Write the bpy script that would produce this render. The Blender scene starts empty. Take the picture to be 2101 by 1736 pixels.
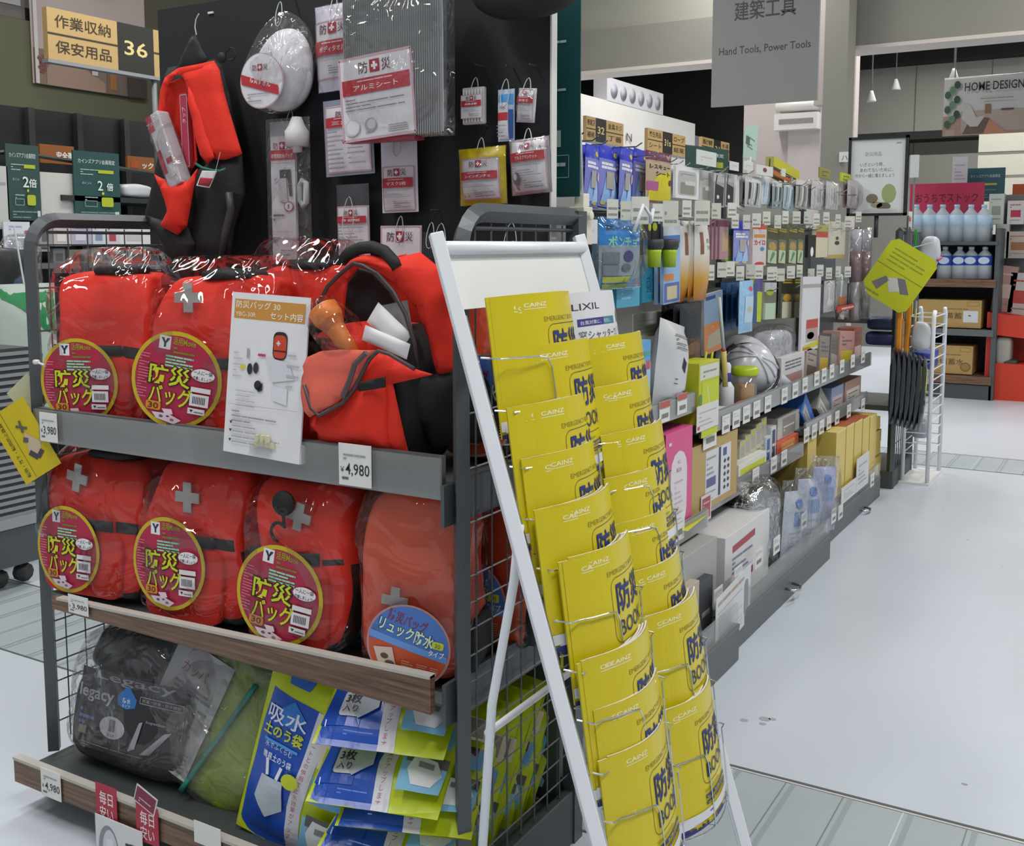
import bpy, math, random
from math import sin, cos, pi, radians as R
from mathutils import Vector, Matrix, noise as mnoise
from mathutils.geometry import tessellate_polygon

random.seed(7)
SC = bpy.context.scene
COL = SC.collection
# ---------------------------------------------------------------- camera
F, CX, CY, TILT, YAW, CAM_H = 2185.9, 1050.5, 741.1, .1085, .5366, 1.40
W_, H_ = 2101, 1736
cd = bpy.data.cameras.new('camera'); cam = bpy.data.objects.new('camera', cd); COL.objects.link(cam)
cd.sensor_width = 36; cd.sensor_fit = 'HORIZONTAL'; cd.lens = F*36/W_
cd.shift_x = 0; cd.shift_y = -(H_/2-CY)/W_
cd.clip_start = .05; cd.clip_end = 200
cam.location = (0, 0, CAM_H); cam.rotation_euler = (pi/2-TILT, 0, YAW)
SC.camera = cam
FW = Vector((-sin(YAW)*cos(TILT), cos(YAW)*cos(TILT), -sin(TILT)))
RT = Vector((cos(YAW), sin(YAW), 0)); UP = RT.cross(FW)
def at(px, py, X=None, Y=None, Z=None):
    d = FW + RT*((px-CX)/F) - UP*((py-CY)/F)
    k = X/d.x if X is not None else Y/d.y if Y is not None else (Z-CAM_H)/d.z
    return Vector((0, 0, CAM_H)) + d*k
# ---------------------------------------------------------------- light and exposure
SC.view_settings.view_transform = 'Standard'; SC.view_settings.look = 'None'
SC.view_settings.gamma = 1; SC.view_settings.exposure = 0; SC.view_settings.use_curve_mapping = False
wd = bpy.data.worlds.new('store'); SC.world = wd; wd.use_nodes = True
wd.node_tree.nodes['Background'].inputs[0].default_value = (.90, .96, 1, 1)
wd.node_tree.nodes['Background'].inputs[1].default_value = .34
def area(name, loc, sx, sy, power, rot=(0, 0, 0), col=(1, .985, .96)):
    l = bpy.data.lights.new(name, 'AREA'); l.shape = 'RECTANGLE'; l.size = sx; l.size_y = sy; l.energy = power; l.color = col
    o = bpy.data.objects.new(name, l); o.location = loc; o.rotation_euler = rot; COL.objects.link(o); return o
for i, (x, y) in enumerate(((.6, .9), (-2.6, .6), (1.5, 4.2), (-4.2, 4.2), (.4, 8.2), (-3.0, 9.0), (-4.6, 12.0), (-1.5, 14.0), (1.2, 15.0), (-7.0, 3.6))):  # the higher ones are added fill for the back wall and left area
    area('ceiling_and_fill_light', (x, y, 4.35 if i < 6 else 5.2), .35, 2.4, (92, 84, 98, 95, 112, 112, 150, 260, 200, 60)[i], (0, 0, 0))
# ---------------------------------------------------------------- materials
MATS = {}
def lin(c):
    if isinstance(c, str): c = tuple(int(c[i:i+2], 16)/255 for i in (0, 2, 4))
    return tuple(((v+.055)/1.055)**2.4 if v > .04045 else v/12.92 for v in c)
def mat(name, col='808080', rough=.5, metal=0, nz=0, ns=20, bump=0, bs=60, emit=0, alpha=None, spec=.5, coat=0):
    if name in MATS: return MATS[name]
    m = bpy.data.materials.new(name); m.use_nodes = True; nt = m.node_tree; b = nt.nodes['Principled BSDF']
    c = lin(col)
    b.inputs['Base Color'].default_value = (*c, 1); b.inputs['Roughness'].default_value = rough; b.inputs['Metallic'].default_value = metal
    b.inputs['Specular IOR Level'].default_value = spec; b.inputs['Coat Weight'].default_value = coat
    if nz or bump: tc = nt.nodes.new('ShaderNodeTexCoord')
    if nz:
        n = nt.nodes.new('ShaderNodeTexNoise'); n.inputs['Scale'].default_value = ns; n.inputs['Detail'].default_value = 4
        nt.links.new(tc.outputs['Object'], n.inputs['Vector'])
        mx = nt.nodes.new('ShaderNodeMix'); mx.data_type = 'RGBA'
        mx.inputs['A'].default_value = (*[v*(1-nz) for v in c], 1); mx.inputs['B'].default_value = (*[min(1, v*(1+nz)) for v in c], 1)
        nt.links.new(n.outputs['Fac'], mx.inputs['Factor']); nt.links.new(mx.outputs['Result'], b.inputs['Base Color'])
    if bump:
        n2 = nt.nodes.new('ShaderNodeTexNoise'); n2.inputs['Scale'].default_value = bs; n2.inputs['Detail'].default_value = 3
        nt.links.new(tc.outputs['Object'], n2.inputs['Vector'])
        bp = nt.nodes.new('ShaderNodeBump'); bp.inputs['Strength'].default_value = bump; bp.inputs['Distance'].default_value = .01
        nt.links.new(n2.outputs['Fac'], bp.inputs['Height']); nt.links.new(bp.outputs['Normal'], b.inputs['Normal'])
    if emit: b.inputs['Emission Color'].default_value = (*c, 1); b.inputs['Emission Strength'].default_value = emit
    if alpha is not None: b.inputs['Alpha'].default_value = alpha
    MATS[name] = m; return m
def clear(name, col='ffffff', fac=.1, rough=.1, bump=.6, bs=18, haze=0.0, hz='e8e8e8'):
    """thin clear plastic film: mostly see-through, with sharp wrinkled highlights"""
    m = bpy.data.materials.new(name); m.use_nodes = True; nt = m.node_tree; nt.nodes.clear()
    out = nt.nodes.new('ShaderNodeOutputMaterial'); tr = nt.nodes.new('ShaderNodeBsdfTransparent'); gl = nt.nodes.new('ShaderNodeBsdfGlossy')
    tr.inputs[0].default_value = (*lin(col), 1); gl.inputs['Roughness'].default_value = rough
    lw = nt.nodes.new('ShaderNodeLayerWeight'); lw.inputs['Blend'].default_value = .25
    mr = nt.nodes.new('ShaderNodeMapRange'); mr.inputs['To Min'].default_value = fac; mr.inputs['To Max'].default_value = min(1, fac+.45)
    nt.links.new(lw.outputs['Fresnel'], mr.inputs['Value'])
    mx = nt.nodes.new('ShaderNodeMixShader'); nt.links.new(mr.outputs[0], mx.inputs[0]); nt.links.new(tr.outputs[0], mx.inputs[1]); nt.links.new(gl.outputs[0], mx.inputs[2])
    last = mx
    if haze:
        df = nt.nodes.new('ShaderNodeBsdfDiffuse'); df.inputs[0].default_value = (*lin(hz), 1)
        m2 = nt.nodes.new('ShaderNodeMixShader'); m2.inputs[0].default_value = haze
        nt.links.new(mx.outputs[0], m2.inputs[1]); nt.links.new(df.outputs[0], m2.inputs[2]); last = m2
    if bump:
        tc = nt.nodes.new('ShaderNodeTexCoord'); n = nt.nodes.new('ShaderNodeTexNoise'); n.inputs['Scale'].default_value = bs; n.inputs['Detail'].default_value = 2
        n.inputs['Distortion'].default_value = 1.5
        bp = nt.nodes.new('ShaderNodeBump'); bp.inputs['Strength'].default_value = bump; bp.inputs['Distance'].default_value = .07
        nt.links.new(tc.outputs['Object'], n.inputs['Vector']); nt.links.new(n.outputs['Fac'], bp.inputs['Height'])
        nt.links.new(bp.outputs[0], gl.inputs['Normal']); nt.links.new(bp.outputs[0], lw.inputs['Normal'])
    nt.links.new(last.outputs[0], out.inputs[0]); MATS[name] = m; return m
def G(h, rough=.5, **k):
    """plain printed or painted colour, named after its hex"""
    return mat('paint_%s_%d' % (h, int(rough*100)), h, rough, **k)
def mt(m):
    if not isinstance(m, str): return m
    return MATS[m] if m in MATS else G(m)
# ---------------------------------------------------------------- mesh builder
TXT = {}
def text2d(s, bold=0):
    k = (s, bold)
    if k not in TXT:
        c = bpy.data.curves.new('glyphs', 'FONT'); c.body = s; c.size = 1; c.resolution_u = 2; c.fill_mode = 'FRONT'; c.offset = bold
        o = bpy.data.objects.new('glyphs', c); me = o.to_mesh()
        vs = [(v.co.x, v.co.y) for v in me.vertices]; me.calc_loop_triangles(); fs = [tuple(p.vertices) for p in me.loop_triangles]
        o.to_mesh_clear(); bpy.data.objects.remove(o); bpy.data.curves.remove(c)
        xs = [v[0] for v in vs] or [0]; TXT[k] = (vs, fs, min(xs), max(xs))
    return TXT[k]
def rect(x0, z0, x1, z1, m): return ('p', [(x0, z0), (x1, z0), (x1, z1), (x0, z1)], m)
def ell(cx, cz, rx, rz, m, n=28): return ('p', [(cx+rx*cos(2*pi*i/n), cz+rz*sin(2*pi*i/n)) for i in range(n)], m)
def poly(pts, m): return ('p', pts, m)
def rrect(x0, z0, x1, z1, r, m):
    p = []
    for cx, cz, a0 in ((x1-r, z1-r, 0), (x0+r, z1-r, 90), (x0+r, z0+r, 180), (x1-r, z0+r, 270)):
        p += [(cx+r*cos(R(a0+a)), cz+r*sin(R(a0+a))) for a in (0, 30, 60, 90)]
    return ('p', p, m)
def line(x0, z0, x1, z1, w, m):
    dx, dz = x1-x0, z1-z0; l = math.hypot(dx, dz) or 1; ox, oz = -dz/l*w/2, dx/l*w/2
    return ('p', [(x0-ox, z0-oz), (x1-ox, z1-oz), (x1+ox, z1+oz), (x0+ox, z0+oz)], m)
def frame(x0, z0, x1, z1, w, m):
    return [line(x0, z0, x1, z0, w, m), line(x1, z0, x1, z1, w, m), line(x1, z1, x0, z1, w, m), line(x0, z1, x0, z0, w, m)]
def txt(s, x, z, size, m, al='l', width=None, bold=0, rot=0, shear=0): return ('t', s, x, z, size, m, al, width, bold, rot, shear)
def lines(x0, z0, x1, z1, n, m, fill=.45, seed=1):
    """rows of illegible small print"""
    rg = random.Random(seed); o = []; dz = (z1-z0)/n
    for i in range(n):
        z = z1-dz*(i+1); x = x0
        while x < x1-.002:
            w = min(x1-x, (x1-x0)*rg.uniform(.12, .4)); o.append(rect(x, z, x+w*.93, z+dz*fill, m)); x += w
            if rg.random() < .12: break
    return o
def cross(cx, cz, s, m, t=.34, rot=0):
    a, b = s/2, s*t/2; pts = [(-b, -a), (b, -a), (b, -b), (a, -b), (a, b), (b, b), (b, a), (-b, a), (-b, b), (-a, b), (-a, -b), (-b, -b)]
    return ('p', [(cx+x*cos(rot)-z*sin(rot), cz+x*sin(rot)+z*cos(rot)) for x, z in pts], m)
def polys(ops):
    flat = []                                   # a nested list shares one layer
    for i, op in enumerate(ops): flat += [(i, q) for q in op] if isinstance(op, list) else [(i, op)]
    out = []
    for i, op in flat:
        if op[0] == 'p':
            tr = tessellate_polygon([[Vector((x, z, 0)) for x, z in op[1]]])
            for t in tr: out.append(([op[1][j] for j in t], op[2], i))
        else:
            _, s, x, z, size, m, al, width, bold, rot, shear = op
            vs, fs, a, b = text2d(s, bold); k = size; kx = size
            if width: kx = width/max(b-a, 1e-6)
            x0 = -a*kx if al == 'l' else -(a+b)/2*kx if al == 'c' else -b*kx
            P = []
            for vx, vy in vs:
                u, w = vx*kx+x0+vy*k*shear, vy*k
                P.append((x+u*cos(rot)-w*sin(rot), z+u*sin(rot)+w*cos(rot)))
            for f in fs: out.append(([P[j] for j in f], m, i))
    return out
def clip(poly_, ax, val, keep_less):
    o = []; n = len(poly_)
    for i in range(n):
        a, b = poly_[i], poly_[(i+1) % n]
        ia = (a[ax] <= val) == keep_less or a[ax] == val; ib = (b[ax] <= val) == keep_less or b[ax] == val
        if ia: o.append(a)
        if ia != ib and a[ax] != b[ax]:
            t = (val-a[ax])/(b[ax]-a[ax]); o.append((a[0]+(b[0]-a[0])*t, a[1]+(b[1]-a[1])*t))
    return o
def strips(poly_, ax, step):
    lo, hi = min(p[ax] for p in poly_), max(p[ax] for p in poly_)
    i0, i1 = math.floor(lo/step), math.ceil(hi/step)
    if i1-i0 <= 1: return [poly_]
    out = []
    for i in range(i0, i1):
        q = clip(clip(poly_, ax, i*step, False), ax, (i+1)*step, True)
        if len(q) > 2: out.append(q)
    return out
class MB:
    def __init__(s): s.v, s.f, s.fm, s.mats, s.sm = [], [], [], [], []
    def mi(s, m):
        m = mt(m)
        if m not in s.mats: s.mats.append(m)
        return s.mats.index(m)
    def add(s, vs, fs, m, smooth=False):
        o = len(s.v); s.v += [Vector(v) for v in vs]; k = s.mi(m) if not isinstance(m, list) else None
        for i, f in enumerate(fs):
            s.f.append(tuple(o+j for j in f)); s.fm.append(k if k is not None else s.mi(m[i])); s.sm.append(smooth)
        return s
    def quad(s, a, b, c, d, m): return s.add([a, b, c, d], [(0, 1, 2, 3)], m)
    def box(s, x0, y0, z0, x1, y1, z1, m, M=None):
        vs = [Vector((x, y, z)) for z in (z0, z1) for x, y in ((x0, y0), (x1, y0), (x1, y1), (x0, y1))]
        if M is not None: vs = [M @ v for v in vs]
        return s.add(vs, [(3, 2, 1, 0), (4, 5, 6, 7), (0, 1, 5, 4), (1, 2, 6, 5), (2, 3, 7, 6), (3, 0, 4, 7)], m)
    def tube(s, pts, r, m, n=6, closed=False, rr=None):
        pts = [Vector(p) for p in pts]; N = len(pts); rings = []; prev = None
        for i, p in enumerate(pts):
            a = pts[(i-1) % N] if (closed or i > 0) else p; b = pts[(i+1) % N] if (closed or i < N-1) else p
            t = (b-a); t = t.normalized() if t.length > 1e-9 else Vector((0, 0, 1))
            if prev is None: u = t.orthogonal().normalized()
            else:
                u = prev-t*prev.dot(t); u = u.normalized() if u.length > 1e-6 else t.orthogonal().normalized()
            prev = u; w = t.cross(u); q = rr[i] if rr else r
            rings.append([p+(u*cos(2*pi*j/n+pi/4)+w*sin(2*pi*j/n+pi/4))*q for j in range(n)])
        vs = [v for rg in rings for v in rg]; fs = []
        for i in range(N if closed else N-1):
            i2 = (i+1) % N
            for j in range(n): fs.append((i*n+j, i*n+(j+1) % n, i2*n+(j+1) % n, i2*n+j))
        if not closed: fs += [tuple(reversed(range(n))), tuple((N-1)*n+j for j in range(n))]
        return s.add(vs, fs, m, n > 5)
    def grid(s, fn, nu, nv, m, smooth=True, cu=False):
        vs = [fn(i/(nu if not cu else nu), j/nv) for j in range(nv+1) for i in range(nu+(0 if cu else 1))]
        k = nu+(0 if cu else 1); fs = []; ms = []
        for j in range(nv):
            for i in range(nu):
                i2 = (i+1) % k; fs.append((j*k+i, j*k+i2, (j+1)*k+i2, (j+1)*k+i))
                if callable(m): ms.append(m((i+.5)/nu, (j+.5)/nv))
        return s.add(vs, fs, ms if callable(m) else m, smooth)
    def lathe(s, prof, m, n=16, c=(0, 0, 0), axis='z'):
        def P(r, h, a):
            x, y = r*cos(a), r*sin(a)
            v = (x, y, h) if axis == 'z' else (x, -h, y) if axis == 'y' else (h, x, y)
            return Vector(v)+Vector(c)
        ms = m if isinstance(m, list) else None
        k = len(prof)
        vs = [P(r, h, 2*pi*j/n) for r, h in prof for j in range(n)]
        fs, fm = [], []
        for i in range(k-1):
            for j in range(n):
                fs.append((i*n+j, i*n+(j+1) % n, (i+1)*n+(j+1) % n, (i+1)*n+j)); fm.append(ms[i] if ms else m)
        fs += [tuple(reversed(range(n))), tuple((k-1)*n+j for j in range(n))]; fm += [fm[0], fm[-1]]
        return s.add(vs, fs, fm, True)
    def prism(s, pts, y0, y1, m, M=None, side=None):
        """outline in the x-z plane pushed from y0 (front) to y1"""
        n = len(pts); tr = tessellate_polygon([[Vector((x, z, 0)) for x, z in pts]])
        vs = [Vector((x, y0, z)) for x, z in pts]+[Vector((x, y1, z)) for x, z in pts]
        if M is not None: vs = [M @ v for v in vs]
        fs = [tuple(t) for t in tr]+[tuple(n+j for j in reversed(t)) for t in tr]; ms = [m]*len(fs)
        for i in range(n): fs.append((i, (i+1) % n, n+(i+1) % n, n+i)); ms.append(side or m)
        return s.add(vs, fs, ms)
    def decal(s, ops, fn=None, y=0, eps=.00025, cut=None, cutz=None, M=None):
        for p, m, lay in polys(ops):
            P = [p]
            if cut: P = strips(p, 0, cut)
            if cutz: P = [q for a in P for q in strips(a, 1, cutz)]
            for q in P:
                e = eps*(lay+1)
                vs = [(Vector((u, y-e, w)) if fn is None else (lambda a: a[0]+a[1]*e)(fn(u, w))) for u, w in q]
                if M is not None: vs = [M @ v for v in vs]
                s.add(vs, [tuple(range(len(vs)))], m)
        return s
    def blob(s, w, d, h, m, p=5, n=14, amp=.006, freq=9, seed=0, z0=0, c=(0, 0), shape=None):
        """soft rounded box standing on z0; m may choose by the place on the body; shape(x,y,z in -1..1) scales the plan"""
        key, vs, fs, fm = {}, [], [], []
        def vid(q):
            k = tuple(round(t, 5) for t in q)
            if k not in key:
                l = sum(abs(t)**p for t in q)**(1/p); u = Vector(q)/l
                kx, ky, ox, oy = shape(u.x, u.y, u.z) if shape else (1, 1, 0, 0)
                v = Vector((u.x*w/2*kx+ox+c[0], u.y*d/2*ky+oy+c[1], z0+(u.z+1)*h/2))
                nn = mnoise.noise_vector(v*freq+Vector((seed*7.3, seed*3.1, seed)))
                v += Vector((nn.x*amp, nn.y*amp, nn.z*amp*.6*(1 if u.z > -.7 else 0))); key[k] = len(vs); vs.append(v)
            return key[k]
        for ax in range(3):
            for sg in (-1, 1):
                for i in range(n):
                    for j in range(n):
                        cs = []
                        for a, b in ((0, 0), (1, 0), (1, 1), (0, 1)):
                            q = [0, 0, 0]; q[ax] = sg; q[(ax+1) % 3] = -1+2*(i+a)/n; q[(ax+2) % 3] = -1+2*(j+b)/n; cs.append(vid(q))
                        if sg < 0: cs.reverse()
                        fs.append(tuple(cs))
                        if callable(m):
                            q = [0, 0, 0]; q[ax] = sg; q[(ax+1) % 3] = -1+2*(i+.5)/n; q[(ax+2) % 3] = -1+2*(j+.5)/n
                            fm.append(m(q[0], q[1], q[2]))
        return s.add(vs, fs, fm if callable(m) else m, True)
    def packet(s, w, h, t, front, back=None, nu=12, nv=14, amp=.003, seed=0, seal=.05, y=0, z0=0):
        """sealed pouch: flat welded edges, swollen middle; front faces -y"""
        S = pkt(w, h, t, amp, seed, seal, y, z0)
        def fr(u, v): return S((u-.5)*w, z0+v*h)[0]
        def bk(u, v):
            a = S((.5-u)*w, z0+v*h)[0]; return Vector((a.x, 2*y-a.y+.0006, a.z))
        s.grid(fr, nu, nv, front); s.grid(bk, nu, nv, back or front)
        return s
    def cloth(s, pts, m, y=0, puff=.02, edge=.05, step=.018, amp=.003, freq=22, seed=0, lean=None):
        """puffed sheet of fabric inside an x-z outline; lean(x,z) pushes it back"""
        n = len(pts); key, vs, fs = {}, [], []
        def dist(x, z):
            d = 9
            for i in range(n):
                (ax, az), (bx, bz) = pts[i], pts[(i+1) % n]; ux, uz = bx-ax, bz-az; l = ux*ux+uz*uz or 1e-9
                t = max(0, min(1, ((x-ax)*ux+(z-az)*uz)/l)); d = min(d, math.hypot(x-ax-t*ux, z-az-t*uz))
            return d
        def vid(p):
            k = (round(p[0], 5), round(p[1], 5))
            if k not in key:
                x, z = p; e = min(1, dist(x, z)/edge); nn = mnoise.noise(Vector((x*freq, z*freq, seed*3.7)))
                key[k] = len(vs); vs.append(Vector((x, y-puff*(1-(1-e)**2)-amp*nn*(.3+e)+(lean(x, z) if lean else 0), z)))
            return key[k]
        for t in tessellate_polygon([[Vector((x, z, 0)) for x, z in pts]]):
            tri = [pts[j] for j in t]
            if (tri[1][0]-tri[0][0])*(tri[2][1]-tri[0][1])-(tri[1][1]-tri[0][1])*(tri[2][0]-tri[0][0]) < 0: tri.reverse()
            for a in strips(tri, 0, step):
                for q in strips(a, 1, step):
                    f = []
                    for p in q:
                        v = vid(p)
                        if not f or (f[-1] != v and f[0] != v): f.append(v)
                    if len(f) > 2: fs.append(tuple(f))
        return s.add(vs, fs, m, True)
    def build(s, name, parent=None, mats=None, bevel=0, world=False, sub=0, solid=0):
        me = bpy.data.meshes.new(name)
        off = Vector((0, 0, 0)); q = parent
        while world and q: off = off+q.location; q = q.parent
        me.from_pydata([v-off for v in s.v], [], s.f)
        for m in s.mats: me.materials.append(m)
        me.polygons.foreach_set('material_index', s.fm); me.polygons.foreach_set('use_smooth', s.sm); me.update()
        o = bpy.data.objects.new(name, me); COL.objects.link(o)
        if parent: o.parent = parent
        if solid: q = o.modifiers.new('thickness', 'SOLIDIFY'); q.thickness = solid; q.offset = 0
        if bevel: q = o.modifiers.new('bevel', 'BEVEL'); q.width = bevel; q.segments = 2; q.limit_method = 'ANGLE'
        if sub: q = o.modifiers.new('smooth', 'SUBSURF'); q.levels = sub; q.render_levels = sub
        return o
def pkt(w, h, t, amp=.003, seed=0, seal=.05, y=0, z0=0):
    def th(x, z):
        u, v = min(1, abs(x)/(w/2)), min(1, abs((z-z0)/h*2-1))
        a = max(0, 1-max(0, u-.0)**3.2)*max(0, 1-max(0, v/(1-seal))**4)
        return t/2*a
    def S(x, z):
        n = mnoise.noise(Vector((x*14, z*14, seed*5.7)))*amp; k = th(x, z)/(t/2+1e-9)
        P = Vector((x, y-th(x, z)-n*(.3+k), z)); e = .004
        dx = (th(x+e, z)-th(x-e, z))/(2*e); dz = (th(x, z+e)-th(x, z-e))/(2*e)
        return P, Vector((-dx*.8, -1, -dz*.8)).normalized()
    return S
def tag(o, label=None, cat=None, group=None, kind=None):
    if label: o['label'] = label
    if cat: o['category'] = cat
    if group: o['group'] = group
    if kind: o['kind'] = kind
    return o
def thing(name, label, cat, loc=(0, 0, 0), rz=0, group=None, rx=0, ry=0):
    o = bpy.data.objects.new(name, None); o.empty_display_size = .05; COL.objects.link(o)
    o.location = loc; o.rotation_euler = (rx, ry, rz); return tag(o, label, cat, group)
def copy_tree(o, parent=None):
    c = o.copy(); COL.objects.link(c); c.parent = parent
    for ch in o.children: copy_tree(ch, c)
    return c
FACE = pi/2       # turn for goods that face the aisle (+x)
# ---------------------------------------------------------------- materials used all over
mat('floor_tile', 'c9d1da', .32, nz=.06, ns=2.2, bump=.02, bs=30, spec=.45)
mat('floor_plate', 'a9b3b8', .42, nz=.08, ns=6)
mat('dark_steel', '585d60', .42, metal=.35, nz=.06, ns=30)
mat('dark_steel_base', '44494a', .5, nz=.12, ns=12)
mat('shelf_steel', '6a6c6c', .4, metal=.3)
mat('black_board', '1d1f22', .75, nz=.15, ns=200)
mat('red_nylon', 'e22a14', .75, nz=.07, ns=60, bump=.12, bs=350)
mat('red_nylon_deep', 'd4240f', .75, nz=.06, ns=60, bump=.12, bs=350)
mat('orange_nylon', 'd8512c', .55, nz=.06, ns=8, bump=.5, bs=9)
mat('coral_lining', 'd5604f', .8, nz=.04)
mat('black_nylon', '1a1a1c', .7, bump=.15, bs=300)
mat('chrome_wire', 'c9cdd0', .22, metal=1)
mat('white_powder', 'e6e9ee', .38)
mat('foil', 'd3d4d6', .18, metal=1, bump=1.0, bs=40)
clear('film', fac=.045, rough=.05, bump=.8, bs=6.5, haze=.004)
clear('film_soft', fac=.05, rough=.07, bump=.8, bs=9, haze=.035)
clear('film_hazy', fac=.07, rough=.09, bump=.9, bs=9, haze=.13, hz='cfcfcb')
clear('clear_plastic', fac=.12, rough=.08, bump=.15, bs=8, haze=.12)
clear('rail_plastic', fac=.1, rough=.12, bump=0, haze=.12, hz='c8c8c4')

def wood():
    m = bpy.data.materials.new('walnut_board'); m.use_nodes = True; nt = m.node_tree; b = nt.nodes['Principled BSDF']
    tc = nt.nodes.new('ShaderNodeTexCoord'); mp = nt.nodes.new('ShaderNodeMapping'); mp.inputs['Scale'].default_value = (2.5, 20, 55)
    n = nt.nodes.new('ShaderNodeTexNoise'); n.inputs['Scale'].default_value = 2.2; n.inputs['Detail'].default_value = 8; n.inputs['Distortion'].default_value = .6
    r = nt.nodes.new('ShaderNodeValToRGB'); r.color_ramp.elements[0].position = .3; r.color_ramp.elements[0].color = (*lin('4a3325'), 1)
    r.color_ramp.elements[1].position = .72; r.color_ramp.elements[1].color = (*lin('8a6a52'), 1)
    nt.links.new(tc.outputs['Object'], mp.inputs[0]); nt.links.new(mp.outputs[0], n.inputs['Vector']); nt.links.new(n.outputs['Fac'], r.inputs[0])
    nt.links.new(r.outputs[0], b.inputs['Base Color']); b.inputs['Roughness'].default_value = .42; MATS['walnut_board'] = m
wood()
def struct(name, mb, **k): return tag(mb.build(name, **k), kind='structure')
def px_box(mb, x0, y0, x1, y1, m, X=None, Y=None, t=.01):
    """a slab on the plane X or Y whose corners are seen near the two given picture points"""
    a, b = at(x0, y0, X=X, Y=Y), at(x1, y1, X=X, Y=Y)
    if Y is not None: return mb.box(min(a.x, b.x), Y, min(a.z, b.z), max(a.x, b.x), Y+t, max(a.z, b.z), m)
    return mb.box(X-t, min(a.y, b.y), min(a.z, b.z), X, max(a.y, b.y), max(a.z, b.z), m)

# ---------------------------------------------------------------- floor with two rows of cover plates
f = MB(); f.box(-12, -2, -.1, 5, 20, 0, 'floor_tile')
seam = 'seam'; mat('seam', '5b6062', .8)
def fdec(ops): f.decal(ops, lambda u, w: (Vector((u, w, 0)), Vector((0, 0, 1))), eps=.0006)
pl_, gr, ops = [], [], []
for y0, y1 in ((2.17, 2.665), (7.11, 7.6)):
    pl_.append(rect(-12, y0, 5, y1, 'floor_plate'))
    ops += [rect(-12, y1-.006, 5, y1+.004, 'seam'), rect(-12, y1-.016, 5, y1-.008, 'c9c6c2'), rect(-12, y0-.004, 5, y0+.003, 'seam')]
    for i in range(-60, 20):
        x = -.886+i*.1465; gr += [rect(x-.0018, y0, x+.0018, y1-.016, ('7c8486', 'cfd3d4')[i % 3 == 0]), rect(x+.012, y0, x+.026, y1-.016, '98a1a3')]
for x in (-3.72, -6.9, -.2+2.4): ops.append(rect(x-.004, -2, x+.004, 2.17, '8d9294'))
fdec([pl_, gr, ops])
rg = random.Random(3); st = []
for i in range(26):
    x, y = rg.uniform(-1.0, 1.2), rg.uniform(2.75, 6.9); r = rg.uniform(.002, .006); st.append(ell(x, y, r*1.6, r, '979c9d', 8))
for x, y, r in ((-.905, 2.99, .018), (-.90, 2.955, .011), (-.955, 2.95, .013), (-.885, 3.0, .012)): st.append(ell(x, y, r, r*.8, 'a5aaac', 9))
fdec([st])
struct('floor', f)
# ---------------------------------------------------------------- hall
mat('hall_wall', 'd6d6cc', .8, nz=.03, ns=3); mat('hall_wall_white', 'e8e7e3', .75, nz=.02, ns=3)
mat('hall_dark', '2b2d2c', .85); mat('ceiling_dark', '3a3c3a', .9); mat('fascia', '84827a', .7, nz=.03, ns=4); mat('fascia_light', '97958a', .75, nz=.03, ns=4)
w = MB(); w.box(-14, 18, 0, 6, 18.2, 7.2, 'hall_wall')
for i in range(-12, 6): w.box(i*1.1-.006, 17.992, 0, i*1.1+.006, 18, 7.2, '8f8d80')
struct('wall_back', w)
w = MB(); w.box(-12.2, -2, 0, -12, 18, 7.2, 'hall_wall'); struct('wall_left', w)
w = MB(); w.box(-12, -2, 7.2, 6, 18, 7.4, 'ceiling_dark'); struct('ceiling', w)
for i, y in enumerate((11.2, 12.6, 14, 15.4, 16.8)):
    b = MB(); z = 4.55+.1*i; b.box(-9, y, z, 5, y+.16, z+.34, '585b58'); b.box(-9, y-.09, z-.02, 5, y+.25, z, '6a6d69'); struct('trim_%d' % (i+10), b)
b = MB(); b.box(-9, 17.6, 4.2, 5, 17.95, 7.2, 'hall_dark'); b.box(-9, 17.3, 3.0, 5, 17.9, 3.12, '2f302f'); b.box(-9, 17.2, 2.2, 5, 17.9, 2.75, '8f8e87'); b.box(-13, 17.0, 0, at(1700, 250, Y=17).x, 17.1, 7.2, 'hall_dark'); struct('trim_2', b)
# the grey beam across the hall, its pillar, and the white partition running along the aisle on the left
b = MB(); b.box(-5.6, 9.2, 3.02, 3, 9.45, 3.40, 'fascia'); b.box(-5.6, 9.18, 3.0, 3, 9.5, 3.03, 'c8bdb6'); b.box(-5.6, 9.24, 3.40, 3, 9.5, 6.9, 'fascia_light'); struct('trim_3', b)
pl = at(1685, 300, Y=8.9); pr = at(1733, 300, Y=8.9)
b = MB(); b.box(pl.x, 8.9, 0, pr.x, 9.15, 6.9, 'fascia'); b.box(pl.x-.1, 9.0, 2.55, pl.x, 9.15, 6.9, 'b5aca6'); struct('trim_4', b)
b = MB(); b.box(-6.2, 6.6, 0, -6.0, 15.5, 3.22, 'hall_wall_white'); b.box(-6.2, 15.5, 0, -6.0, 17, 3.05, '8d8a92')
struct('wall_partition', b)
b = MB(); b.box(-9.0, -1, 2.62, -8.8, 16, 4.2, '77745f'); b.box(-8.9, -1, 2.42, -8.72, 16, 2.62, '6a6c68'); struct('trim_5', b)
b = MB(); b.box(-9.2, -1, 0, -9.0, 16, 2.42, 'hall_dark'); struct('wall_bay', b)
b = MB(); b.box(-4.6, 13.6, 0, -3.2, 13.8, 4.6, 'b9aeac'); b.box(-4.0, 13.55, 0, -3.6, 13.6, 4.6, 'c6bcba'); struct('wall_panel', b)
b = MB(); b.box(-4.75, 15.2, 0, -.2, 15.3, 2.15, '8e8c86')
for i in range(9): b.box(-2.0+.02, 15.19, .2+i*.3, -.2, 15.2, .46+i*.3, 'c3c1b2')
struct('wall_shutter', b)
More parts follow.
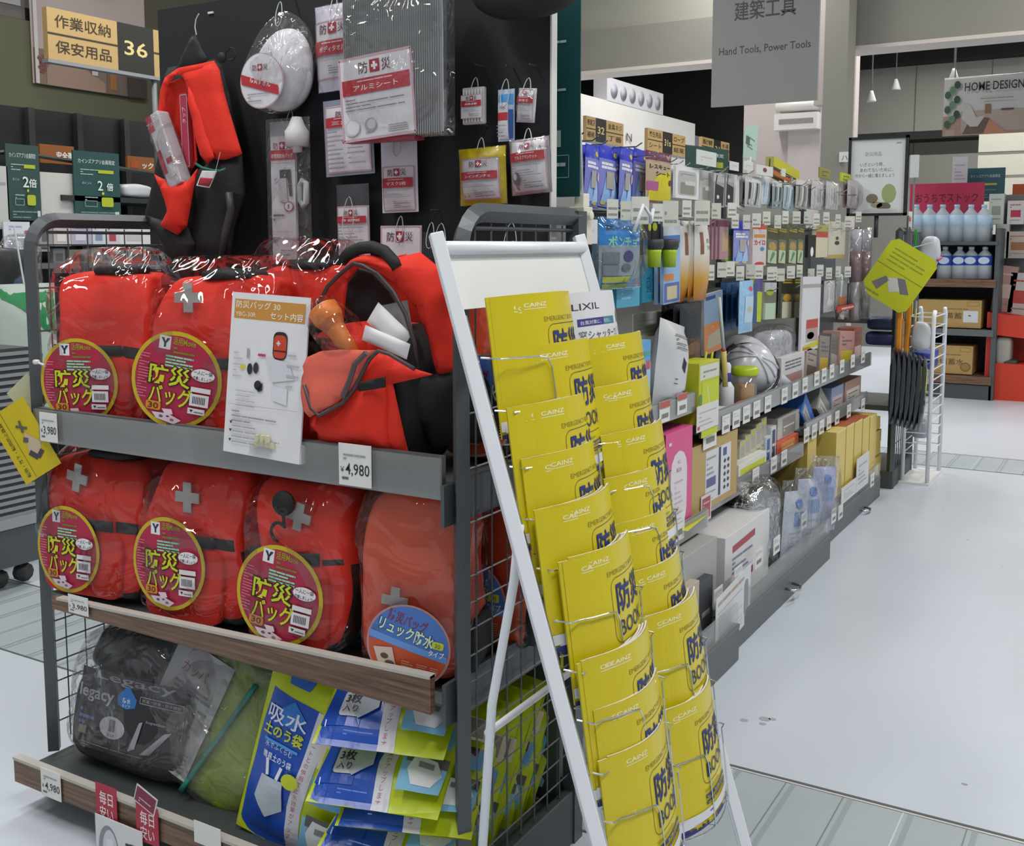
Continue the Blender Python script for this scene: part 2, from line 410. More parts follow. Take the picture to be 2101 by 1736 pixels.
# ---------------------------------------------------------------- ceiling lamps
for i, (x, y, z) in enumerate(((-.95, 14.6, 4.02),)):
    t = thing('ceiling_lamp', 'glowing oval lamp high under the dark roof beams at right', 'lamp', (x, y, z))
    m = MB(); m.lathe([(.1, .04), (.22, .02), (.24, 0)], '777777', 16); m.build('lamp_housing', t)
    m = MB(); m.lathe([(.23, 0), (.2, -.03), (.05, -.04)], mat('lamp_glow', 'ffffff', emit=6), 16); m.build('diffuser', t)
for i, (px, py, d) in enumerate(((1742, 178, 14), (1788, 200, 14), (1838, 176, 16), (1957, 155, 13.2))):
    p = at(px, py, Y=d); s = .55*d/14
    t = thing('pendant_lamp', ('small pale cone lamp hanging just right of the grey pillar', 'pale cone lamp hanging lowest, beside the cream wall panels', 'tiny pale lamp hanging left of the glowing oval lamp', 'pale cone lamp hanging above the home design banner')[i], 'lamp', p)
    m = MB(); m.lathe([(.02, .15*s), (.05*s, .1*s), (.11*s, -.08*s), (.1*s, -.1*s)], 'c3c2bc', 14); m.build('lamp_shade', t)
    m = MB(); m.tube([(0, 0, .15*s), (0, 0, 7.2-p.z)], .008, '55585a', 5); m.build('cord', t)
# white strip lights fixed before the pale wall behind the hooks
p0 = at(1592, 222, Y=13.45); p1 = at(1680, 222, Y=13.45)
t = thing('strip_light', 'white double strip light before the pink wall left of the pillar', 'light', (p0.x, 13.45, p0.z))
w_ = p1.x-p0.x
m = MB(); m.tube([(0, .04, .02), (w_, .04, .02)], .07, 'd9d6d3', 8); m.build('lamp_tube', t)
m = MB(); m.box(0, -.06, -.28, w_, .14, -.08, 'd5d1ce'); m.box(.06, -.065, -.21, w_-.05, -.06, -.15, '8d827e'); m.build('lamp_housing', t)
# ---------------------------------------------------------------- hanging signs
mat('sign_grey', '8b8d8a', .6)
a, b_ = at(1463, 0, Y=7.0), at(1676, 205, Y=7.0)
t = thing('hanging_sign', 'large grey hanging department sign reading Hand Tools, Power Tools', 'sign', ((a.x+b_.x)/2, 7, b_.z))
w_ = b_.x-a.x; m = MB(); m.box(-w_/2, 0, 0, w_/2, .025, .95, 'sign_grey')
m.decal([txt('建築工具', 0, .56, .13, '3a3c3c', 'c', w_*.58, .012), txt('Hand Tools, Power Tools', 0, .335, .07, '3a3c3c', 'c', w_*.86, .008)]); m.build('sign_panel', t)
m = MB(); m.tube([(-w_*.4, .012, .95), (-w_*.4, .012, 4)], .006, '666666', 5); m.tube([(w_*.4, .012, .95), (w_*.4, .012, 4)], .006, '666666', 5); m.build('hanger', t)

def aisle_sign(x0, y0, x1, y1, X, label, L, num, Rr, nw=.3, lf=.45, pole=None):
    """wooden-toned aisle number sign standing over a gondola; the face looks to +x"""
    p, pb, q = at(x0, y0, X=X), at(x0, y1, X=X), at(x1, y1, X=X); w = q.y-p.y; h = p.z-pb.z
    t = thing('aisle_sign', label, 'sign', (X, (p.y+q.y)/2, pb.z), FACE)
    m = MB(); m.box(-w/2, 0, 0, w/2, .04, h, 'b89a66'); m.box(-w/2-.006, -.004, -.02, w/2+.006, .05, 0, '8a8c8e')
    xa, xb = -w/2+w*lf, -w/2+w*(lf+nw)
    ops = [rect(xa, 0, xb, h, '23241f'), rect(-w/2, h/2-.006, xa, h/2+.006, '3c3524'), rect(xb, h/2-.006, w/2, h/2+.006, '3c3524'), txt(num, (xa+xb)/2, h*.36, h*.42, 'd8c684', 'c', (xb-xa)*.64, .012)]
    for k, s in enumerate(L): ops.append(txt(s, (-w/2+xa)/2, h*(.66-.5*k), h*.27, '3a301e', 'c', (xa+w/2)*.8, .01))
    for k, s in enumerate(Rr): ops.append(txt(s, (xb+w/2)/2, h*(.66-.5*k), h*.27, '3a301e', 'c', (w/2-xb)*.8, .008))
    m.decal(ops); m.build('sign_panel', t)
    if pole: m = MB(); zp = at(288, 386, X=-5.28).z-t.location.z; m.tube([(pole, .02, -.02), (pole, .02, zp)], .016, '6b6f72', 8); m.lathe([(.035, zp), (.018, zp+.11)], '6b6f72', 4, (pole, .02, 0)); m.build('pole', t)
    else: m = MB(); m.tube([(0, .02, -.02), (0, .02, -t.location.z)], .016, '6b6f72', 8); m.build('pole', t)
    return t
aisle_sign(95, 13, 412, 119, -5.28, 'tan aisle sign numbered 36 with large dark number square', ['作業収納', '保安用品'], '36', ['カッパ', '長靴'], .24, .42, .19)
aisle_sign(1203, 237, 1279, 287, -5.2, 'small tan aisle sign numbered 32 before the white partition', ['接着剤', '補修'], '32', ['金具ネジ', '丁番'], .28, .24)
aisle_sign(1329, 262, 1406, 308, -5.2, 'small tan aisle sign numbered 31s before the white partition', ['養生用品', 'シート'], '31s', ['ロープ', '結束'], .26, .38)
t = aisle_sign(1440, 280, 1496, 318, -5.2, 'farthest small tan aisle sign, half hidden behind the dark green sign', ['配管'], '31', ['水道'], .26, .42)
# white ventilation duct box with six round nozzles on top of the partition
a, b_ = at(1247, 172, X=-5.99), at(1362, 215, X=-5.99)
t = thing('air_duct', 'white box duct with a row of six round dark nozzles', 'duct', (-6.0, (a.y+b_.y)/2, 3.215), FACE)
w_ = b_.y-a.y; h_ = .30; m = MB(); m.box(-w_/2, 0, 0, w_/2, .19, h_, 'd6d6da'); m.build('duct_body', t)
for i in range(6):
    x = -w_/2+w_*(.11+.155*i); m = MB(); m.lathe([(.095, .01), (.085, -.015), (.03, -.02)], ['b9bac4', '23253f'], 18, (x, 0, h_*.5), 'y'); m.build('nozzle', t)
# white letter board with an N on the partition
p = at(1291, 290, X=-5.98); m = MB(); m.decal([txt('N', 0, 0, .15, '55504c', 'c', .17)], y=0); o = m.build('wall_lettering'); o.location = p; o.rotation_euler[2] = FACE
tag(o, 'large dark letter N on the white partition', 'lettering')
# home design banner
a, b_ = at(1938, 163, Y=12.0), at(2128, 270, Y=12.0); w_ = b_.x-a.x; h_ = a.z-b_.z
t = thing('hanging_banner', 'photo banner headed HOME DESIGN with a grey armchair and a green plant', 'banner', (a.x, 12, b_.z))
m = MB(); m.box(0, 0, 0, w_, .02, h_, 'c9c7c6')
ops = [rect(0, 0, w_, h_*.34, 'a98f80'), rect(w_*.2, h_*.05, w_, h_*.42, 'b5a49b'), rect(w_*.03, 0, w_*.14, h_*.1, 'b39b8c')]
ops += [poly([(w_*.22, h_*.02), (w_*.3, h_*.3), (w_*.5, h_*.28), (w_*.56, h_*.02)], '6e5d52'), poly([(w_*.2, h_*.3), (w_*.23, h_*.55), (w_*.3, h_*.5), (w_*.36, h_*.3), (w_*.46, h_*.33), (w_*.38, h_*.14), (w_*.3, h_*.14)], 'c4c2c0'),
        rect(w_*.45, h_*.36, w_*.51, h_*.52, '8e6a55'), rect(w_*.62, h_*.4, w_*.75, h_*.43, '6b4a45'), poly([(w_*.44, 0), (w_*.5, h_*.25), (w_*.7, 0)], 'c0896a')]
for k in range(9): ops.append(ell(w_*(.05+.05*(k % 3)), h_*(.2+.085*k), w_*.035, h_*.07, ('3f5f47', '5f8a6c', '2f4a3a')[k % 3], 9))
ops += [txt('HOME DESIGN', w_*.54, h_*.76, .12, '2d2e30', 'c', w_*.62, .012)]+[lines(w_*.4, h_*.6, w_*.75, h_*.65, 1, '9a9896')]
m.decal(ops, eps=.002); m.build('banner_sheet', t)
m = MB(); m.tube([(0, .01, h_), (w_, .01, h_)], .012, 'd8d6d2', 6); m.tube([(.1, .01, h_), (.1, .01, h_+1.4)], .006, '6f716f', 5); m.build('hanger', t)
# ================================================================ the end-of-aisle display rack
XL, XR, YF, YB = -2.37, -1.10, 1.65, 2.13
rack = thing('display_rack', 'dark grey end-of-aisle display rack with mesh side panels, stocked with red bags', 'rack', ((XL+XR)/2, 1.9, 0))
def side_panel(x):
    m = MB(); z0, z1, r = .10, 1.462, .075
    pts = [(x, YF+.012, z0)]+[(x, YF+.012+r-r*cos(R(a)), z1-r+r*sin(R(a))) for a in range(0, 91, 15)]+[(x, YB, z1)]
    m.tube(pts, .019, 'dark_steel', 4); m.box(x-.016, YB-.02, 0, x+.016, YB+.02, 1.475, 'dark_steel')
    m.tube([(x, YF+.06, z1-.03), (x, YB, z1-.03)], .004, 'dark_steel', 4)
    o_frame = m.build('side_frame', rack, world=True)
    m = MB(); i = 0; y = YF+.062
    while y < YB-.03: m.tube([(x, y, .12), (x, y, z1-.02)], .0022, 'dark_steel', 4); y += .0585
    z = .17
    while z < z1-.06: m.tube([(x, YF+.02, z), (x, YB, z)], .0022, 'dark_steel', 4); z += .0535*2 if z > .75 else .0535
    m.build('wire_mesh', o_frame, world=True)
side_panel(XL); side_panel(XR)
m = MB(); m.box(XL+.02, 1.62, .0, XR-.01, 1.655+.5, .098, 'dark_steel_base')
m.box(XR-.012, 1.68, .0, XR+.012, YB, .13, 'dark_steel_base')
m.build('base_plinth', rack, world=True, bevel=.004)
m = MB(); m.box(XL+.02, 1.56, .072, XR-.02, 2.12, .1, 'dark_steel_base'); m.build('bottom_shelf', rack, world=True)
m = MB(); m.box(XL+.02, 1.66, .50, XR-.015, 2.1, .525, 'shelf_steel'); m.box(XR-.02, 1.62, .475, XR-.012, 2.1, .56, 'dark_steel'); m.build('shelf', rack, world=True)
m = MB(); m.box(XL+.02, 1.66, .915, XR-.015, 2.1, .94, 'shelf_steel'); m.box(XR-.02, 1.62, .87, XR-.012, 2.1, .95, 'dark_steel'); m.build('shelf', rack, world=True)
m = MB(); m.box(XL+.03, 2.085, .1, XR-.02, 2.1, 1.3, 'dark_steel'); m.build('back_panel', rack, world=True)
m = MB(); m.box(XL+.02, 1.645, .916, -1.135, 1.66, 1.0, 'shelf_steel'); m.box(XL+.02, 1.634, .918, -1.13, 1.640, .998, 'rail_plastic'); m.build('price_rail', rack, world=True)
m = MB()
for i, (x0, x1) in enumerate(((-2.26, -1.131),)): m.prism([(x0, .515), (x1, .507), (x1, .583), (x0, .545)], 1.597, 1.612, 'walnut_board')
m.prism([(-2.24, .541), (-1.131, .578), (-1.131, .584), (-2.24, .547)], 1.594, 1.615, 'b9b4ac'); m.build('shelf_front', rack, world=True)
m = MB(); m.box(-2.352, 1.535, .074, -1.14, 1.55, .138, 'walnut_board'); m.box(-2.352, 1.532, .132, -1.14, 1.553, .139, 'b9b4ac'); m.build('shelf_front', rack, world=True)
p = at(102, 1662, Y=1.62); m = MB(); m.box(p.x-.015, 1.615, p.z-.012, p.x+.018, 1.62, p.z+.012, 'b9bcb6'); m.build('base_sticker', rack, world=True)

# black pegboard with loops
board = thing('display_board', 'tall black display board of hung emergency goods behind the rack', 'board', (-1.73, 2.1, 0))
YBD = 2.055
m = MB(); m.box(-2.335, YBD, .9, -1.125, YBD+.02, 2.03, 'black_board'); m.box(-1.125, YBD-.004, .9, -1.121, YBD+.02, 2.03, 'cfcfc8'); m.build('board_sheet', board, world=True)
m = MB(); p = at(433, 26, Y=YBD); m.box(p.x-.008, YBD-.004, p.z-.003, p.x+.01, YBD, p.z+.002, 'd8dad8'); m.build('tape', board, world=True)
def loop(mb, x, z, l=.05, w=.012, y=YBD-.012):
    pts = [(x+w*sin(a)*(1-.25*cos(a)), y-.012*(1-cos(a))/2, z-l/2+l/2*cos(a)) for a in [2*pi*i/14 for i in range(14)]]
    mb.tube(pts, .0011, 'c5c9cb', 4, closed=True)
def price(px, py, text, label, Y, w=.062, h=.07, X=None, small=True, tcol='2a2c2e', base='e4e4df', top=None):
    p = at(px, py, Y=Y); t = thing('price_tag', label, 'price tag', (p.x, Y, p.z))
    m = MB(); m.box(-w/2, 0, -h/2, w/2, .0015, h/2, base)
    ops = []
    if top: ops.append(rect(-w/2, h*.18, w/2, h/2, top))
    if text: ops += [txt('¥', -w*.45, -h*.2, h*.2, tcol), txt(text, -w*.29, -h*.23, h*.38, tcol, 'l', w*.74, .006), [rect(-w*.4, -h*.36, -w*.2, -h*.3, '6a6c6c')], lines(-w*.35, h*.12, w*.35, h*.3, 2, '9c9e9a')]
    m.decal(ops); m.build('tag_card', t); return t
price(99, 877, '3,980', 'white ¥3,980 price tag at the left end of the upper rail', 1.631, .066, .072)
price(728, 955, '4,980', 'white ¥4,980 price tag on the upper rail below the open red backpack', 1.631, .082, .085)
price(160, 1242, '3,980', 'white price tag at the left end of the brown middle shelf front', 1.59, .072, .045)
price(104, 1610, '4,980', 'white ¥4,980 price tag on the lowest board under the black bag', 1.530, .074, .07)
price(425, 1715, None, 'white price tag on the lowest board under the blue sandbag pack', 1.530, .08, .05)
for px, py, s in ((218, 1650, 'left of the two red everyday-low-price tags on the lowest board'), (302, 1692, 'right of the two red everyday-low-price tags on the lowest board')):
    p = at(px, py, Y=1.529); t = thing('price_tag', s, 'price tag', (p.x, 1.529, p.z))
    m = MB(); m.box(-.036, 0, -.045, .036, .0015, .045, 'b3283c'); m.decal([txt('毎日', 0, .0, .034, 'efe9ea', 'c', .046, .008), txt('安い', 0, -.036, .034, 'efe9ea', 'c', .046, .008)]); m.build('tag_card', t)
p = at(240, 1712, Y=1.524); t = thing('price_card', 'white card with a grey raincoat drawing hanging from the lowest board', 'price card', (p.x, 1.524, p.z))
m = MB(); m.box(-.075, 0, -.09, .085, .0015, .03, 'dfe0e2'); m.decal([ell(-.03, -.05, .035, .062, '8f9299'), ell(-.025, -.052, .026, .055, 'd4d6da'), poly([(-.04, -.08), (-.01, -.08), (-.014, -.02), (-.036, -.02)], 'e6e7ea'), txt('吸', .052, -.05, .05, '26272a', 'c', None, .012)]); m.build('card', t)
p = at(300, 1650, Y=1.528)
t = thing('shelf_talker', 'small white-edged crimson card tilted before the lime bag', 'card', (p.x+.0, 1.528, p.z+.0))
m = MB(); Mx = Matrix.Rotation(R(18), 4, 'Y'); m.box(-.04, 0, -.014, .03, .0015, .03, 'd8d4d6', Mx); m.decal([rect(-.037, -.011, .027, .027, '7f2240'), lines(-.025, -.006, .015, .008, 2, 'd9b7c2')], M=Mx); m.build('card', t)
p = at(540, 902, Y=1.625)
t = thing('card_clip', 'pale plastic clip on the upper rail under the contents card', 'clip', (p.x, 1.625, p.z-.005))
m = MB(); m.box(-.028, 0, -.012, .028, .006, .0, 'd3cfae'); 
for i in range(3): m.box(-.02+i*.014, -.004, 0, -.012+i*.014, .004, .014, 'd3cfae')
m.build('clip_body', t)

# ---------------------------------------------------------------- the round label of the emergency bag
def bag_label(r):
    o = [ell(0, 0, r, r, 'c9b21c', 40), ell(0, 0, r*.915, r*.915, 'b02344', 40)]
    o += [[rect(-r*.44, r*.6, -r*.18, r*.87, 'e6e4e6')], poly([(-r*.4, r*.83), (-r*.33, r*.72), (-r*.33, r*.64), (-r*.28, r*.64), (-r*.28, r*.72), (-r*.2, r*.83), (-r*.27, r*.83), (-r*.305, r*.76), (-r*.34, r*.83)], '1f2a3a')]
    o += [txt('活用Movie', r*.12, r*.74, r*.17, '9aa01e', 'c', r*.5, .012), lines(-r*.1, r*.55, r*.38, r*.72, 2, '7d7a1c', .5, 4), lines(-r*.25, r*.26, r*.36, r*.52, 4, '8fd8b4', .55, 5)]
    for dx, dz in ((-.012, 0), (.012, 0), (0, .012), (0, -.012)): o.append([txt('防災', -r*.12, -r*.09+dz*r, r*.42, '241a10', 'c', r*.98, .04), ])
    o.append(txt('防災', -r*.12, -r*.09, r*.42, 'cfd41e', 'c', r*.92, .018))
    o.append(txt('バッグ', -r*.06, -r*.5, r*.42, '241a10', 'c', r*1.02, .04)); o.append(txt('バッグ', -r*.06, -r*.5, r*.42, 'cfd41e', 'c', r*.96, .018))
    o += [rrect(-r*.58, -r*.68, -r*.24, -r*.5, r*.05, 'd98a1c'), txt('30', -r*.41, -r*.65, r*.17, '5a2708', 'c', r*.24, .02)]
    o += [ell(r*.6, r*.2, r*.25, r*.13, 'e9e7e8', 18), txt('一人に一袋', r*.6, r*.21, r*.1, '3a3440', 'c', r*.4, .01), txt('準備しましょう!', r*.6, r*.1, r*.08, '3a3440', 'c', r*.4, .01)]
    o += [[rect(r*.38, -r*.16, r*.8, -r*.06, 'e3dfe0'), rect(r*.38, -r*.45, r*.78, -r*.2, 'e3dfe0'), rect(r*.36, -r*.62, r*.72, -r*.5, 'e3dfe0')]]
    o += [[rect(r*(.44+.035*i), -r*.4, r*(.44+.035*i+.02), -r*.25, '45424c') for i in range(8)], [poly([(r*.4, -r*.53), (r*.44, -r*.59), (r*.48, -r*.53)], '2a2a33')], lines(r*.5, -r*.58, r*.7, -r*.54, 1, '55525e')]
    o += [lines(-r*.82, -r*.45, -r*.58, r*.5, 16, 'cf7f92', .3, 8)]
    o += [[poly([(-r*.2, -r*.62), (r*.02, -r*.6), (r*.06, -r*.7), (-r*.1, -r*.74)], 'e2c9d2'), poly([(-r*.42, -r*.72), (-r*.05, -r*.7), (r*.25, -r*.8), (r*.1, -r*.9), (-r*.3, -r*.84)], 'd9c3cb')], [ell(-r*.2, -r*.78, r*.05, r*.03, '6a5560', 8), ell(r*.05, -r*.82, r*.05, r*.03, '8a6a78', 8), ell(-r*.05, -r*.76, r*.04, r*.02, '4d4450', 8)]]
    return o
def plus_emblem(t, x, y, z, s, rot=0, col='a9a7a5'):
    m = MB(); c = cross(0, 0, s, col); Mx = Matrix.Translation((x, y, z)) @ Matrix.Rotation(rot, 4, 'Y'); m.prism(c[1], -.0015, .0015, col, Mx); return m.build('cross_emblem', t)
def emergency_bag(x0, y0, x1, y1, yf, zb, label, sticker, emblem=None, hook=None, d=.17, seed=1, col='red_nylon', lean=0, film='film', gather=.05, ytop=None, band=.5, black=True, sr=0, rot=0):
    """red emergency backpack wrapped in clear film; picture box, front plane yf, bottom height zb"""
    ym = (y0+y1)/2; a, b = at(x0, ym, Y=yf), at(x1, ym, Y=yf); top = at((x0+x1)/2, y0, Y=yf+.06).z
    w, h = (b.x-a.x)*(1-.0095*rot), top-zb; cx = (a.x+b.x)/2
    def loc(px, py):
        g = at(px, py, Y=yf-.012)-Vector((cx, yf+d/2, zb)); return (g.x*cos(R(rot))+g.y*sin(R(rot)), g.z)
    t = thing('wrapped_backpack', label, 'backpack', (cx, yf+d/2, zb), 0, 'red emergency bags in clear film')
    t.rotation_euler = (R(-lean), 0, R(rot))
    def shp(x, y, z): k = 1-.05*max(0, z)**3-.02*max(0, -z); return k*(1-.03*sin(z*5+seed)), 1-.22*max(0, z)**2, .01*sin(z*3+seed), .012*max(0, z)
    zc = 2*band-1
    def body(x, y, z):
        if not black: return col
        if x > .72 and z < zc-.05 and y > -.9: return 'black_nylon'
        if z < -.93: return 'black_nylon'
        if y < -.9 and .46 < x < .95 and zc-.06 < z < zc+.08: return 'black_nylon'
        return col
    m = MB(); m.blob(w*.95, d*.9, h*.97, body, 8, 26, .016, 9, seed, shape=shp); m.build('bag_body', t)
    if black:
        m = MB(); m.blob(w*.74, .03, h*band*.96, 'red_nylon_deep' if col == 'red_nylon' else col, 6, 12, .006, 9, seed+3, c=(-w*.06, -d*.45)); pk = m.build('front_pocket', t)
        m = MB(); m.grid(lambda u, v: Vector((-w*.42+w*.66*u, -d*.47-.012*sin(pi*u)-.006, h*band-.012+.026*v)), 12, 1, 'black_nylon'); m.build('webbing_band', pk, solid=.003)
        m = MB(); m.blob(w*.45, d*.5, .028, 'black_nylon', 3, 8, .006, 20, seed, z0=h*.945, c=(.02, -.01)); m.build('handle', t)
    if emblem: plus_emblem(t, loc(*emblem[:2])[0], -d*.455+.004, loc(*emblem[:2])[1], emblem[2], emblem[3] if len(emblem) > 3 else 0)
    if hook:
        hx, hz = loc(*hook); m = MB()
        m.lathe([(.027, -.003), (.027, .003)], 'black_nylon', 16, (hx, -d*.5-.004, hz), 'y')
        m.tube([(hx, -d*.5-.006, hz-.02)]+[(hx-.012-.02*sin(R(a))*.9, -d*.5-.006, hz-.062+.02*cos(R(a))) for a in range(-60, 200, 26)], .004, 'black_nylon', 6)
        m.build('hanger_hook', t)
    if sticker:
        sx, sz = loc(*sticker[:2]); r = sticker[2]; m = MB()
        fn = lambda u, v: (Vector((sx+u*cos(sr)-v*sin(sr), -d*.5-.016+.45*(u*u)*1.2+.1*v*v, sz+u*sin(sr)+v*cos(sr))), Vector((0, -1, 0)))
        m.decal(bag_label(r), fn, cut=.03); m.build('round_label', t)
    if film:
        def shp2(x, y, z):
            k = 1.03+.05*mnoise.noise((x*2+seed, y*2, z*3))-(.0 if z < .8 else .1*(z-.8)/.2); return k, 1.05-.75*max(0, z-.55)/.45, 0, .01*max(0, z)
        m = MB(); m.blob(w*.97, d*1.08, h*(1.02+gather), film, 8, 22, .016, 15, seed+9, shape=shp2); m.build('plastic_wrap', t)
    return t
emergency_bag(88, 548, 274, 862, 1.69, .945, 'red bag in clear film at the left end of the upper shelf', (166, 782, .106), d=.2, seed=1, gather=.1, band=.5, rot=18)
emergency_bag(285, 556, 540, 882, 1.69, .945, 'red bag in clear film with a grey cross, upright behind the white contents card', (371, 777, .110), (381, 611, .066), d=.2, seed=4, gather=.07, band=.48, sr=R(-9), rot=20)
emergency_bag(490, 535, 690, 860, 1.86, .945, 'red bag in clear film farthest back on the upper shelf', None, d=.16, seed=6, gather=.12, rot=10)
emergency_bag(70, 925, 276, 1228, 1.655, .535, 'leftmost red bag on the middle shelf, grey cross in plain view', (138, 1130, .108), (136, 988, .07, .18), d=.21, seed=8, gather=.04, band=.52, lean=2, rot=4)
emergency_bag(276, 940, 482, 1268, 1.65, .535, 'second red bag on the middle shelf, its grey cross half folded away', (344, 1160, .108), (362, 1030, .07), d=.21, seed=11, gather=.05, band=.52, lean=2, rot=5)
emergency_bag(486, 970, 696, 1322, 1.64, .535, 'third red bag on the middle shelf, a black hanger hook on its front', (571, 1226, .109), (592, 1072, .06, .2), (572, 1040), d=.21, seed=14, gather=.05, band=.55, lean=2, sr=R(-8), rot=8)

# orange waterproof bags with the oval blue label
def oval_label(rx, rz):
    o = [ell(0, 0, rx, rz, 'b98a8c', 40), ell(0, 0, rx*.95, rz*.955, 'c9552f', 40)]
    top = [(rx*.95*cos(R(a)), rz*.955*sin(R(a))) for a in range(0, 181, 8)]
    o += [poly(top+[(-rx*.95, -rz*.02)], '4a78c4'), poly([(-rx*.94, rz*.02), (rx*.94, -rz*.18), (rx*.93, -rz*.02), (-rx*.93, rz*.18)], '6a9be0')]
    o += [txt('防災バッグ', -rx*.1, rz*.5, rz*.3, '8a2440', 'c', rx*.95, .015, R(-8)), txt('リュック防水', -rx*.1, rz*.2, rz*.34, '20426a', 'c', rx*1.4, .05, R(-8)), txt('リュック防水', -rx*.1, rz*.2, rz*.34, 'dff2c8', 'c', rx*1.34, .02, R(-8)),
          rrect(rx*.55, rz*.12, rx*.82, rz*.3, .004, 'c8d23a'), txt('30', rx*.68, rz*.15, rz*.15, '4a5a14', 'c'), txt('タイプ', rx*.68, -rz*.06, rz*.16, 'eef3f8', 'c', rx*.36, .02)]
    o += [[poly([(-rx*.8, -rz*.2), (-rx*.35, -rz*.1), (-rx*.2, -rz*.5), (-rx*.6, -rz*.6)], 'd6c2b4')], [ell(-rx*.5, -rz*.35, rx*.1, rz*.07, '5a4a44', 9), ell(-rx*.35, -rz*.48, rx*.12, rz*.06, '6a5a52', 9)], [rect(-rx*.55, -rz*.78, -rx*.2, -rz*.64, 'e4ddd8')], lines(-rx*.08, -rz*.75, rx*.2, -rz*.3, 8, 'e0a78f', .4, 3), lines(rx*.28, -rz*.7, rx*.55, -rz*.3, 8, 'e0a78f', .4, 5), lines(rx*.6, -rz*.6, rx*.8, -rz*.3, 6, 'e0a78f', .4, 6)]
    return o
def waterproof_bag(x0, y0, x1, y1, yf, zb, label, sticker, emblem, d=.17, seed=1, sr=0, rot=0):
    ym = (y0+y1)/2; a, b = at(x0, ym, Y=yf), at(x1, ym, Y=yf); top = at((x0+x1)/2, y0, Y=yf+.06).z; w, h = (b.x-a.x)*(1-.008*rot), top-zb
    t = thing('wrapped_dry_bag', label, 'bag', ((a.x+b.x)/2, yf+d/2, zb), R(rot), 'orange waterproof bags in clear film')
    m = MB(); m.blob(w*.95, d*.9, h*.99, 'orange_nylon', 6, 22, .018, 7, seed, shape=lambda x, y, z: (1-.04*max(0, z)**3, 1-.4*max(0, z)**2, 0, 0)); m.build('bag_body', t)
    m = MB(); m.blob(.03, d*.7, h*.3, 'black_nylon', 5, 6, .004, 12, seed, z0=.01, c=(w*.46, 0)); m.build('side_pad', t)
    if emblem: plus_emblem(t, (emblem[0]-.5)*w, -d*.46, h*emblem[1], emblem[2], .1, 'a39e9c')
    if sticker:
        sx, sz = (sticker[0]-.5)*w, h*sticker[1]; m = MB()
        m.decal(oval_label(sticker[2], sticker[3]), lambda u, v: (Vector((sx+u*cos(sr)-v*sin(sr), -d*.5-.012+.5*u*u, sz+u*sin(sr)+v*cos(sr))), Vector((0, -1, 0))), cut=.03); m.build('oval_label', t)
    m = MB(); m.blob(w*1.0, d*1.05, h*1.02, 'film', 6, 14, .014, 13, seed+5); m.build('plastic_wrap', t)
    return t
waterproof_bag(703, 998, 932, 1378, 1.64, .535, 'orange waterproof bag in clear film at the right end of the middle shelf', (.5, .21, .088, .085), (.36, .43, .055), d=.2, seed=2, sr=R(-10), rot=16)
waterproof_bag(905, 1000, 1075, 1300, 1.88, .53, 'dark orange waterproof bag at the back of the middle shelf, seen through the side mesh', (.35, .3, .1, .1), None, d=.16, seed=5)
waterproof_bag(880, 545, 1010, 860, 1.86, .945, 'orange waterproof bag behind the open backpack, its blue oval label beside the white stand', (.72, .3, .11, .11), None, d=.18, seed=7)

# white contents card on the upper shelf
a, b = at(455, 740, Y=1.632), at(612, 750, Y=1.632); w = b.x-a.x; zt = at(530, 603, Y=1.65).z; zb = .955; h = zt-zb
t = thing('contents_card', 'white standing card headed 防災バッグ30 with an orange title strip', 'card', ((a.x+b.x)/2, 1.628, zb), 0, None, R(-5), R(2))
m = MB(); m.box(-w/2, 0, 0, w/2, .004, h, 'e3e2e4')
ops = [rect(-w*.46, h*.84, w*.46, h*.96, 'c98f3f'), txt('防災バッグ 30', -w*.44, h*.91, h*.05, 'f2ead9', 'l', w*.58, .006), txt('YBG-30R', -w*.44, h*.855, h*.04, 'f2ead9', 'l', w*.27), txt('セット内容', w*.44, h*.855, h*.05, 'f6efdf', 'r', w*.42, .01)]
ops += [rrect(w*.08, h*.61, w*.26, h*.78, w*.06, '2a2426'), rrect(w*.09, h*.62, w*.25, h*.76, w*.05, 'c9452e'), cross(w*.15, h*.71, w*.05, 'd9d4d4'), rect(w*.09, h*.66, w*.25, h*.668, '2a2426'), [poly([(0, h*.62), (w*.3, h*.6), (w*.38, h*.5), (w*.1, h*.47)], 'd3d3da'), rect(-w*.25, h*.6, -w*.22, h*.66, 'a0a0a6'), poly([(w*.1, h*.45), (w*.3, h*.44), (w*.3, h*.34), (w*.12, h*.36)], 'dcdce2')],
        [ell(-w*.2, h*.535, w*.035, h*.035, '2c2c31', 12), ell(-w*.12, h*.545, w*.035, h*.035, '33333a', 12), ell(-w*.08, h*.44, w*.05, h*.03, '26262c', 12), poly([(-w*.1, h*.42), (-w*.02, h*.46), (-w*.02, h*.41), (-w*.07, h*.4)], '26262c')], [poly([(-w*.34, h*.54), (-w*.28, h*.56), (-w*.25, h*.545), (-w*.31, h*.525)], 'd8cf2a'), rect(-w*.1, h*.62, 0, h*.635, 'b8405a')],
        lines(-w*.42, h*.48, -w*.3, h*.66, 5, 'b5b5ba', .2, 2), lines(w*.28, h*.45, w*.44, h*.7, 4, 'b5b5ba', .2, 3), lines(-w*.36, h*.3, -w*.1, h*.42, 4, 'b5b5ba', .2, 5), lines(-w*.4, h*.2, w*.2, h*.29, 3, '9a9aa0', .3, 4), lines(-w*.38, h*.07, w*.25, h*.2, 4, 'a8a8ae', .25, 7), [poly([(-w*.42, h*z), (-w*.4, h*(z-.02)), (-w*.38, h*z)], '3c3c44') for z in (.2, .15, .09)], line(-w*.45, h*.305, w*.45, h*.315, .001, 'b0b0b4')]
m.decal(ops); m.build('card_face', t)
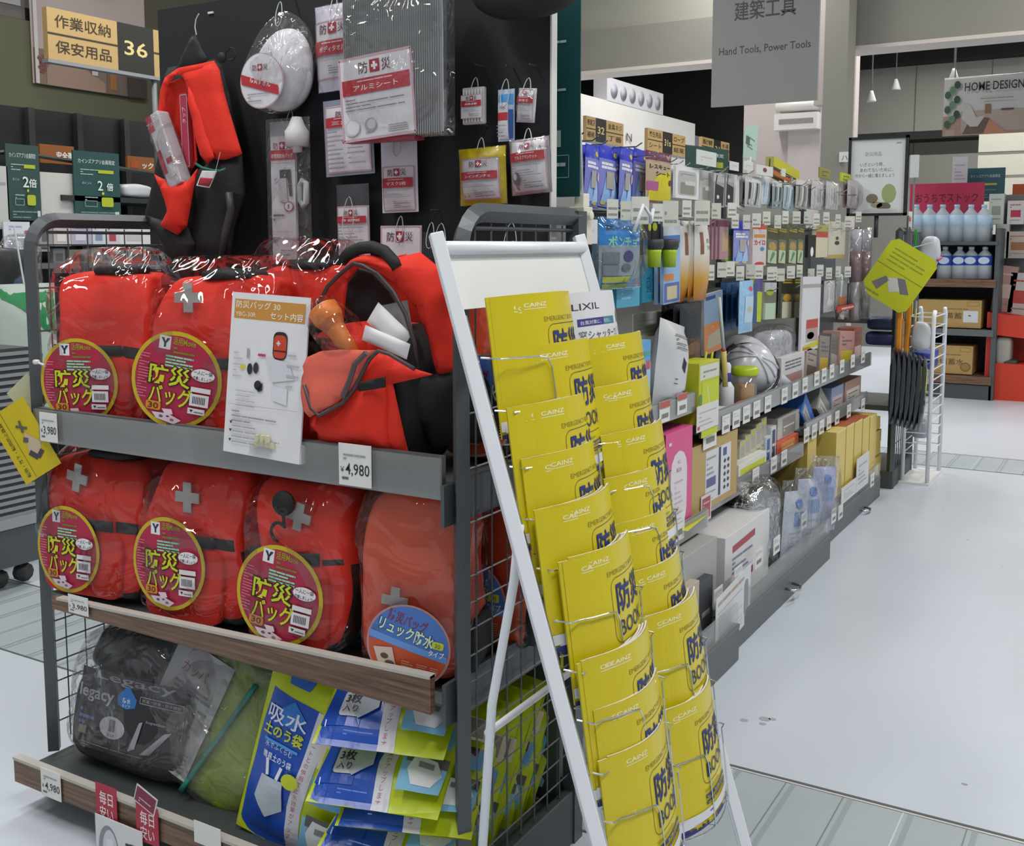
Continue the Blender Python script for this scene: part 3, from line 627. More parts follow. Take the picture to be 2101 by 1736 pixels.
m = MB(); m.quad((w*.5, .004, h*.12), (w*.5, .004, 0), (w*.5+.01, .09, 0), (w*.5+.01, .09, .012), 'e6dfdc'); m.box(-w*.46, .004, 0, w*.46, .1, .004, 'd6d4d4'); m.build('card_foot', t, solid=.002)
m = MB(); m.box(-w*.12, -.006, h*.02, w*.14, -.003, h*.075, 'clear_plastic'); m.build('clip_sleeve', t)

# ---------------------------------------------------------------- the open demonstration backpack
t = thing('open_backpack', 'open red backpack spilling an orange torch and white packs on the upper shelf', 'backpack', (at(770, 720, Y=1.75).x, 1.75, .942))
OB = t.location.copy()
def LP(px, py, Y): return at(px, py, Y=Y)-OB
def outline(pts, Y): return [((lambda q: (q.x, q.z))(LP(px, py, Y))) for px, py in pts]
def panel(name, pts, Y, m, puff=.02, edge=.05, lean=None, par=None, amp=.003, solid=.004, org=None, seed=1):
    q = MB(); o = org or OB
    q.cloth([((lambda k: (k.x-o.x, k.z-o.z))(at(px, py, Y=Y))) for px, py in pts], m, Y-o.y, puff, edge, lean=lean, amp=amp, seed=seed); return q.build(name, par or t, solid=solid)
def cord(name, pts, Y, r, m, par=None, org=None, n=7):
    o = org or OB; q = MB(); q.tube([at(px, py, Y=Y)-o for px, py in pts], r, m, n); return q.build(name, par or t)
m = MB(); m.blob(.235, .19, .30, lambda x, y, z: 'black_nylon' if (x > .5 or y > .3) else 'red_nylon', 5, 14, .006, 8, 3, c=(.01, .03)); m.build('bag_body', t)
m = MB(); m.cloth(outline([(655, 660), (656, 620), (690, 568), (722, 538), (745, 527), (800, 530), (832, 522), (868, 558), (885, 605), (890, 700), (886, 800), (650, 780)], 1.80), 'red_nylon_deep', .05, -.03, .05); m.build('back_sheet', t, solid=.004)
panel('lining', [(708, 700), (704, 640), (710, 585), (735, 550), (765, 560), (800, 598), (824, 650), (850, 740), (800, 745)], 1.765, 'black_nylon', -.02, .04, amp=.006)
panel('hood_inside', [(652, 645), (660, 603), (690, 567), (722, 536), (738, 545), (712, 575), (708, 612), (704, 660), (680, 650), (655, 665)], 1.73, 'red_nylon_deep', -.008, .03)
panel('hood_flap', [(690, 566), (722, 534), (745, 525), (800, 529), (832, 519), (868, 557), (886, 605), (892, 690), (887, 768), (860, 776), (856, 750), (848, 700), (828, 635), (796, 583), (760, 549), (738, 541), (715, 552)], 1.70, 'red_nylon', .028, .03, lean=lambda x, z: .05*max(0, x/.12))
cord('zip_edge', [(653, 650), (655, 620), (672, 588), (700, 560), (725, 540), (745, 545), (775, 562), (806, 598), (832, 645), (850, 705), (857, 755)], 1.69, .0045, '3a302e')
panel('side_panel_black', [(804, 786), (888, 767), (907, 800), (925, 880), (932, 932), (836, 930)], 1.67, 'black_nylon', .02, .05, lean=lambda x, z: .10*max(0, (x-.06)/.1))
panel('front_panel', [(650, 870), (660, 850), (705, 828), (745, 770), (775, 723), (800, 728), (850, 757), (888, 768), (806, 787), (838, 930), (655, 912)], 1.672, 'red_nylon', .012, .04)
fpk = panel('front_pocket', [(637, 855), (660, 852), (705, 828), (745, 792), (790, 776), (794, 800), (804, 922), (660, 908), (652, 884), (637, 886)], 1.664, 'red_nylon', .020, .035, seed=5)
panel('webbing_band', [(734, 786), (790, 773), (791, 794), (737, 803)], 1.640, 'black_nylon', .003, .01, par=fpk)
flp = panel('flap_lining', [(620, 750), (628, 735), (660, 721), (700, 718), (775, 719), (757, 736), (742, 766), (726, 796), (702, 826), (655, 852), (640, 838), (628, 805)], 1.65, 'coral_lining', .012, .05, lean=lambda x, z: -.05*max(0, (.20-z)/.15), seed=8)
cord('zip_edge', [(850, 757), (825, 742), (800, 727), (776, 720), (758, 737), (743, 766), (727, 797), (703, 827), (655, 853), (638, 838), (624, 790)], 1.622, .0042, '4b3c3a', flp)
cord('zip_tape', [(752, 724), (728, 748), (718, 780), (703, 815)], 1.612, .006, '584a4a', flp, n=5)
cord('handle', [(704, 534), (716, 519), (740, 509), (765, 507), (788, 515), (806, 535), (816, 552)], 1.715, .013, 'black_nylon', n=9)
cord('shoulder_strap', [(668, 662), (640, 678), (622, 700), (618, 730), (640, 742)], 1.69, .013, 'black_nylon')
def lean_thing(name, label, cat, a, b, Y):
    p, q = at(*a, Y=Y), at(*b, Y=Y); d = q-p; tt = thing(name, label, cat, p, 0, None, 0, math.atan2(d.x, d.z)); return tt, d.length
tt, l = lean_thing('torch', 'orange torch wrapped in clear film sticking out of the open backpack', 'torch', (722, 726), (662, 634), 1.675)
m = MB(); m.lathe([(.017, -.02), (.019, l*.4), (.021, l*.55), (.028, l*.72), (.032, l*.8), (.032, l)], ['d07428', 'd07428', 'b8601e', 'dc7c2e', 'dc7c2e'], 20); tb = m.build('torch_body', tt)
m = MB(); m.lathe([(.030, l), (.027, l+.003), (.01, l+.004)], 'e3d3c4', 20); m.build('torch_lens', tb)
m = MB(); m.blob(.078, .076, l*1.25, 'film', 4, 12, .008, 22, 3, z0=-.01); m.build('plastic_wrap', tt)
tt, l = lean_thing('mask_pack', 'folded white mask pack leaning out of the open backpack', 'pack', (832, 706), (764, 640), 1.69)
m = MB(); m.packet(.05, l, .022, 'dcdcda', seed=2); m.build('pack_body', tt)
tt, l = lean_thing('tissue_pack', 'flat white pack lying across the mouth of the open backpack', 'pack', (838, 722), (746, 682), 1.675)
m = MB(); m.packet(.032, l, .016, 'd6d7da', seed=6); m.build('pack_body', tt)
tt, l = lean_thing('drink_pouch', 'grey plastic pouch deep inside the open red backpack', 'pouch', (830, 765), (806, 622), 1.735)
m = MB(); m.packet(.075, l, .03, mat('pouch_grey', '8d8f93', .3, metal=.4), seed=9); m.build('pouch_body', tt)
p = at(652, 724, Y=1.70); tt = thing('work_gloves', 'black gloves tucked beside the orange torch in the open backpack', 'gloves', p, 0, None, 0, R(-30))
m = MB(); m.blob(.06, .05, .06, 'black_nylon', 3, 10, .012, 20, 4, z0=-.03); m.build('glove_body', tt)
# ================================================================ goods hung on the black board
CR = 'b8313c'
def bosai(x, z, s, col='6a3a42'):
    return [txt('防', x-s*1.15, z-s*.4, s, col, 'c', s*.9, .005), rect(x-s*.5, z-s*.5, x+s*.5, z+s*.5, 'a9283a'), cross(x, z, s*.62, 'ece6e8', .36), txt('災', x+s*1.15, z-s*.4, s, col, 'c', s*.9, .005)]
def insert(w, h, title, s=None, band=None, body=True, z0=0, sub=True, seed=1, base='dddbe0', x0=0, edge=True):
    """printed insert: mark, red title band, small print; centred on x0, bottom z0"""
    s = s or w*.17; o = [rect(x0-w/2, z0, x0+w/2, z0+h, base)]
    if edge: o.append(frame(x0-w/2, z0, x0+w/2, z0+h, w*.03, 'c9a4ae'))
    o += bosai(x0, z0+h*.87, s)
    b0, b1 = band or (.58, .76)
    o += [rect(x0-w*.47, z0+h*b0, x0+w*.47, z0+h*b1, CR), txt(title, x0, z0+h*(b0+(b1-b0)*.25), h*(b1-b0)*.42, 'f0e2e2', 'c', w*.62, .012)]
    if sub: o.append(lines(x0-w*.25, z0+h*(b0+(b1-b0)*.78), x0+w*.25, z0+h*b1, 1, 'e2b9bb', .4))
    if body: o += [lines(x0-w*.4, z0+h*.3, x0+w*.4, z0+h*(b0-.04), 5, 'a3a1a8', .35, seed), lines(x0-w*.1, z0+h*.08, x0+w*.4, z0+h*.24, 4, '8f8d94', .45, seed+3)]
    return o
def hung(x0, y0, x1, y1, name, label, cat, Y=None, tilt=0, lp=True, lx=0):
    Y = Y or YBD-.03
    ym, xm = (y0+y1)/2, (x0+x1)/2; a, b = at(x0, ym, Y=Y), at(x1, ym, Y=Y); zt, zb = at(xm, y0, Y=Y).z, at(xm, y1, Y=Y).z
    t = thing(name, label, cat, ((a.x+b.x)/2, Y, zt), 0, None, 0, R(tilt))
    w, h = b.x-a.x, zt-zb
    if lp: m = MB(); loop(m, lx, .022, .06, .010, 0.0); m.tube([(lx, -.002, .05), (lx, YBD-Y, .05)], .002, 'dark_steel', 5); m.build('cable_tie', t)
    return t, w, h
def pouch(x0, y0, x1, y1, name, label, cat, tk=.02, front='dcd9e0', ops=None, tilt=0, seed=0, film=False, seal=.04, opsfn=None, Y=None, amp=.002, lp=True):
    t, w, h = hung(x0, y0, x1, y1, name, label, cat, Y, tilt, lp)
    m = MB(); m.packet(w, h, tk, front, seed=seed, seal=seal, z0=-h, amp=amp)
    o = m.build('pouch_body', t)
    if opsfn:
        S = pkt(w, h, tk, amp, seed, seal, 0, -h); m = MB(); m.decal(opsfn(w, h), S, cut=.012, cutz=.014, eps=.0007)
        m.build('printed_insert', t)
    if film: m = MB(); m.packet(w*1.04, h*1.02, tk*1.3+.012, 'film', seed=seed+2, seal=.02, z0=-h*1.01, amp=.004, y=-.001); m.build('plastic_wrap', t)
    return t, w, h
pouch(648, 8, 732, 186, 'body_towel', 'white body towel pack at the top left of the silver sheet', 'towel', .03, 'dfdbe8', film=True, tilt=-2, opsfn=lambda w, h: insert(w*.98, h*.66, 'ボディタオル', w*.2, z0=-h*.86, band=(.4, .66)))
# aluminium sheet with ribbed silver body
t, w, h = hung(726, -30, 944, 284, 'aluminium_sheet', 'large ribbed silver aluminium sheet pack in clear film', 'sheet', YBD-.06)
rib = bpy.data.materials.new('foil_ribbed'); rib.use_nodes = True; nt = rib.node_tree; b = nt.nodes['Principled BSDF']
b.inputs['Metallic'].default_value = .8; b.inputs['Roughness'].default_value = .16; b.inputs['Base Color'].default_value = (*lin('d6d8db'), 1)
tc = nt.nodes.new('ShaderNodeTexCoord'); wv = nt.nodes.new('ShaderNodeTexWave'); wv.inputs['Scale'].default_value = 52; wv.inputs['Distortion'].default_value = 1.2; wv.inputs['Detail'].default_value = 1; wv.inputs['Detail Scale'].default_value = .4
bp = nt.nodes.new('ShaderNodeBump'); bp.inputs['Strength'].default_value = .9; bp.inputs['Distance'].default_value = .009
nt.links.new(tc.outputs['Object'], wv.inputs['Vector']); nt.links.new(wv.outputs['Fac'], bp.inputs['Height']); nt.links.new(bp.outputs[0], b.inputs['Normal']); MATS['foil_ribbed'] = rib
m = MB()
for i in range(5): m.box(-w/2+.004*i, -.012*i-.012, -h+.003*(i % 2), w/2-.03+.006*i, -.012*i-.002, 0, 'foil_ribbed')
m.build('folded_sheet', t, bevel=.004)
m = MB(); hh = h*.54; Mx = Matrix.Translation((-w*.1, -.0605, -h)) @ Matrix.Rotation(R(-4), 4, 'Y')
ww = w*.68; m.decal(insert(ww, hh, 'アルミシート', ww*.14, (.55, .74), False)+[lines(-ww*.44, hh*.36, ww*.4, hh*.53, 4, '77757c', .25, 4), ell(-ww*.1, hh*.16, ww*.085, hh*.085, 'a6a6aa', 20), ell(-ww*.09, hh*.17, ww*.06, hh*.06, 'cfcfd2', 16), poly([(-ww*.18, hh*.05), (-ww*.15, hh*.13), (-ww*.11, hh*.1)], 'a6a6aa'), ell(-ww*.36, hh*.15, ww*.11, hh*.1, 'cac8cc', 18), ell(-ww*.35, hh*.155, ww*.09, hh*.085, 'dddbe0', 18), lines(ww*.15, hh*.04, ww*.42, hh*.14, 4, '8a888e', .4, 6)], M=Mx)
m.build('printed_insert', t)
m = MB(); m.box(-w*.49, -.05, -h-.008, w*.2, -.012, -h, 'b8495a'); m.build('insert_edge', t)
m = MB(); m.packet(w*1.04, h*1.02, .15, 'film', seed=4, seal=.02, z0=-h*1.01, amp=.006, y=-.03); m.build('plastic_wrap', t)
# emergency water bag, long
t, w, h = hung(557, 243, 645, 533, 'water_bag', 'long clear pack with a water carrier bag and white tap', 'bag')
m = MB(); m.box(-w*.42, -.012, -h, w*.14, -.004, -h*.06, 'd9d7dc'); m.build('card_back', t)
m = MB(); ops = [rect(-w*.42, -h*.12, w*.14, -h*.02, 'b6b4bb'), rect(-w*.4, -h*.31, w*.12, -h*.14, 'd9cdd3')]+bosai(-w*.14, -h*.19, w*.13)+[rect(-w*.42, -h*.29, w*.14, -h*.22, CR), txt('非常用給水バッグ', -w*.14, -h*.275, h*.035, 'f0e2e2', 'c', w*.5, .01)]
ops += [poly([(-w*.2, -h*.36), (w*.05, -h*.36), (w*.08, -h*.55), (w*.02, -h*.55), (-w*.02, -h*.42), (-w*.2, -h*.42)], '4b4a4d'), poly([(-w*.25, -h*.42), (-w*.05, -h*.42), (-w*.02, -h*.6), (-w*.22, -h*.58)], 'bebcc2'), ell(0, -h*.62, w*.11, h*.035, 'b5404a', 20), ell(0, -h*.62, w*.09, h*.029, 'dedce0', 20), txt('5', 0, -h*.635, h*.04, '3c3a3e', 'c', None, .01), lines(-w*.36, -h*.72, -w*.1, -h*.66, 2, '6c6a70', .5), lines(-w*.38, -h*.86, w*.1, -h*.78, 4, 'bdbbc0', .2), lines(-w*.2, -h*.97, w*.1, -h*.92, 3, '9a989e', .5)]
m.decal(ops, y=-.0122, eps=.0003); m.build('printed_insert', t)
m = MB(); m.lathe([(.028, -.02), (.03, .015), (.02, .03), (.012, .05)], 'dcdcda', 16, (w*.32, -.03, -h*.15)); m.tube([(w*.32, -.03, -h*.17), (w*.33, -.03, -h*.25)], .012, 'd2d2d0', 8); m.build('tap', t)
m = MB(); m.tube([(w*.36, -.02, -h*.44), (w*.44, -.02, -h*.46), (w*.44, -.02, -h*.6), (w*.36, -.02, -h*.62), (w*.3, -.02, -h*.58), (w*.3, -.02, -h*.48)], .008, 'b9babc', 6, True); m.build('carry_handle', t)
m = MB(); m.packet(w*1.02, h, .05, 'film_soft', seed=8, seal=.03, z0=-h, amp=.005, y=-.014); m.build('plastic_wrap', t)
# padded hood
t, w, h = hung(517, 22, 641, 233, 'padded_hood', 'white padded hood in a clear bag with a round red-banded label', 'hood', YBD-.05)
m = MB(); m.blob(w*.88, .09, h*.8, mat('hood_white', 'dcdde2', .65, nz=.03), 2.3, 16, .005, 8, 3, z0=-h*.98, shape=lambda x, y, z: (1-.16*max(0, z)**1.5, 1-.4*max(0, z), .02*max(0, z), 0)); m.build('hood_body', t)
m = MB(); m.tube([(-w*.02, -.045, -h*.35), (w*.05, -.05, -h*.5), (w*.1, -.045, -h*.8)], .003, 'c5c6cc', 5); m.build('seam_line', t)
r = w*.36; fn = lambda u, v: (Vector((u-w*.1, -.054+.9*u*u+.35*(v+h*.7)**2, v)), Vector((0, -1, 0)))
m = MB(); zc = -h*.7; m.decal([ell(0, zc, r, h*.27, 'c5a9b0', 36), ell(0, zc, r*.95, h*.26, 'dcdadf', 36)]+bosai(0, zc+h*.13, r*.22)+[poly([(-r*.93, zc+h*.08), (r*.8, zc-h*.06), (r*.8, zc-h*.15), (-r*.9, zc-.005)], CR), txt('防災ずきん', 0, zc-h*.035, h*.06, 'f0e2e2', 'c', r*.95, .01, R(-14)), lines(-r*.6, zc-h*.2, r*.4, zc-h*.1, 3, '9d9ba1', .35)], fn, cut=.015, eps=.0004); m.build('round_label', t)
m = MB(); m.blob(w, .11, h, 'film_soft', 2.6, 14, .014, 12, 6, z0=-h, shape=lambda x, y, z: (1-.62*max(0, z)**2, 1-.6*max(0, z), .01*z, 0)); m.build('plastic_wrap', t)
pouch(664, 202, 764, 360, 'triangular_bandage', 'flat pack with a white printed sheet, hanging under the body towel', 'bandage', .014, mat('pack_bluegrey', '8d93a6', .35), tilt=-2, seed=3, opsfn=lambda w, h: insert(w*.88, h*.86, '三角巾', w*.13, (.68, .83), False, -h*.95)+[lines(-w*.4, -h*.9, -w*.05, -h*.38, 9, '9c9aa0', .3, 3), lines(w*.02, -h*.55, w*.35, -h*.5, 1, '55535a', .4), lines(w*.05, -h*.85, w*.38, -h*.6, 4, 'a5a3a9', .3, 9), line(w*.0, -h*.75, w*.3, -h*.5, .001, 'a9a7ac')])
pouch(782, 287, 856, 436, 'mask_pack', 'white pack of three masks below the silver sheet', 'mask pack', .02, 'dddae6', tilt=-1, seed=5, opsfn=lambda w, h: insert(w*.86, h*.6, 'マスク3枚', w*.16, (.52, .74), True, -h*.97))
t, w, h = pouch(692, 378, 757, 525, 'plaster_pack', 'small pack of plasters with a clear folded top, left of the mask pack', 'plaster pack', .012, 'd8d5dd', tilt=-1, seed=7, lp=False, opsfn=lambda w, h: [rect(-w*.5, -h*.3, w*.5, 0, '43454a')]+insert(w*.94, h*.68, '今週版', w*.14, (.66, .8), True, -h*.99)); m = MB(); loop(m, 0, -.03, .1, .016, -.014); m.build('cable_tie', t)
pouch(942, 303, 1037, 420, 'rain_poncho', 'bright yellow rain poncho pack with a white label', 'poncho', .035, mat('poncho_yellow', 'd0b914', .35, nz=.05, bump=.3, bs=25), tilt=-2, seed=9, film=True, amp=.004, opsfn=lambda w, h: insert(w*.78, h*.7, 'レインポンチョ', w*.12, (.48, .68), True, -h*.9))
pouch(1045, 284, 1126, 398, 'foil_blanket', 'white aluminium blanket pack at the right of the yellow poncho', 'blanket', .03, mat('pack_silver', 'a9a7ad', .3, metal=.4), tilt=-4, seed=11, film=True, opsfn=lambda w, h: insert(w*.86, h*.92, 'アルミブランケット', w*.12, (.58, .76), True, -h*.95)+[ell(-w*.24, -h*.72, w*.1, h*.12, '6d6b70', 14), ell(-w*.26, -h*.68, w*.05, h*.06, 'b5b3b8', 10)])
t, w, h = hung(954, 180, 999, 256, 'cotton_swabs', 'pack of cotton swabs, leftmost of three tiny packs at upper right', 'swab pack')
m = MB(); m.box(-w/2, -.012, -h, w/2, 0, 0, 'c9c7c2'); m.build('pack_body', t, bevel=.003)
for i in range(7): m = MB(); x = -w*.4+i*w*.133; m.tube([(x, -.014, -h*.06), (x, -.014, -h*.94)], .0022, 'e2e0dc', 5); m.build('swab', t)
m = MB(); m.decal(insert(w*.94, h*.62, '綿棒', w*.15, (.5, .76), True, -h*.84), y=-.018); m.build('printed_insert', t)
t, w, h = pouch(1022, 183, 1056, 290, 'toothbrush_pack', 'narrow blue and clear toothbrush pack, middle of three tiny packs', 'toothbrush pack', .014, mat('pack_clearblue', 'b5c6dc', .25), seed=13, opsfn=lambda w, h: [rect(-w*.4, -h*.3, w*.45, -h*.1, '4f97d8'), rect(-w*.45, -h*.95, w*.2, -h*.26, 'd9d6dc'), rect(-w*.42, -h*.6, w*.18, -h*.45, CR), rect(w*.22, -h*.95, w*.45, -h*.4, '2f4f94')]+bosai(-w*.1, -h*.35, w*.11)+[lines(-w*.4, -h*.9, w*.15, -h*.65, 4, '9a98a0', .3)])
pouch(1065, 181, 1102, 251, 'emergency_pack', 'tiny white pack, rightmost of three at the upper right of the board', 'pack', .022, 'd7d5da', tilt=5, seed=15, film=True, amp=.005, opsfn=lambda w, h: insert(w*.8, h*.9, '非常食', w*.14, (.55, .75), True, -h*.95))
pouch(782, 463, 866, 620, 'emergency_card', 'white card with a red cross mark partly behind the open backpack', 'card', .008, 'd8d5da', seed=17, opsfn=lambda w, h: insert(w*.96, h*.97, '簡易トイレ', w*.2, (.36, .6), False, -h*.985, False, edge=True))
pouch(868, 476, 905, 620, 'black_pouch', 'black film pouch hanging beside the red cross card', 'pouch', .03, mat('pouch_black', '2a2b2e', .25, bump=.4, bs=18), seed=19, Y=YBD-.03)
m = MB()
for px, py in ((908, 458), (1052, 457)):
    p = at(px, py, Y=YBD-.02); t = thing('cable_tie', ('loose clear tie loop hanging left of the rack frame top' if px < 1000 else 'loose clear tie loop hanging behind the rack frame top bar'), 'cable tie', p)
    q = MB(); loop(q, 0, 0, .085, .016, -.005); q.build('tie_loop', t)
    q = MB(); q.blob(.006, .006, .008, 'd7dbdc', 3, 3, 0, 1, z0=-.048); q.build('tie_head', t)
p = at(1085, 10, Y=YBD-.06)
t = thing('cloth_cap', 'black cloth cap hanging at the top right corner of the board', 'cap', (p.x, YBD-.07, p.z))
m = MB(); m.blob(.26, .1, .14, 'black_nylon', 2.4, 12, .012, 9, 2, z0=-.03); m.build('cap_body', t)
m = MB(); m.tube([(0, 0, .09), (0, .06, .14)], .004, 'dark_steel', 5); m.build('cable_tie', t)
# hanging red rucksack on its strap
HR = at(405, 330, Y=1.99); HR = Vector((HR.x, 1.99, HR.z))
t = thing('hanging_rucksack', 'red and black rucksack hung from the board top by its strap', 'backpack', HR)
def hp(name, pts, Y, m, puff=.015, edge=.03, **k): return panel(name, pts, Y, m, puff, edge, par=t, org=HR, **k)
hp('bag_body', [(345, 140), (440, 122), (456, 135), (472, 200), (498, 320), (504, 400), (482, 470), (474, 540), (345, 546), (338, 505), (306, 462), (300, 440), (318, 360), (330, 300), (330, 190)], 2.02, 'black_nylon', .03, .05)
hp('open_interior', [(338, 175), (384, 154), (397, 230), (404, 330), (376, 375), (345, 320), (330, 255)], 1.968, 'red_nylon_deep', -.012, .03)
hp('hood_rim', [(326, 235), (330, 185), (340, 160), (365, 141), (440, 126), (446, 140), (386, 152), (362, 153), (346, 175), (338, 225), (332, 290)], 1.955, 'red_nylon', .012, .02)
hp('front_flap', [(372, 152), (440, 126), (451, 144), (460, 190), (476, 245), (497, 316), (464, 327), (436, 326), (421, 292), (402, 242), (390, 196), (382, 168)], 1.955, 'red_nylon', .014, .03)
hp('flap_fold', [(388, 178), (400, 200), (416, 245), (440, 322), (426, 336), (412, 318), (404, 290), (396, 250), (386, 205)], 1.942, 'red_nylon', .006, .015)
hp('front_pocket', [(317, 358), (346, 373), (386, 373), (406, 346), (397, 390), (384, 462), (366, 482), (330, 462), (346, 432), (336, 400)], 1.93, 'red_nylon', .02, .03)
hp('lower_panel', [(300, 442), (330, 452), (384, 462), (400, 500), (392, 542), (346, 545), (338, 505)], 1.955, 'black_nylon', .02, .03)
hp('side_panel', [(404, 352), (440, 328), (497, 320), (500, 400), (480, 470), (470, 535), (400, 520), (388, 462), (398, 390)], 1.975, 'black_nylon', .02, .04)
hp('hanging_strap', [(392, 78), (402, 72), (414, 98), (428, 124), (398, 138), (362, 141), (376, 112)], 1.96, 'black_nylon', .006, .015)
cord('hook_wire', [(403, 72), (400, 55), (402, 40), (408, 28)], 1.965, .0016, 'b9bcbe', t, HR, 5)
q = MB(); k = at(455, 118, Y=1.955)-HR; q.lathe([(.013, -.003), (.013, .003)], 'black_nylon', 14, k, 'y'); q.tube([at(x, y, Y=1.955)-HR for x, y in ((462, 110), (472, 98), (480, 100), (484, 112), (479, 122), (470, 124))], .002, 'black_nylon', 5); q.build('hanger_hook', t)
cord('drawcord', [(402, 336), (416, 345), (438, 350), (452, 351), (462, 347)], 1.925, .0035, '1d6b4e', t, HR)
cord('shoulder_strap', [(470, 395), (474, 430), (462, 480), (456, 530)], 1.945, .010, '39383a', t, HR)
hp('swing_tag', [(415, 350), (445, 351), (430, 386), (403, 381)], 1.918, 'd9d5d7', 0, .01, amp=0, solid=.0015)
hp('tag_print', [(411, 364), (437, 366), (429, 383), (406, 379)], 1.9165, 'b03040', 0, .01, amp=0, solid=.0005)
cord('tag_cord', [(442, 352), (452, 312)], 1.92, .0009, 'dadada', t, HR, 4)
def slant(name, label, cat, a, b, Y): return lean_thing(name, label, cat, a, b, Y)
tt, l = slant('clear_box_pack', 'clear pack with white and red inserts standing in the pocket of the hanging rucksack', 'pack', (372, 382), (322, 236), 1.935)
m = MB(); m.box(-.024, -.02, 0, .024, .02, l, mat('pack_pale', 'c3bdc2', .4)); m.build('inner_box', tt, bevel=.004)
m = MB(); m.decal([[rect(-.023, l*.78, -.003, l*.99, 'b03048'), rect(-.022, l*.2, -.008, l*.52, 'b03048'), rect(0, l*.3, .02, l*.37, 'b03048'), rect(.002, l*.12, .022, l*.28, 'cfcdd0')], txt('アル', -.013, l*.85, .014, 'e8c4c8', 'c', None, .01)], y=-.0205); m.build('printed_insert', tt)
m = MB(); m.blob(.056, .05, l*1.03, 'film_soft', 6, 10, .006, 24, 2, z0=-.004); m.build('plastic_wrap', tt)
tt, l = slant('card_pack', 'flat pack with a crimson front deep inside the hanging rucksack', 'pack', (386, 345), (379, 192), 1.965)
m = MB(); m.box(-.012, -.006, 0, .014, .008, l, 'b0384e'); m.decal([frame(-.011, .004, .013, l-.004, .002, 'd3a3b2'), txt('タップ', .006, l*.6, .014, 'e6c3cb', 'l', None, .01, R(90))], y=-.0065); m.build('pack_body', tt)
tt = None
# green members poster behind the board edge and its pole
a, b = at(1128, 12, Y=2.16), at(1189, 404, Y=2.16); w_, h_ = .34, .62
zb = at(1160, 404, Y=2.16).z
t = thing('green_poster', 'tall dark green poster sticking out behind the right edge of the black board', 'poster', (b.x-w_/2, 2.16, zb))
m = MB(); m.box(-w_/2, 0, 0, w_/2, .003, h_, mat('poster_green', '1c4a4a', .4))
m.decal([txt('カインズアプリ会員限定', w_*.3, h_*.84, .03, 'd5dcd8', 'r', w_*.85, .006), txt('2倍', -.02, h_*.5, .1, 'd5dcd8', 'c', None, .01), frame(w_*.18, h_*.73, w_*.36, h_*.76, .002, '7f9a97'), lines(w_*.2, h_*.55, w_*.4, h_*.57, 1, 'a9bcb8'), lines(w_*.15, h_*.38, w_*.4, h_*.4, 1, 'a9bcb8'), rect(w_*.22, h_*.18, w_*.36, h_*.24, '9fb2ae'), frame(w_*.2, h_*.07, w_*.42, h_*.15, .002, '7fa09a'), lines(w_*.22, h_*.08, w_*.4, h_*.14, 2, 'a9bcb8')])
m.build('poster_sheet', t)
p0 = at(1196, 425, Y=2.19); p1 = at(1182, 18, Y=2.19)
t = thing('sign_pole', 'thin white pole clamped to the rear post of the rack', 'pole', (p0.x, 2.19, p0.z))
m = MB(); m.tube([(0, 0, -.03), (p1.x-p0.x, 0, p1.z-p0.z)], .004, 'c9cbc8', 6); m.build('pole_rod', t)
m = MB(); m.box(-.02, -.03, -.085, .018, .015, .0, 'd6d3c0'); m.box(-.012, -.02, 0, .012, .01, .03, 'dcdacb'); m.tube([(.012, -.012, -.02), (.03, -.012, -.02)], .011, 'dcdacb', 8); m.box(-.016, -.034, -.08, -.004, -.03, -.01, 'c5c2b0'); m.build('clamp', t, bevel=.002)
m = MB(); m.lathe([(.003, -.004), (.003, .003)], '66665f', 8, (.0, -.032, -.02), 'y'); m.build('screw', t)

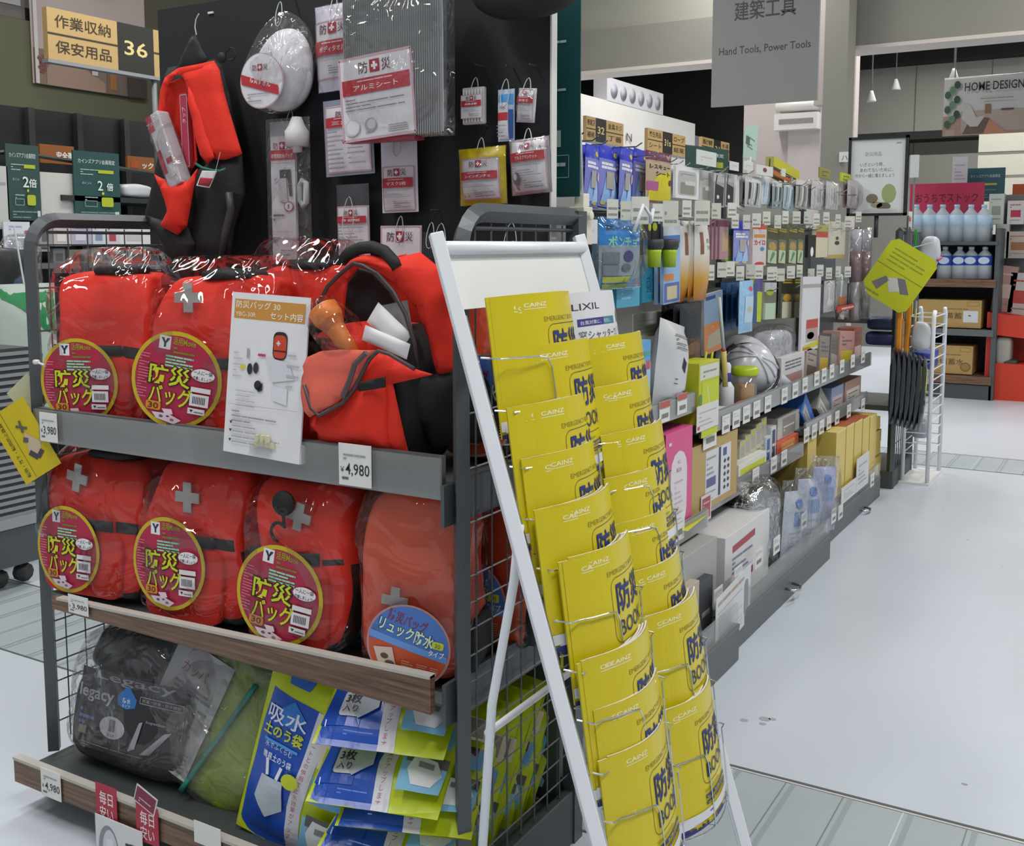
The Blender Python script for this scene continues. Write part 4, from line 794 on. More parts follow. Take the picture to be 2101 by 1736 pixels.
# ================================================================ bottom shelf: rain wear and sandbag packs
a, b = at(85, 1450, Y=1.60), at(360, 1450, Y=1.60); zt = at(230, 1300, Y=1.75).z
t = thing('rain_suit_pack', 'black rain suit in a glossy clear bag at the left of the lowest shelf', 'rain suit', ((a.x+b.x)/2, 1.72, .1), R(4), None, R(-14))
w = b.x-a.x; h = zt-.07
m = MB(); m.blob(w*.92, .17, h*.66, mat('rain_black', '161618', .35, bump=.3, bs=14), 5, 16, .014, 8, 3); m.build('folded_suit', t)
m = MB(); m.blob(w*.98, .17, h*.46, 'rain_black', 4, 14, .022, 9, 5, z0=h*.56, c=(.01, .04)); m.build('suit_top', t)
m = MB(); iw, ih = w*.74, h*.56
ops = [rect(-iw/2, 0, iw/2, ih, '29282b'), txt('Legacy', iw*.02, ih*.9, ih*.15, '8d8c90', 'c', iw*.72, .008), txt('legacy', -iw*.5, ih*.63, ih*.22, 'a7a6aa', 'l', iw*.36, .02),
       poly([(-iw*.02, ih*.9), (iw*.07, ih*.74), (iw*.06, ih*.64), (-iw*.02, ih*.6), (-iw*.1, ih*.64), (-iw*.11, ih*.74)], '2f73b8'), txt('防水', -iw*.02, ih*.68, ih*.07, 'dfe8f2', 'c', None, .01), txt('タイプ', -iw*.02, ih*.62, ih*.05, 'dfe8f2', 'c'), frame(iw*.1, ih*.72, iw*.46, ih*.8, .002, '9c9ba0'), txt('防風・防寒・防水機能', iw*.28, ih*.74, ih*.05, 'a8a7ab', 'c', iw*.32),
       ell(-iw*.12, ih*.33, iw*.12, ih*.14, 'b9b8bb', 22), rect(-iw*.15, ih*.28, -iw*.09, ih*.43, '77767a'), txt('はっ水', -iw*.12, ih*.22, ih*.05, '4a494d', 'c'), [poly([(iw*.05, ih*.1), (iw*.12, ih*.48), (iw*.15, ih*.5), (iw*.11, ih*.15)], '9d9ca2'), poly([(iw*.16, ih*.1), (iw*.34, ih*.42), (iw*.4, ih*.45), (iw*.24, ih*.12)], '9d9ca2')], lines(-iw*.46, ih*.28, -iw*.3, ih*.52, 3, '6c6a9a', .5, 4), rect(-iw*.45, ih*.16, -iw*.37, ih*.26, '77795f'), lines(-iw*.4, ih*.03, iw*.2, ih*.09, 2, '7d7a7c', .3), txt('Inspection', iw*.26, ih*.5, ih*.05, 'a8a7ab', 'c', iw*.16)]
m.decal(ops, lambda u, v: (Vector((u+.0, -.098+.4*u*u, v+h*.12)), Vector((0, -1, 0))), cut=.03); m.build('printed_insert', t)
m = MB(); m.blob(w, .2, h, 'film_soft', 5, 16, .016, 10, 9, shape=lambda x, y, z: (1-.08*max(0, z), 1, 0, 0)); m.build('plastic_wrap', t)
# lime rain wear
a, b = at(200, 1560, Y=1.60), at(475, 1560, Y=1.60)
t = thing('rain_wear_pack', 'lime green folded rain wear in a crumpled clear bag on the lowest shelf', 'rain wear', ((a.x+b.x)/2-.01, 1.71, .105), R(-2), None, R(-22), R(15))
lime = mat('rain_lime', '93ac22', .5, nz=.08, ns=12, bump=.3, bs=12); w = b.x-a.x
m = MB(); m.blob(w*.82, .12, .33, lime, 5, 14, .01, 9, 2, z0=.0); m.build('folded_jacket', t)
m = MB(); m.grid(lambda u, v: Vector((-w*.02+w*.30*u*v+.05*v, -.066-.012*sin(pi*v), .02+.30*v+.0*u)) if False else Vector((w*.02+.012*u+.07*v, -.068+.3*(w*.02+.07*v)**2, .0+.30*v)), 3, 12, mat('piping_teal', '2f9488', .5)); m.build('teal_piping', t, solid=.008)
iw, ih = w*.42, .30; m = MB()
ops = [rect(-iw/2, 0, iw/2, ih*.94, 'bcbbbd'), txt('カッパ', -iw*.05, ih*.72, .03, 'a04656', 'c', None, .01), poly([(-iw*.3, ih*.3), (-iw*.1, ih*.68), (iw*.1, ih*.64), (iw*.2, ih*.42), (iw*.3, ih*.3), (0, ih*.2)], '8c8b92'), lines(-iw*.45, ih*.03, iw*.4, ih*.2, 5, '77767c', .45, 6), lines(-iw*.3, ih*.5, iw*.4, ih*.66, 4, '6c6b72', .5, 9)]
m.decal(ops, lambda u, v: (Vector((u-w*.18, -.070+.2*u*u, v+.02)), Vector((0, -1, 0))), cut=.03); m.build('printed_insert', t)
m = MB(); m.blob(w*.98, .16, .42, 'film_hazy', 4, 16, .018, 10, 4, shape=lambda x, y, z: (1-.3*max(0, z)**2, 1-.3*max(0, z), .02*z, 0), z0=-.01); m.build('plastic_wrap', t)
# sandbag packs
BL, LM = mat('pack_blue', '1f50b4', .3, nz=.05, bump=.35, bs=10), mat('pack_lime', 'bccb14', .32, nz=.05, bump=.35, bs=10)
def sand_ops(w, h):
    o = [poly([(-w*.48, h*.0+.0), (w*.08, 0), (w*.02, h*.25), (w*.06, h*.5), (w*.08, h*.8), (-w*.42, h*.82), (-w*.46, h*.5)], 'pack_blue')]
    o += [poly([(w*.0, 0), (w*.13, 0), (w*.10, h*.25), (w*.15, h*.5), (w*.2, h*.79), (w*.06, h*.8), (w*.03, h*.5), (-w*.03, h*.25)], 'dadbe2')]
    o += [poly([(-w*.3, h*.92), (-w*.2, h*.97), (-w*.05, h*.93), (-w*.08, h*.87), (-w*.28, h*.87)], '2a6cc4'), poly([(-w*.3, h*.72), (-w*.16, h*.8), (-w*.02, h*.72), (-w*.12, h*.66), (-w*.22, h*.66)], '2f7ad0')]
    o += [txt('吸水', -w*.2, h*.66, h*.1, 'e3e8f4', 'c', w*.4, .01), txt('土のう袋', -w*.2, h*.585, h*.07, 'c8d22c', 'c', w*.4, .03), [rect(-w*.36, h*.545, -w*.02, h*.56, '4f9ae0')], txt('水でふくらむ', -w*.2, h*.52, h*.035, 'd8e2f2', 'c', w*.28), txt('簡易土のう袋', -w*.19, h*.46, h*.04, 'e3e8f4', 'c', w*.3, .01)]
    o += [poly([(-w*.33, h*.24), (-w*.2, h*.15), (-w*.06, h*.22), (-w*.08, h*.38), (-w*.3, h*.37)], 'b9c2cc'), line(-w*.24, h*.38, -w*.28, h*.46, w*.03, 'dfe4ea'), line(-w*.14, h*.38, -w*.12, h*.45, w*.03, 'dfe4ea'), ell(-w*.02, h*.4, w*.075, h*.042, 'c2cc2c', 16)]
    for i, ch in enumerate('ブルーシートとの併用で止水効果がアップします'): o.append(txt(ch, w*(.135-.006*i+.0015*max(0, i-9)**1.0*0) if i < 11 else w*(.065-.0*i), h*(.755-.035*i), h*.033, 'a33a44', 'c', None, .004))
    o += [rect(w*.2, h*.55, w*.46, h*.7, 'd9cbb8'), rect(w*.3, h*.57, w*.42, h*.69, '8f8a80'), [rect(w*.19, h*.36, w*.46, h*.5, '6aa3d4'), rect(w*.24, h*.44, w*.42, h*.5, '5a3530')], rect(w*.17, h*.1, w*.47, h*.28, '7ab6d8'), rect(w*.2, h*.24, w*.47, h*.3, '5c5c58'), poly([(w*.22, h*.2), (w*.26, h*.28), (w*.4, h*.27), (w*.45, h*.2), (w*.4, h*.13), (w*.27, h*.13)], 'dcdfe2'), [rect(w*.29, h*.22, w*.39, h*.25, '88888a')], txt('1', -w*.4, h*.07, h*.05, 'e8ecf4', 'l', None, .01), lines(-w*.25, h*.05, w*-.02, h*.08, 2, '6c8fd0', .3)]
    return o
def sandbag(loc, label, rz=0, rx=0, ry=0, w=.27, h=.38, tk=.05, seed=1):
    t = thing('sandbag_pack', label, 'sandbag pack', loc, rz, 'blue and lime absorbent sandbag packs', rx, ry)
    m = MB(); m.packet(w, h, tk, 'pack_lime', seed=seed, seal=.05, amp=.007, nu=22, nv=28); m.build('pouch_body', t)
    S = pkt(w, h, tk, .007, seed, .05); m = MB(); m.decal(sand_ops(w*.99, h), S, cut=.0125, cutz=.0135, eps=.0006); m.build('printed_front', t)
    return t
a = at(565, 1700, Y=1.60)
sandbag((a.x, 1.63, .09), 'blue and lime sandbag pack standing upright at the left of its pile', R(2), R(-12), R(9), .29, .40, .06, 2)
def flat_pack(px, py, Y, label, rz, seed, pitch=62, ry=0, X=None):
    p = at(px, py, Y=Y); return sandbag(p, label, R(rz), R(-pitch), R(ry), .27, .38, .055, seed)
for k, (px, py, Y, rz, pitch, ry, lb) in enumerate(((748, 1535, 1.60, 16, 60, 0, 'uppermost sandbag pack of the pile, its blue corner under the brown shelf front'), (735, 1655, 1.575, 16, 62, 0, 'second sandbag pack of the pile, the blue three-pack label in full view'), (800, 1700, 1.60, 20, 66, 0, 'third sandbag pack down the pile, mostly lime edge'), (750, 1770, 1.58, 12, 70, 4, 'lowest sandbag pack in view at the bottom of the pile'))):
    p = at(px, py, Y=Y); t = sandbag((p.x+.03, p.y, max(.1, p.z)), lb, R(rz), R(-pitch), R(ry), .28, .38, .05, 20+k)
    m = MB(); S = pkt(.28, .38, .05, .007, 20+k, .05); m.decal([poly([(-.135, .04), (-.05, .04), (-.055, .15), (-.13, .15)], 'pack_blue'), rrect(-.10, .06, -.05, .12, .008, 'd9dade'), txt('3枚', -.075, .09, .024, '2a2a2c', 'c', None, .012), txt('入り', -.075, .068, .018, '2a2a2c', 'c', None, .01)], S, eps=.0025, cut=.02, cutz=.03); m.build('count_label', t)
# packs filed behind, seen edge-on through the side mesh
for k in range(9):
    y = 1.72+.038*k; sandbag((XR-.19+.004*(k % 3), y+.05, .105), 'sandbag pack filed on edge behind the pile, seen through the side mesh', R(4-(k % 4)*3), R(-30), R(4), .26, .34+.02*(k % 2), .05, 40+k)
for k in range(3):
    sandbag((XL+.75+.09*k, 1.92+.05*k, .105), 'sandbag pack filed upright at the back of the lowest shelf', R(3), R(-14), 0, .27, .38, .05, 60+k)
# ================================================================ white magazine stand with yellow booklets
def SX(z): return -1.04+(1.41-z)*.315
stand = thing('magazine_stand', 'white A-frame magazine stand full of yellow booklets', 'stand', (-.75, 1.765, 0))
m = MB()
for y, nm in ((1.50, 'left'), (2.03, 'right')):
    q = MB(); ax, bx = SX(1.42), SX(.0)
    for dz in (0,): q.tube([(ax, y, 1.42), (bx, y, .0)], .0165, 'white_powder', 4)
    q.build('front_rail', stand, world=True, bevel=.002)
m = MB(); m.tube([(SX(1.395)+.004, 1.50, 1.395), (SX(1.395)+.004, 2.03, 1.395)], .012, 'white_powder', 8); m.build('top_bar', stand, world=True)
m = MB(); m.quad((SX(1.4)-.004, 1.505, 1.4), (SX(1.29)-.004, 1.505, 1.29), (SX(1.29)-.004, 2.025, 1.29), (SX(1.4)-.004, 2.025, 1.4), mat('header_white', 'dfe1dd', .4)); m.build('header_panel', stand, world=True, solid=.004)
for y in (1.52, 2.01):
    m = MB(); m.tube([(SX(.93), y, .93), (-.9, y, .83), (-.945, y, .60), (-.99, y, .0)], .0085, 'white_powder', 8); m.build('back_leg', stand, world=True)
m = MB(); m.tube([(-.955, 1.52, .545), (-.955, 2.01, .545)], .007, 'white_powder', 8); m.build('leg_brace', stand, world=True)
m = MB(); m.tube([(-.955, 1.52, .20), (-.62, 1.52, .17)], .006, 'white_powder', 8); m.build('leg_brace', stand, world=True)
m = MB()
for y in (1.525, 1.755, 1.775, 2.005): m.tube([(SX(1.28), y, 1.28), (SX(.15), y, .15)], .0022, 'chrome_wire', 5)
m.build('wire_upright', stand, world=True)
ROW = [1.308-.0863*i for i in range(10)]
def arc(u, b=.038, ch=.212):      # plan of a curled booklet, u 0..1 from the spine
    return Vector((b*(1-(1-u/.5)**2) if u < .5 else b-.018*((u-.5)/.5)**2, ch*u, 0))
MLEAN = .14
def wire_pocket(y0, xt, zt):
    """one pocket: side wires that reach round the booklet and drop to the floor wire"""
    m = MB(); zf, zb = zt-.105, zt-.252
    at_ = lambda u, z: Vector((xt+.004+MLEAN*(zt-z), y0, z))+arc(u)*1.0
    back = lambda y, z: Vector((SX(z)-.004, y, z))
    m.tube([back(y0-.016, zf), at_(0, zf)+Vector((0, -.014, 0)), at_(.03, zf), at_(.15, zf), at_(.3, zf), at_(.4, zf-.004), at_(.44, zf-.02), at_(.45, zf-.07), at_(.45, zb), back(y0+.09, zb)], .0016, 'chrome_wire', 5)
    m.tube([back(y0+.232, zf), at_(1, zf)+Vector((.006, .012, 0)), at_(.98, zf-.002)+Vector((.005, 0, 0)), at_(.96, zf-.03)+Vector((.005, 0, 0)), at_(.96, zb)+Vector((.003, 0, 0)), back(y0+.22, zb)], .0016, 'chrome_wire', 5)
    m.tube([back(y0-.016, zb)]+[at_(i/8, zb) for i in range(9)]+[back(y0+.232, zb)], .0016, 'chrome_wire', 5)
    m.build('wire_pocket', stand, world=True)
YEL = mat('booklet_yellow', 'd2c00c', .38, nz=.04, ns=6, coat=.15); NAVY = '2b3470'
PAGE = mat('page_white', 'dcdad4', .8)
MW, MH = .226, .247
def cover_ops():
    w, h = MW, MH; o = [rect(0, 0, w, h, 'booklet_yellow')]
    o += [txt('CAINZ', w*.14, h*.905, h*.042, 'efe9c8', 'l', w*.24, .014), [rect(w*.14, h*.888, w*.38, h*.893, 'efe9c8')], txt('EMERGENCY BOOK', w*.33, h*.79, h*.05, '8f8220', 'l', w*.62)]
    x0, x1, z0, z1, r = w*.36, w*1.04, h*.30, h*.765, h*.07; n = 5; pts = [(x0, z0+r)]
    pts = [(x1, z1), (x0+r, z1)]+[(x0+r-r*sin(R(a)), z1-r+r*cos(R(a))) for a in (30, 60, 90)]+[(x0, z0+r)]+[(x0+r-r*cos(R(a)), z0+r-r*sin(R(a))) for a in (30, 60, 90)]+[(x1, z0)]
    o.append([line(*pts[i], *pts[i+1], .0011, '4f4a2a') for i in range(len(pts)-1)])
    o += [txt('防災', w*(.42+a), h*(.53+b), h*.225, NAVY, 'l', w*.57) for a, b in ((0, 0), (.008, 0), (.004, .008), (.004, -.008))]
    o += [ txt('BOOK', w*.43, h*.345, h*.16, '2a2f55', 'l', w*.55, .006), lines(w*.37, h*.25, w*.9, h*.285, 1, '9c8f2a', .3, 3)]
    o += [[rect(w*.37, h*.195, w*.95, h*.225, NAVY)], [txt('No.1', w*.385, h*.2, h*.022, 'e0d48a', 'l'), txt('BCP編 災害備蓄', w*.55, h*.2, h*.022, 'e0d48a', 'l', w*.34)], [rect(w*.37, h*.15, w*.95, h*.178, '2d2c3c')], [txt('No.2 備えの手引き', w*.39, h*.155, h*.02, 'e0d48a', 'l', w*.4)], rect(0, h*.05, w, h*.12, 'd9dadd'), [rect(w*.4, h*.085, w*.46, h*.095, NAVY)]]
    rg = random.Random(5); x = 0; sk = []
    while x < w: d = w*rg.uniform(.02, .05); sk.append(rect(x, 0, min(w, x+d), h*rg.uniform(.005, .04), NAVY)); x += d
    return o+[sk]
def lixil_ops():
    w, h = MW, MH
    return [rect(0, 0, w, h, 'dbdbde'), txt('LIXIL', w*.1, h*.86, h*.075, '3a3a3d', 'l', w*.34, .008), rect(w*.14, h*.73, w*.5, h*.79, '3d3f86'), rect(w*.5, h*.73, w*.78, h*.79, '2f7f96'), txt('台風対策に、 防犯に。', w*.17, h*.745, h*.035, 'e6e8f0', 'l', w*.5), txt('窓シャッターで', w*.14, h*.63, h*.075, '4a4a50', 'l', w*.68), txt('リフォーム', w*.14, h*.53, h*.075, '4a4a50', 'l', w*.5), ell(w*.95, h*.78, w*.04, h*.05, '8b8d93', 12), line(w*.5, h*.42, w*.8, h*.56, .002, '77787e'), line(w*.8, h*.56, w*.9, h*.7, .002, '77787e'), rect(w*.1, h*.4, w*.7, h*.43, '5a5f9a'), rect(w*.08, h*.05, w*.92, h*.36, 'b9bcc6')]
def make_booklet(kind):
    def S(u, v):  # u along the arc (m), v height (m)
        k = u/MW; flare = .015*max(0, k-.6)*(v/MH)
        P = arc(k); e = .02; T = (arc(min(1, k+e))-arc(max(0, k-e))); n = Vector((T.y, -T.x, 0)).normalized()
        return Vector((P.x-flare, P.y, v)), n
    r = thing('booklet', 'yellow booklet', 'booklet')
    m = MB(); m.decal(cover_ops() if kind == 'y' else lixil_ops(), S, cut=.012, eps=.00015); m.build('cover', r)
    m = MB(); th = .0042
    def inner(u, v): P, n = S(u*MW, v*MH); return P-n*.0006
    def outer(u, v): P, n = S(u*MW, v*MH); return P-n*th
    m.grid(lambda u, v: outer(1-u, v), 14, 2, PAGE if kind == 'b' else ('4a4f8e' if kind == 'n' else PAGE))
    m.grid(lambda u, v: inner(u, 1) if v == 0 else outer(u, 1), 14, 1, PAGE); m.grid(lambda u, v: outer(u, 0) if v == 0 else inner(u, 0), 14, 1, PAGE)
    m.grid(lambda u, v: inner(1, u) if v == 0 else outer(1, u), 2, 1, PAGE); m.grid(lambda u, v: outer(0, u) if v == 0 else inner(0, u), 2, 1, 'booklet_yellow' if kind != 'l' else PAGE)
    m.build('pages', r); return r
protoY, protoL = make_booklet('y'), make_booklet('l'); used = {'y': False, 'l': False}
def seat(px, py, off=.042):
    """where the ray through a cover corner meets the slanted front of the stand"""
    lo, hi = 1.2, 2.6
    for _ in range(40):
        y = (lo+hi)/2; q = at(px, py, Y=y)
        if q.x-SX(q.z) > off: lo = y
        else: hi = y
    return at(px, py, Y=lo)
def put_booklet(kind, x, y, z, tilt, rz, label, group):
    p = protoY if kind == 'y' else protoL
    c = p if not used[kind] else copy_tree(p); used[kind] = True
    c.location = (x+MH*sin(tilt), y, z-MH*cos(tilt)); c.rotation_euler = (0, -tilt, rz); c['label'] = label
    if group: c['group'] = group
    elif 'group' in c: del c['group']
ORD = ['top', 'second', 'third', 'fourth', 'fifth', 'sixth', 'seventh', 'eighth', 'ninth', 'tenth']
LEAN = math.atan(MLEAN)
Lc = [(1035, 608), (1082, 712), (1070, 832), (1090, 938), (1127, 1040), (1165, 1145), None, (1213, 1350), (1227, 1455), (1247, 1553)]
Rc = [(1145, 605), (1210, 695), (1222, 795), (1250, 890), (1256, 980), (1270, 1075), (1294, 1175), (1325, 1265), None, (1357, 1460)]
OFF = {0: (.05, .05, .042, .034, .043, .05, .048, .044, .032, .026), 1: (.039, .055, .058, .058, .049, .037, .033, .036, .03, .02)}
NB = {0: (4, 2, 3, 2, 3, 2, 0, 3, 1, 2), 1: (0, 3, 3, 2, 2, 1, 2, 1, 0, 2)}
rg = random.Random(11)
for col, (cs, y0) in enumerate(((Lc, 1.558), (Rc, 1.80))):
    for i, c in enumerate(cs):
        if c is None:
            p, q = seat(*cs[i-1], OFF[col][i-1]), seat(*cs[i+1], OFF[col][i+1]); wire_pocket(y0, (p.x+q.x)/2, (p.z+q.z)/2); continue
        p = seat(*c, OFF[col][i]); yy = p.y; wire_pocket(y0, p.x, p.z); side = ('left', 'right')[col]
        if col == 1 and i == 0:
            put_booklet('l', p.x, yy, p.z, LEAN, 0, 'white window-shutter booklet in the top pocket, right column of the stand', None); continue
        put_booklet('y', p.x, yy, p.z, LEAN, R(rg.uniform(-1, 1)), 'front yellow booklet in the %s pocket of the %s column' % (ORD[i], side), None)
        for k in range(NB[col][i]):
            put_booklet('y', p.x-.0048*(k+1), yy-.008*(k+1)-rg.uniform(0, .004), p.z-rg.uniform(0, .006), LEAN, R(rg.uniform(-.7, .7)), 'yellow booklet behind the front one in the %s pocket of the %s column' % (ORD[i], side), 'yellow booklets stacked in the stand pockets')
p = seat(1049, 722, .03)
put_booklet('y', p.x, p.y, p.z, LEAN, R(2), 'yellow booklet sticking out left in the second pocket of the left column', None)
# ================================================================ long gondola along the aisle
XB = -1.72
gon = thing('gondola_shelving', 'long dark shelving run along the aisle with hooks above and silver-fronted shelves below', 'shelving', (-1.5, 4.2, 0))
m = MB(); m.box(XB-.03, 2.2, .1, XB, 6.12, 1.69, mat('gondola_panel', '9b9a94', .6)); m.build('back_panel', gon, world=True)
for y in (2.22, 3.42, 4.76, 6.1): m = MB(); m.box(XB-.01, y-.02, 0, XB+.03, y+.02, 1.72, 'dark_steel'); m.build('upright', gon, world=True)
for y0, y1, x, z in ((2.16, 3.39, -1.12, .115), (3.40, 4.735, -1.155, .105), (4.745, 6.09, -1.222, .105)):
    m = MB(); m.box(XB, y0, 0, x, y1, z, mat('kick_grey', '5b6063', .45, nz=.08, ns=14)); m.build('kick_plate', gon, world=True, bevel=.004)
    m = MB(); m.box(x-.012, y0+.01, z, x-.002, y1-.01, z+.088, 'rail_plastic'); m.box(x-.03, y0, z-.002, x, y1, z+.012, 'shelf_steel'); m.build('clear_front', gon, world=True)
for py, px in ((1207, 1622), (1047, 1770)):
    p = at(px, py, X=-1.15 if px < 1700 else -1.222); m = MB(); m.tube([p+Vector((-.004, -.05, .012)), p+Vector((.03, -.05, .008)), p+Vector((.038, 0, 0)), p+Vector((.03, .04, .004)), p+Vector((-.004, .04, .008))], .006, 'chrome_wire', 8); m.build('pull_handle', gon, world=True)
SHELVES = ((2.2, 3.40, -1.275, .845, .915), (3.43, 6.03, -1.285, .74, .815), (2.2, 3.43, -1.255, .435, .50), (3.45, 4.73, -1.29, .455, .522), (4.76, 6.0, -1.29, .532, .60))
for i, (y0, y1, x, z0, z1) in enumerate(SHELVES):
    m = MB(); m.box(XB, y0, z0+.01, x-.006, y1, z0+.03, 'dark_steel'); m.build('shelf', gon, world=True)
    m = MB(); m.box(x-.008, y0, z0, x-.002, y1, z1, mat('rail_grey', '8f9090', .35, metal=.2)); m.box(x+.002, y0, z0+.003, x+.004, y1, z1-.002, 'rail_plastic'); m.build('price_rail', gon, world=True)
for z in (1.50, 1.235): 
    m = MB(); m.box(XB, 2.2, z-.008, XB+.02, 6.1, z+.008, '4a4c4e'); m.build('hook_bar', gon, world=True)
m = MB(); m.tube([(-1.40, 2.3, 1.502), (-1.40, 3.55, 1.502)], .005, '33353a', 5)
for y in (2.55, 2.75, 2.95, 3.15, 3.35, 3.55): m.tube([(XB, y, 1.502), (-1.40, y, 1.502)], .004, '33353a', 5)
m.tube([(-1.45, 3.55, 1.50), (-1.45, 6.05, 1.50)], .004, 'chrome_wire', 5); m.tube([(-1.45, 4.2, 1.245), (-1.45, 6.05, 1.245)], .004, 'chrome_wire', 5)
m.build('hook_rail', gon, world=True)
# chrome hooks
m0 = None
def hook(y, z, x=-1.36, tag_=None):
    m = MB(); m.tube([(XB, y, z), (x-.02, y, z), (x, y, z+.012)], .0025, 'chrome_wire', 5); m.build('hook', gon, world=True)
    m = MB()
rg = random.Random(21)
HOOKN = 0
for i in range(30): hook(2.45+.12*i, 1.70-.02*(i > 5)-.012*(i > 14), -1.38+rg.uniform(-.05, .05))
for i in range(24): hook(3.5+.105*i, 1.475, -1.40+rg.uniform(-.04, .04))
for i in range(18): hook(4.1+.105*i, 1.205, -1.40+rg.uniform(-.04, .04))

# price labels on the silver rails
def rail_tag(px, py, X, label, red=False, big=False, group='small white shelf price labels'):
    p = at(px, py, X=X+.006); t = thing('shelf_label', label, 'price label', p, FACE, group)
    w, h = (.082, .066) if not big else (.13, .088); m = MB(); m.box(-w/2, 0, -h/2, w/2, .0015, h/2, 'dcdcd8')
    ops = [lines(-w*.4, h*.15, w*.4, h*.4, 3, 'a3a39f', .4, int(px)), rect(-w*.3, -h*.3, w*.35, -h*.08, '7b7b78')]
    if red: ops.append(rect(-w*.5, h*.2, w*.5, h*.5, 'b85a4c'))
    m.decal(ops); m.build('label_card', t); return t
names = {}
def run_tags(pts, X, where, **k):
    for j, (px, py) in enumerate(pts):
        rail_tag(px, py, X, 'white shelf price label %s, %s' % (('nearest', 'second', 'third', 'fourth', 'fifth', 'sixth', 'seventh', 'eighth', 'ninth', 'tenth', 'eleventh', 'twelfth', 'thirteenth', 'fourteenth')[j], where), group=None, **k)
run_tags([(1364, 845), (1400, 828)], -1.275, 'with a red top strip on the near upper rail', red=True)
run_tags([(1490, 870), (1511, 860), (1532, 850), (1553, 840), (1576, 829), (1610, 812), (1632, 801), (1652, 790), (1676, 777), (1691, 770), (1707, 762), (1728, 752), (1750, 741), (1771, 732)], -1.285, 'counted along the upper rail')
run_tags([(1655, 893), (1671, 885), (1686, 876), (1701, 867), (1718, 857), (1742, 843), (1771, 830)], -1.29, 'counted along the far middle rail')
run_tags([(1551, 977), (1588, 953), (1609, 940)], -1.29, 'counted along the middle rail')
run_tags([(1474, 1225), (1515, 1180), (1557, 1145), (1594, 1118), (1650, 1068), (1711, 1058), (1725, 1050), (1790, 985)], -1.16, 'counted along the clear bottom front')
rail_tag(1457, 893, -1.285, 'large ¥1,280 price card at the corner of the upper rail', big=True, group=None)
rail_tag(1389, 1085, -1.255, 'large price card at the near end of the middle rail', big=True, group=None)
p = at(1450, 1040, X=-1.28); t = thing('price_card', 'white-edged crimson price card on the middle rail below the brown carton', 'price card', p, FACE)
m = MB(); m.box(-.055, 0, -.05, .045, .0015, .045, 'd3cdcc'); m.decal([rect(-.045, -.04, .035, .035, 'a24a55'), lines(-.035, -.02, .025, .025, 4, 'd3b0b4', .5)]); m.build('card', t)

# ------------------------------------------------------------------ goods on hooks
def place(x0, y0, x1, y1, X, name, label, cat, tilt=0, group=None, turn=0):
    xm, ym = (x0+x1)/2, (y0+y1)/2; a, b = at(x0, ym, X=X), at(x1, ym, X=X); zt, zb = at(xm, y0, X=X).z, at(xm, y1, X=X).z
    t = thing(name, label, cat, (X, (a.y+b.y)/2, zb), FACE+turn, group, 0, R(tilt)); return t, abs(b.y-a.y), zt-zb
def card(x0, y0, x1, y1, X, name, label, cat, opsfn, base='d4d4d2', tk=.012, tilt=0, turn=0, packet=False, behind=0, film=None, hole=True, dirs=-.022, blabel=None, part='pack_body'):
    t, w, h = place(x0, y0, x1, y1, X, name, label, cat, tilt, None, turn)
    m = MB()
    if packet: m.packet(w, h, tk, base, seed=int(x0), seal=.05, amp=.003, nu=8, nv=10)
    else: m.box(-w/2, 0, 0, w/2, tk, h, base)
    ops = opsfn(w, h)
    if ops:
        if packet: m.decal(ops, pkt(w, h, tk, .003, int(x0), .05), cut=.03, cutz=.04, eps=.0004)
        else: m.decal(ops)
    m.build(part, t)
    if film: m = MB(); m.packet(w*1.05, h*1.02, tk*2.2+.02, film, seed=int(y0), seal=.02, nu=8, nv=10, y=-.002); m.build('plastic_wrap', t)
    for k in range(behind):
        c = copy_tree(t); c.location.x += dirs*(k+1); c.location.y += rg.uniform(-.006, .006); c['label'] = blabel or (label.split(',')[0]+', hanging behind the front one'); c['group'] = 'goods behind the front one on a hook'
    return t
def header_pack(c1, c2, c3, bits=()):
    def f(w, h):
        return [rect(-w*.5, h*.78, w*.5, h, c1), [ell(w*.28, h*.87, w*.12, h*.045, 'c9b83c', 10)], rect(-w*.5, 0, w*.5, h*.78, c2), lines(-w*.4, h*.62, w*.35, h*.74, 2, 'e6e6ee', .7, 3)]+list(bits(w, h) if callable(bits) else [])
    return f
def heat(w, h): return [poly([(-w*.42, h*.05), (-w*.2, h*.5), (w*.05, h*.1)], '8fb8e6'), poly([(0, h*.05), (w*.15, h*.55), (w*.42, h*.1)], 'a8c8ee'), [ell(-w*.3, h*.06, w*.13, h*.03, 'c8c83c', 10), ell(w*.2, h*.06, w*.14, h*.03, 'c8c83c', 10)], ell(w*.35, h*.5, w*.1, h*.08, 'd8b8cc', 10), rect(-w*.2, h*.3, w*.15, h*.58, 'a8a49e')]
for i, (x0, x1) in enumerate(((1197, 1225), (1226, 1266), (1268, 1294), (1296, 1324))):
    card(x0, 297+3*i, x1, 424+2*i, -1.43-.02*(i % 2), 'warming_pack', '%s blue-headed violet hand-warmer pack in the top row, counted from the black board' % ('first', 'second', 'third', 'fourth')[i], 'pack', header_pack('2b35c0', '7d80c8', 0, heat), '5560b8', .014, (4, 3, 4, 4)[i], 0, True, 1)
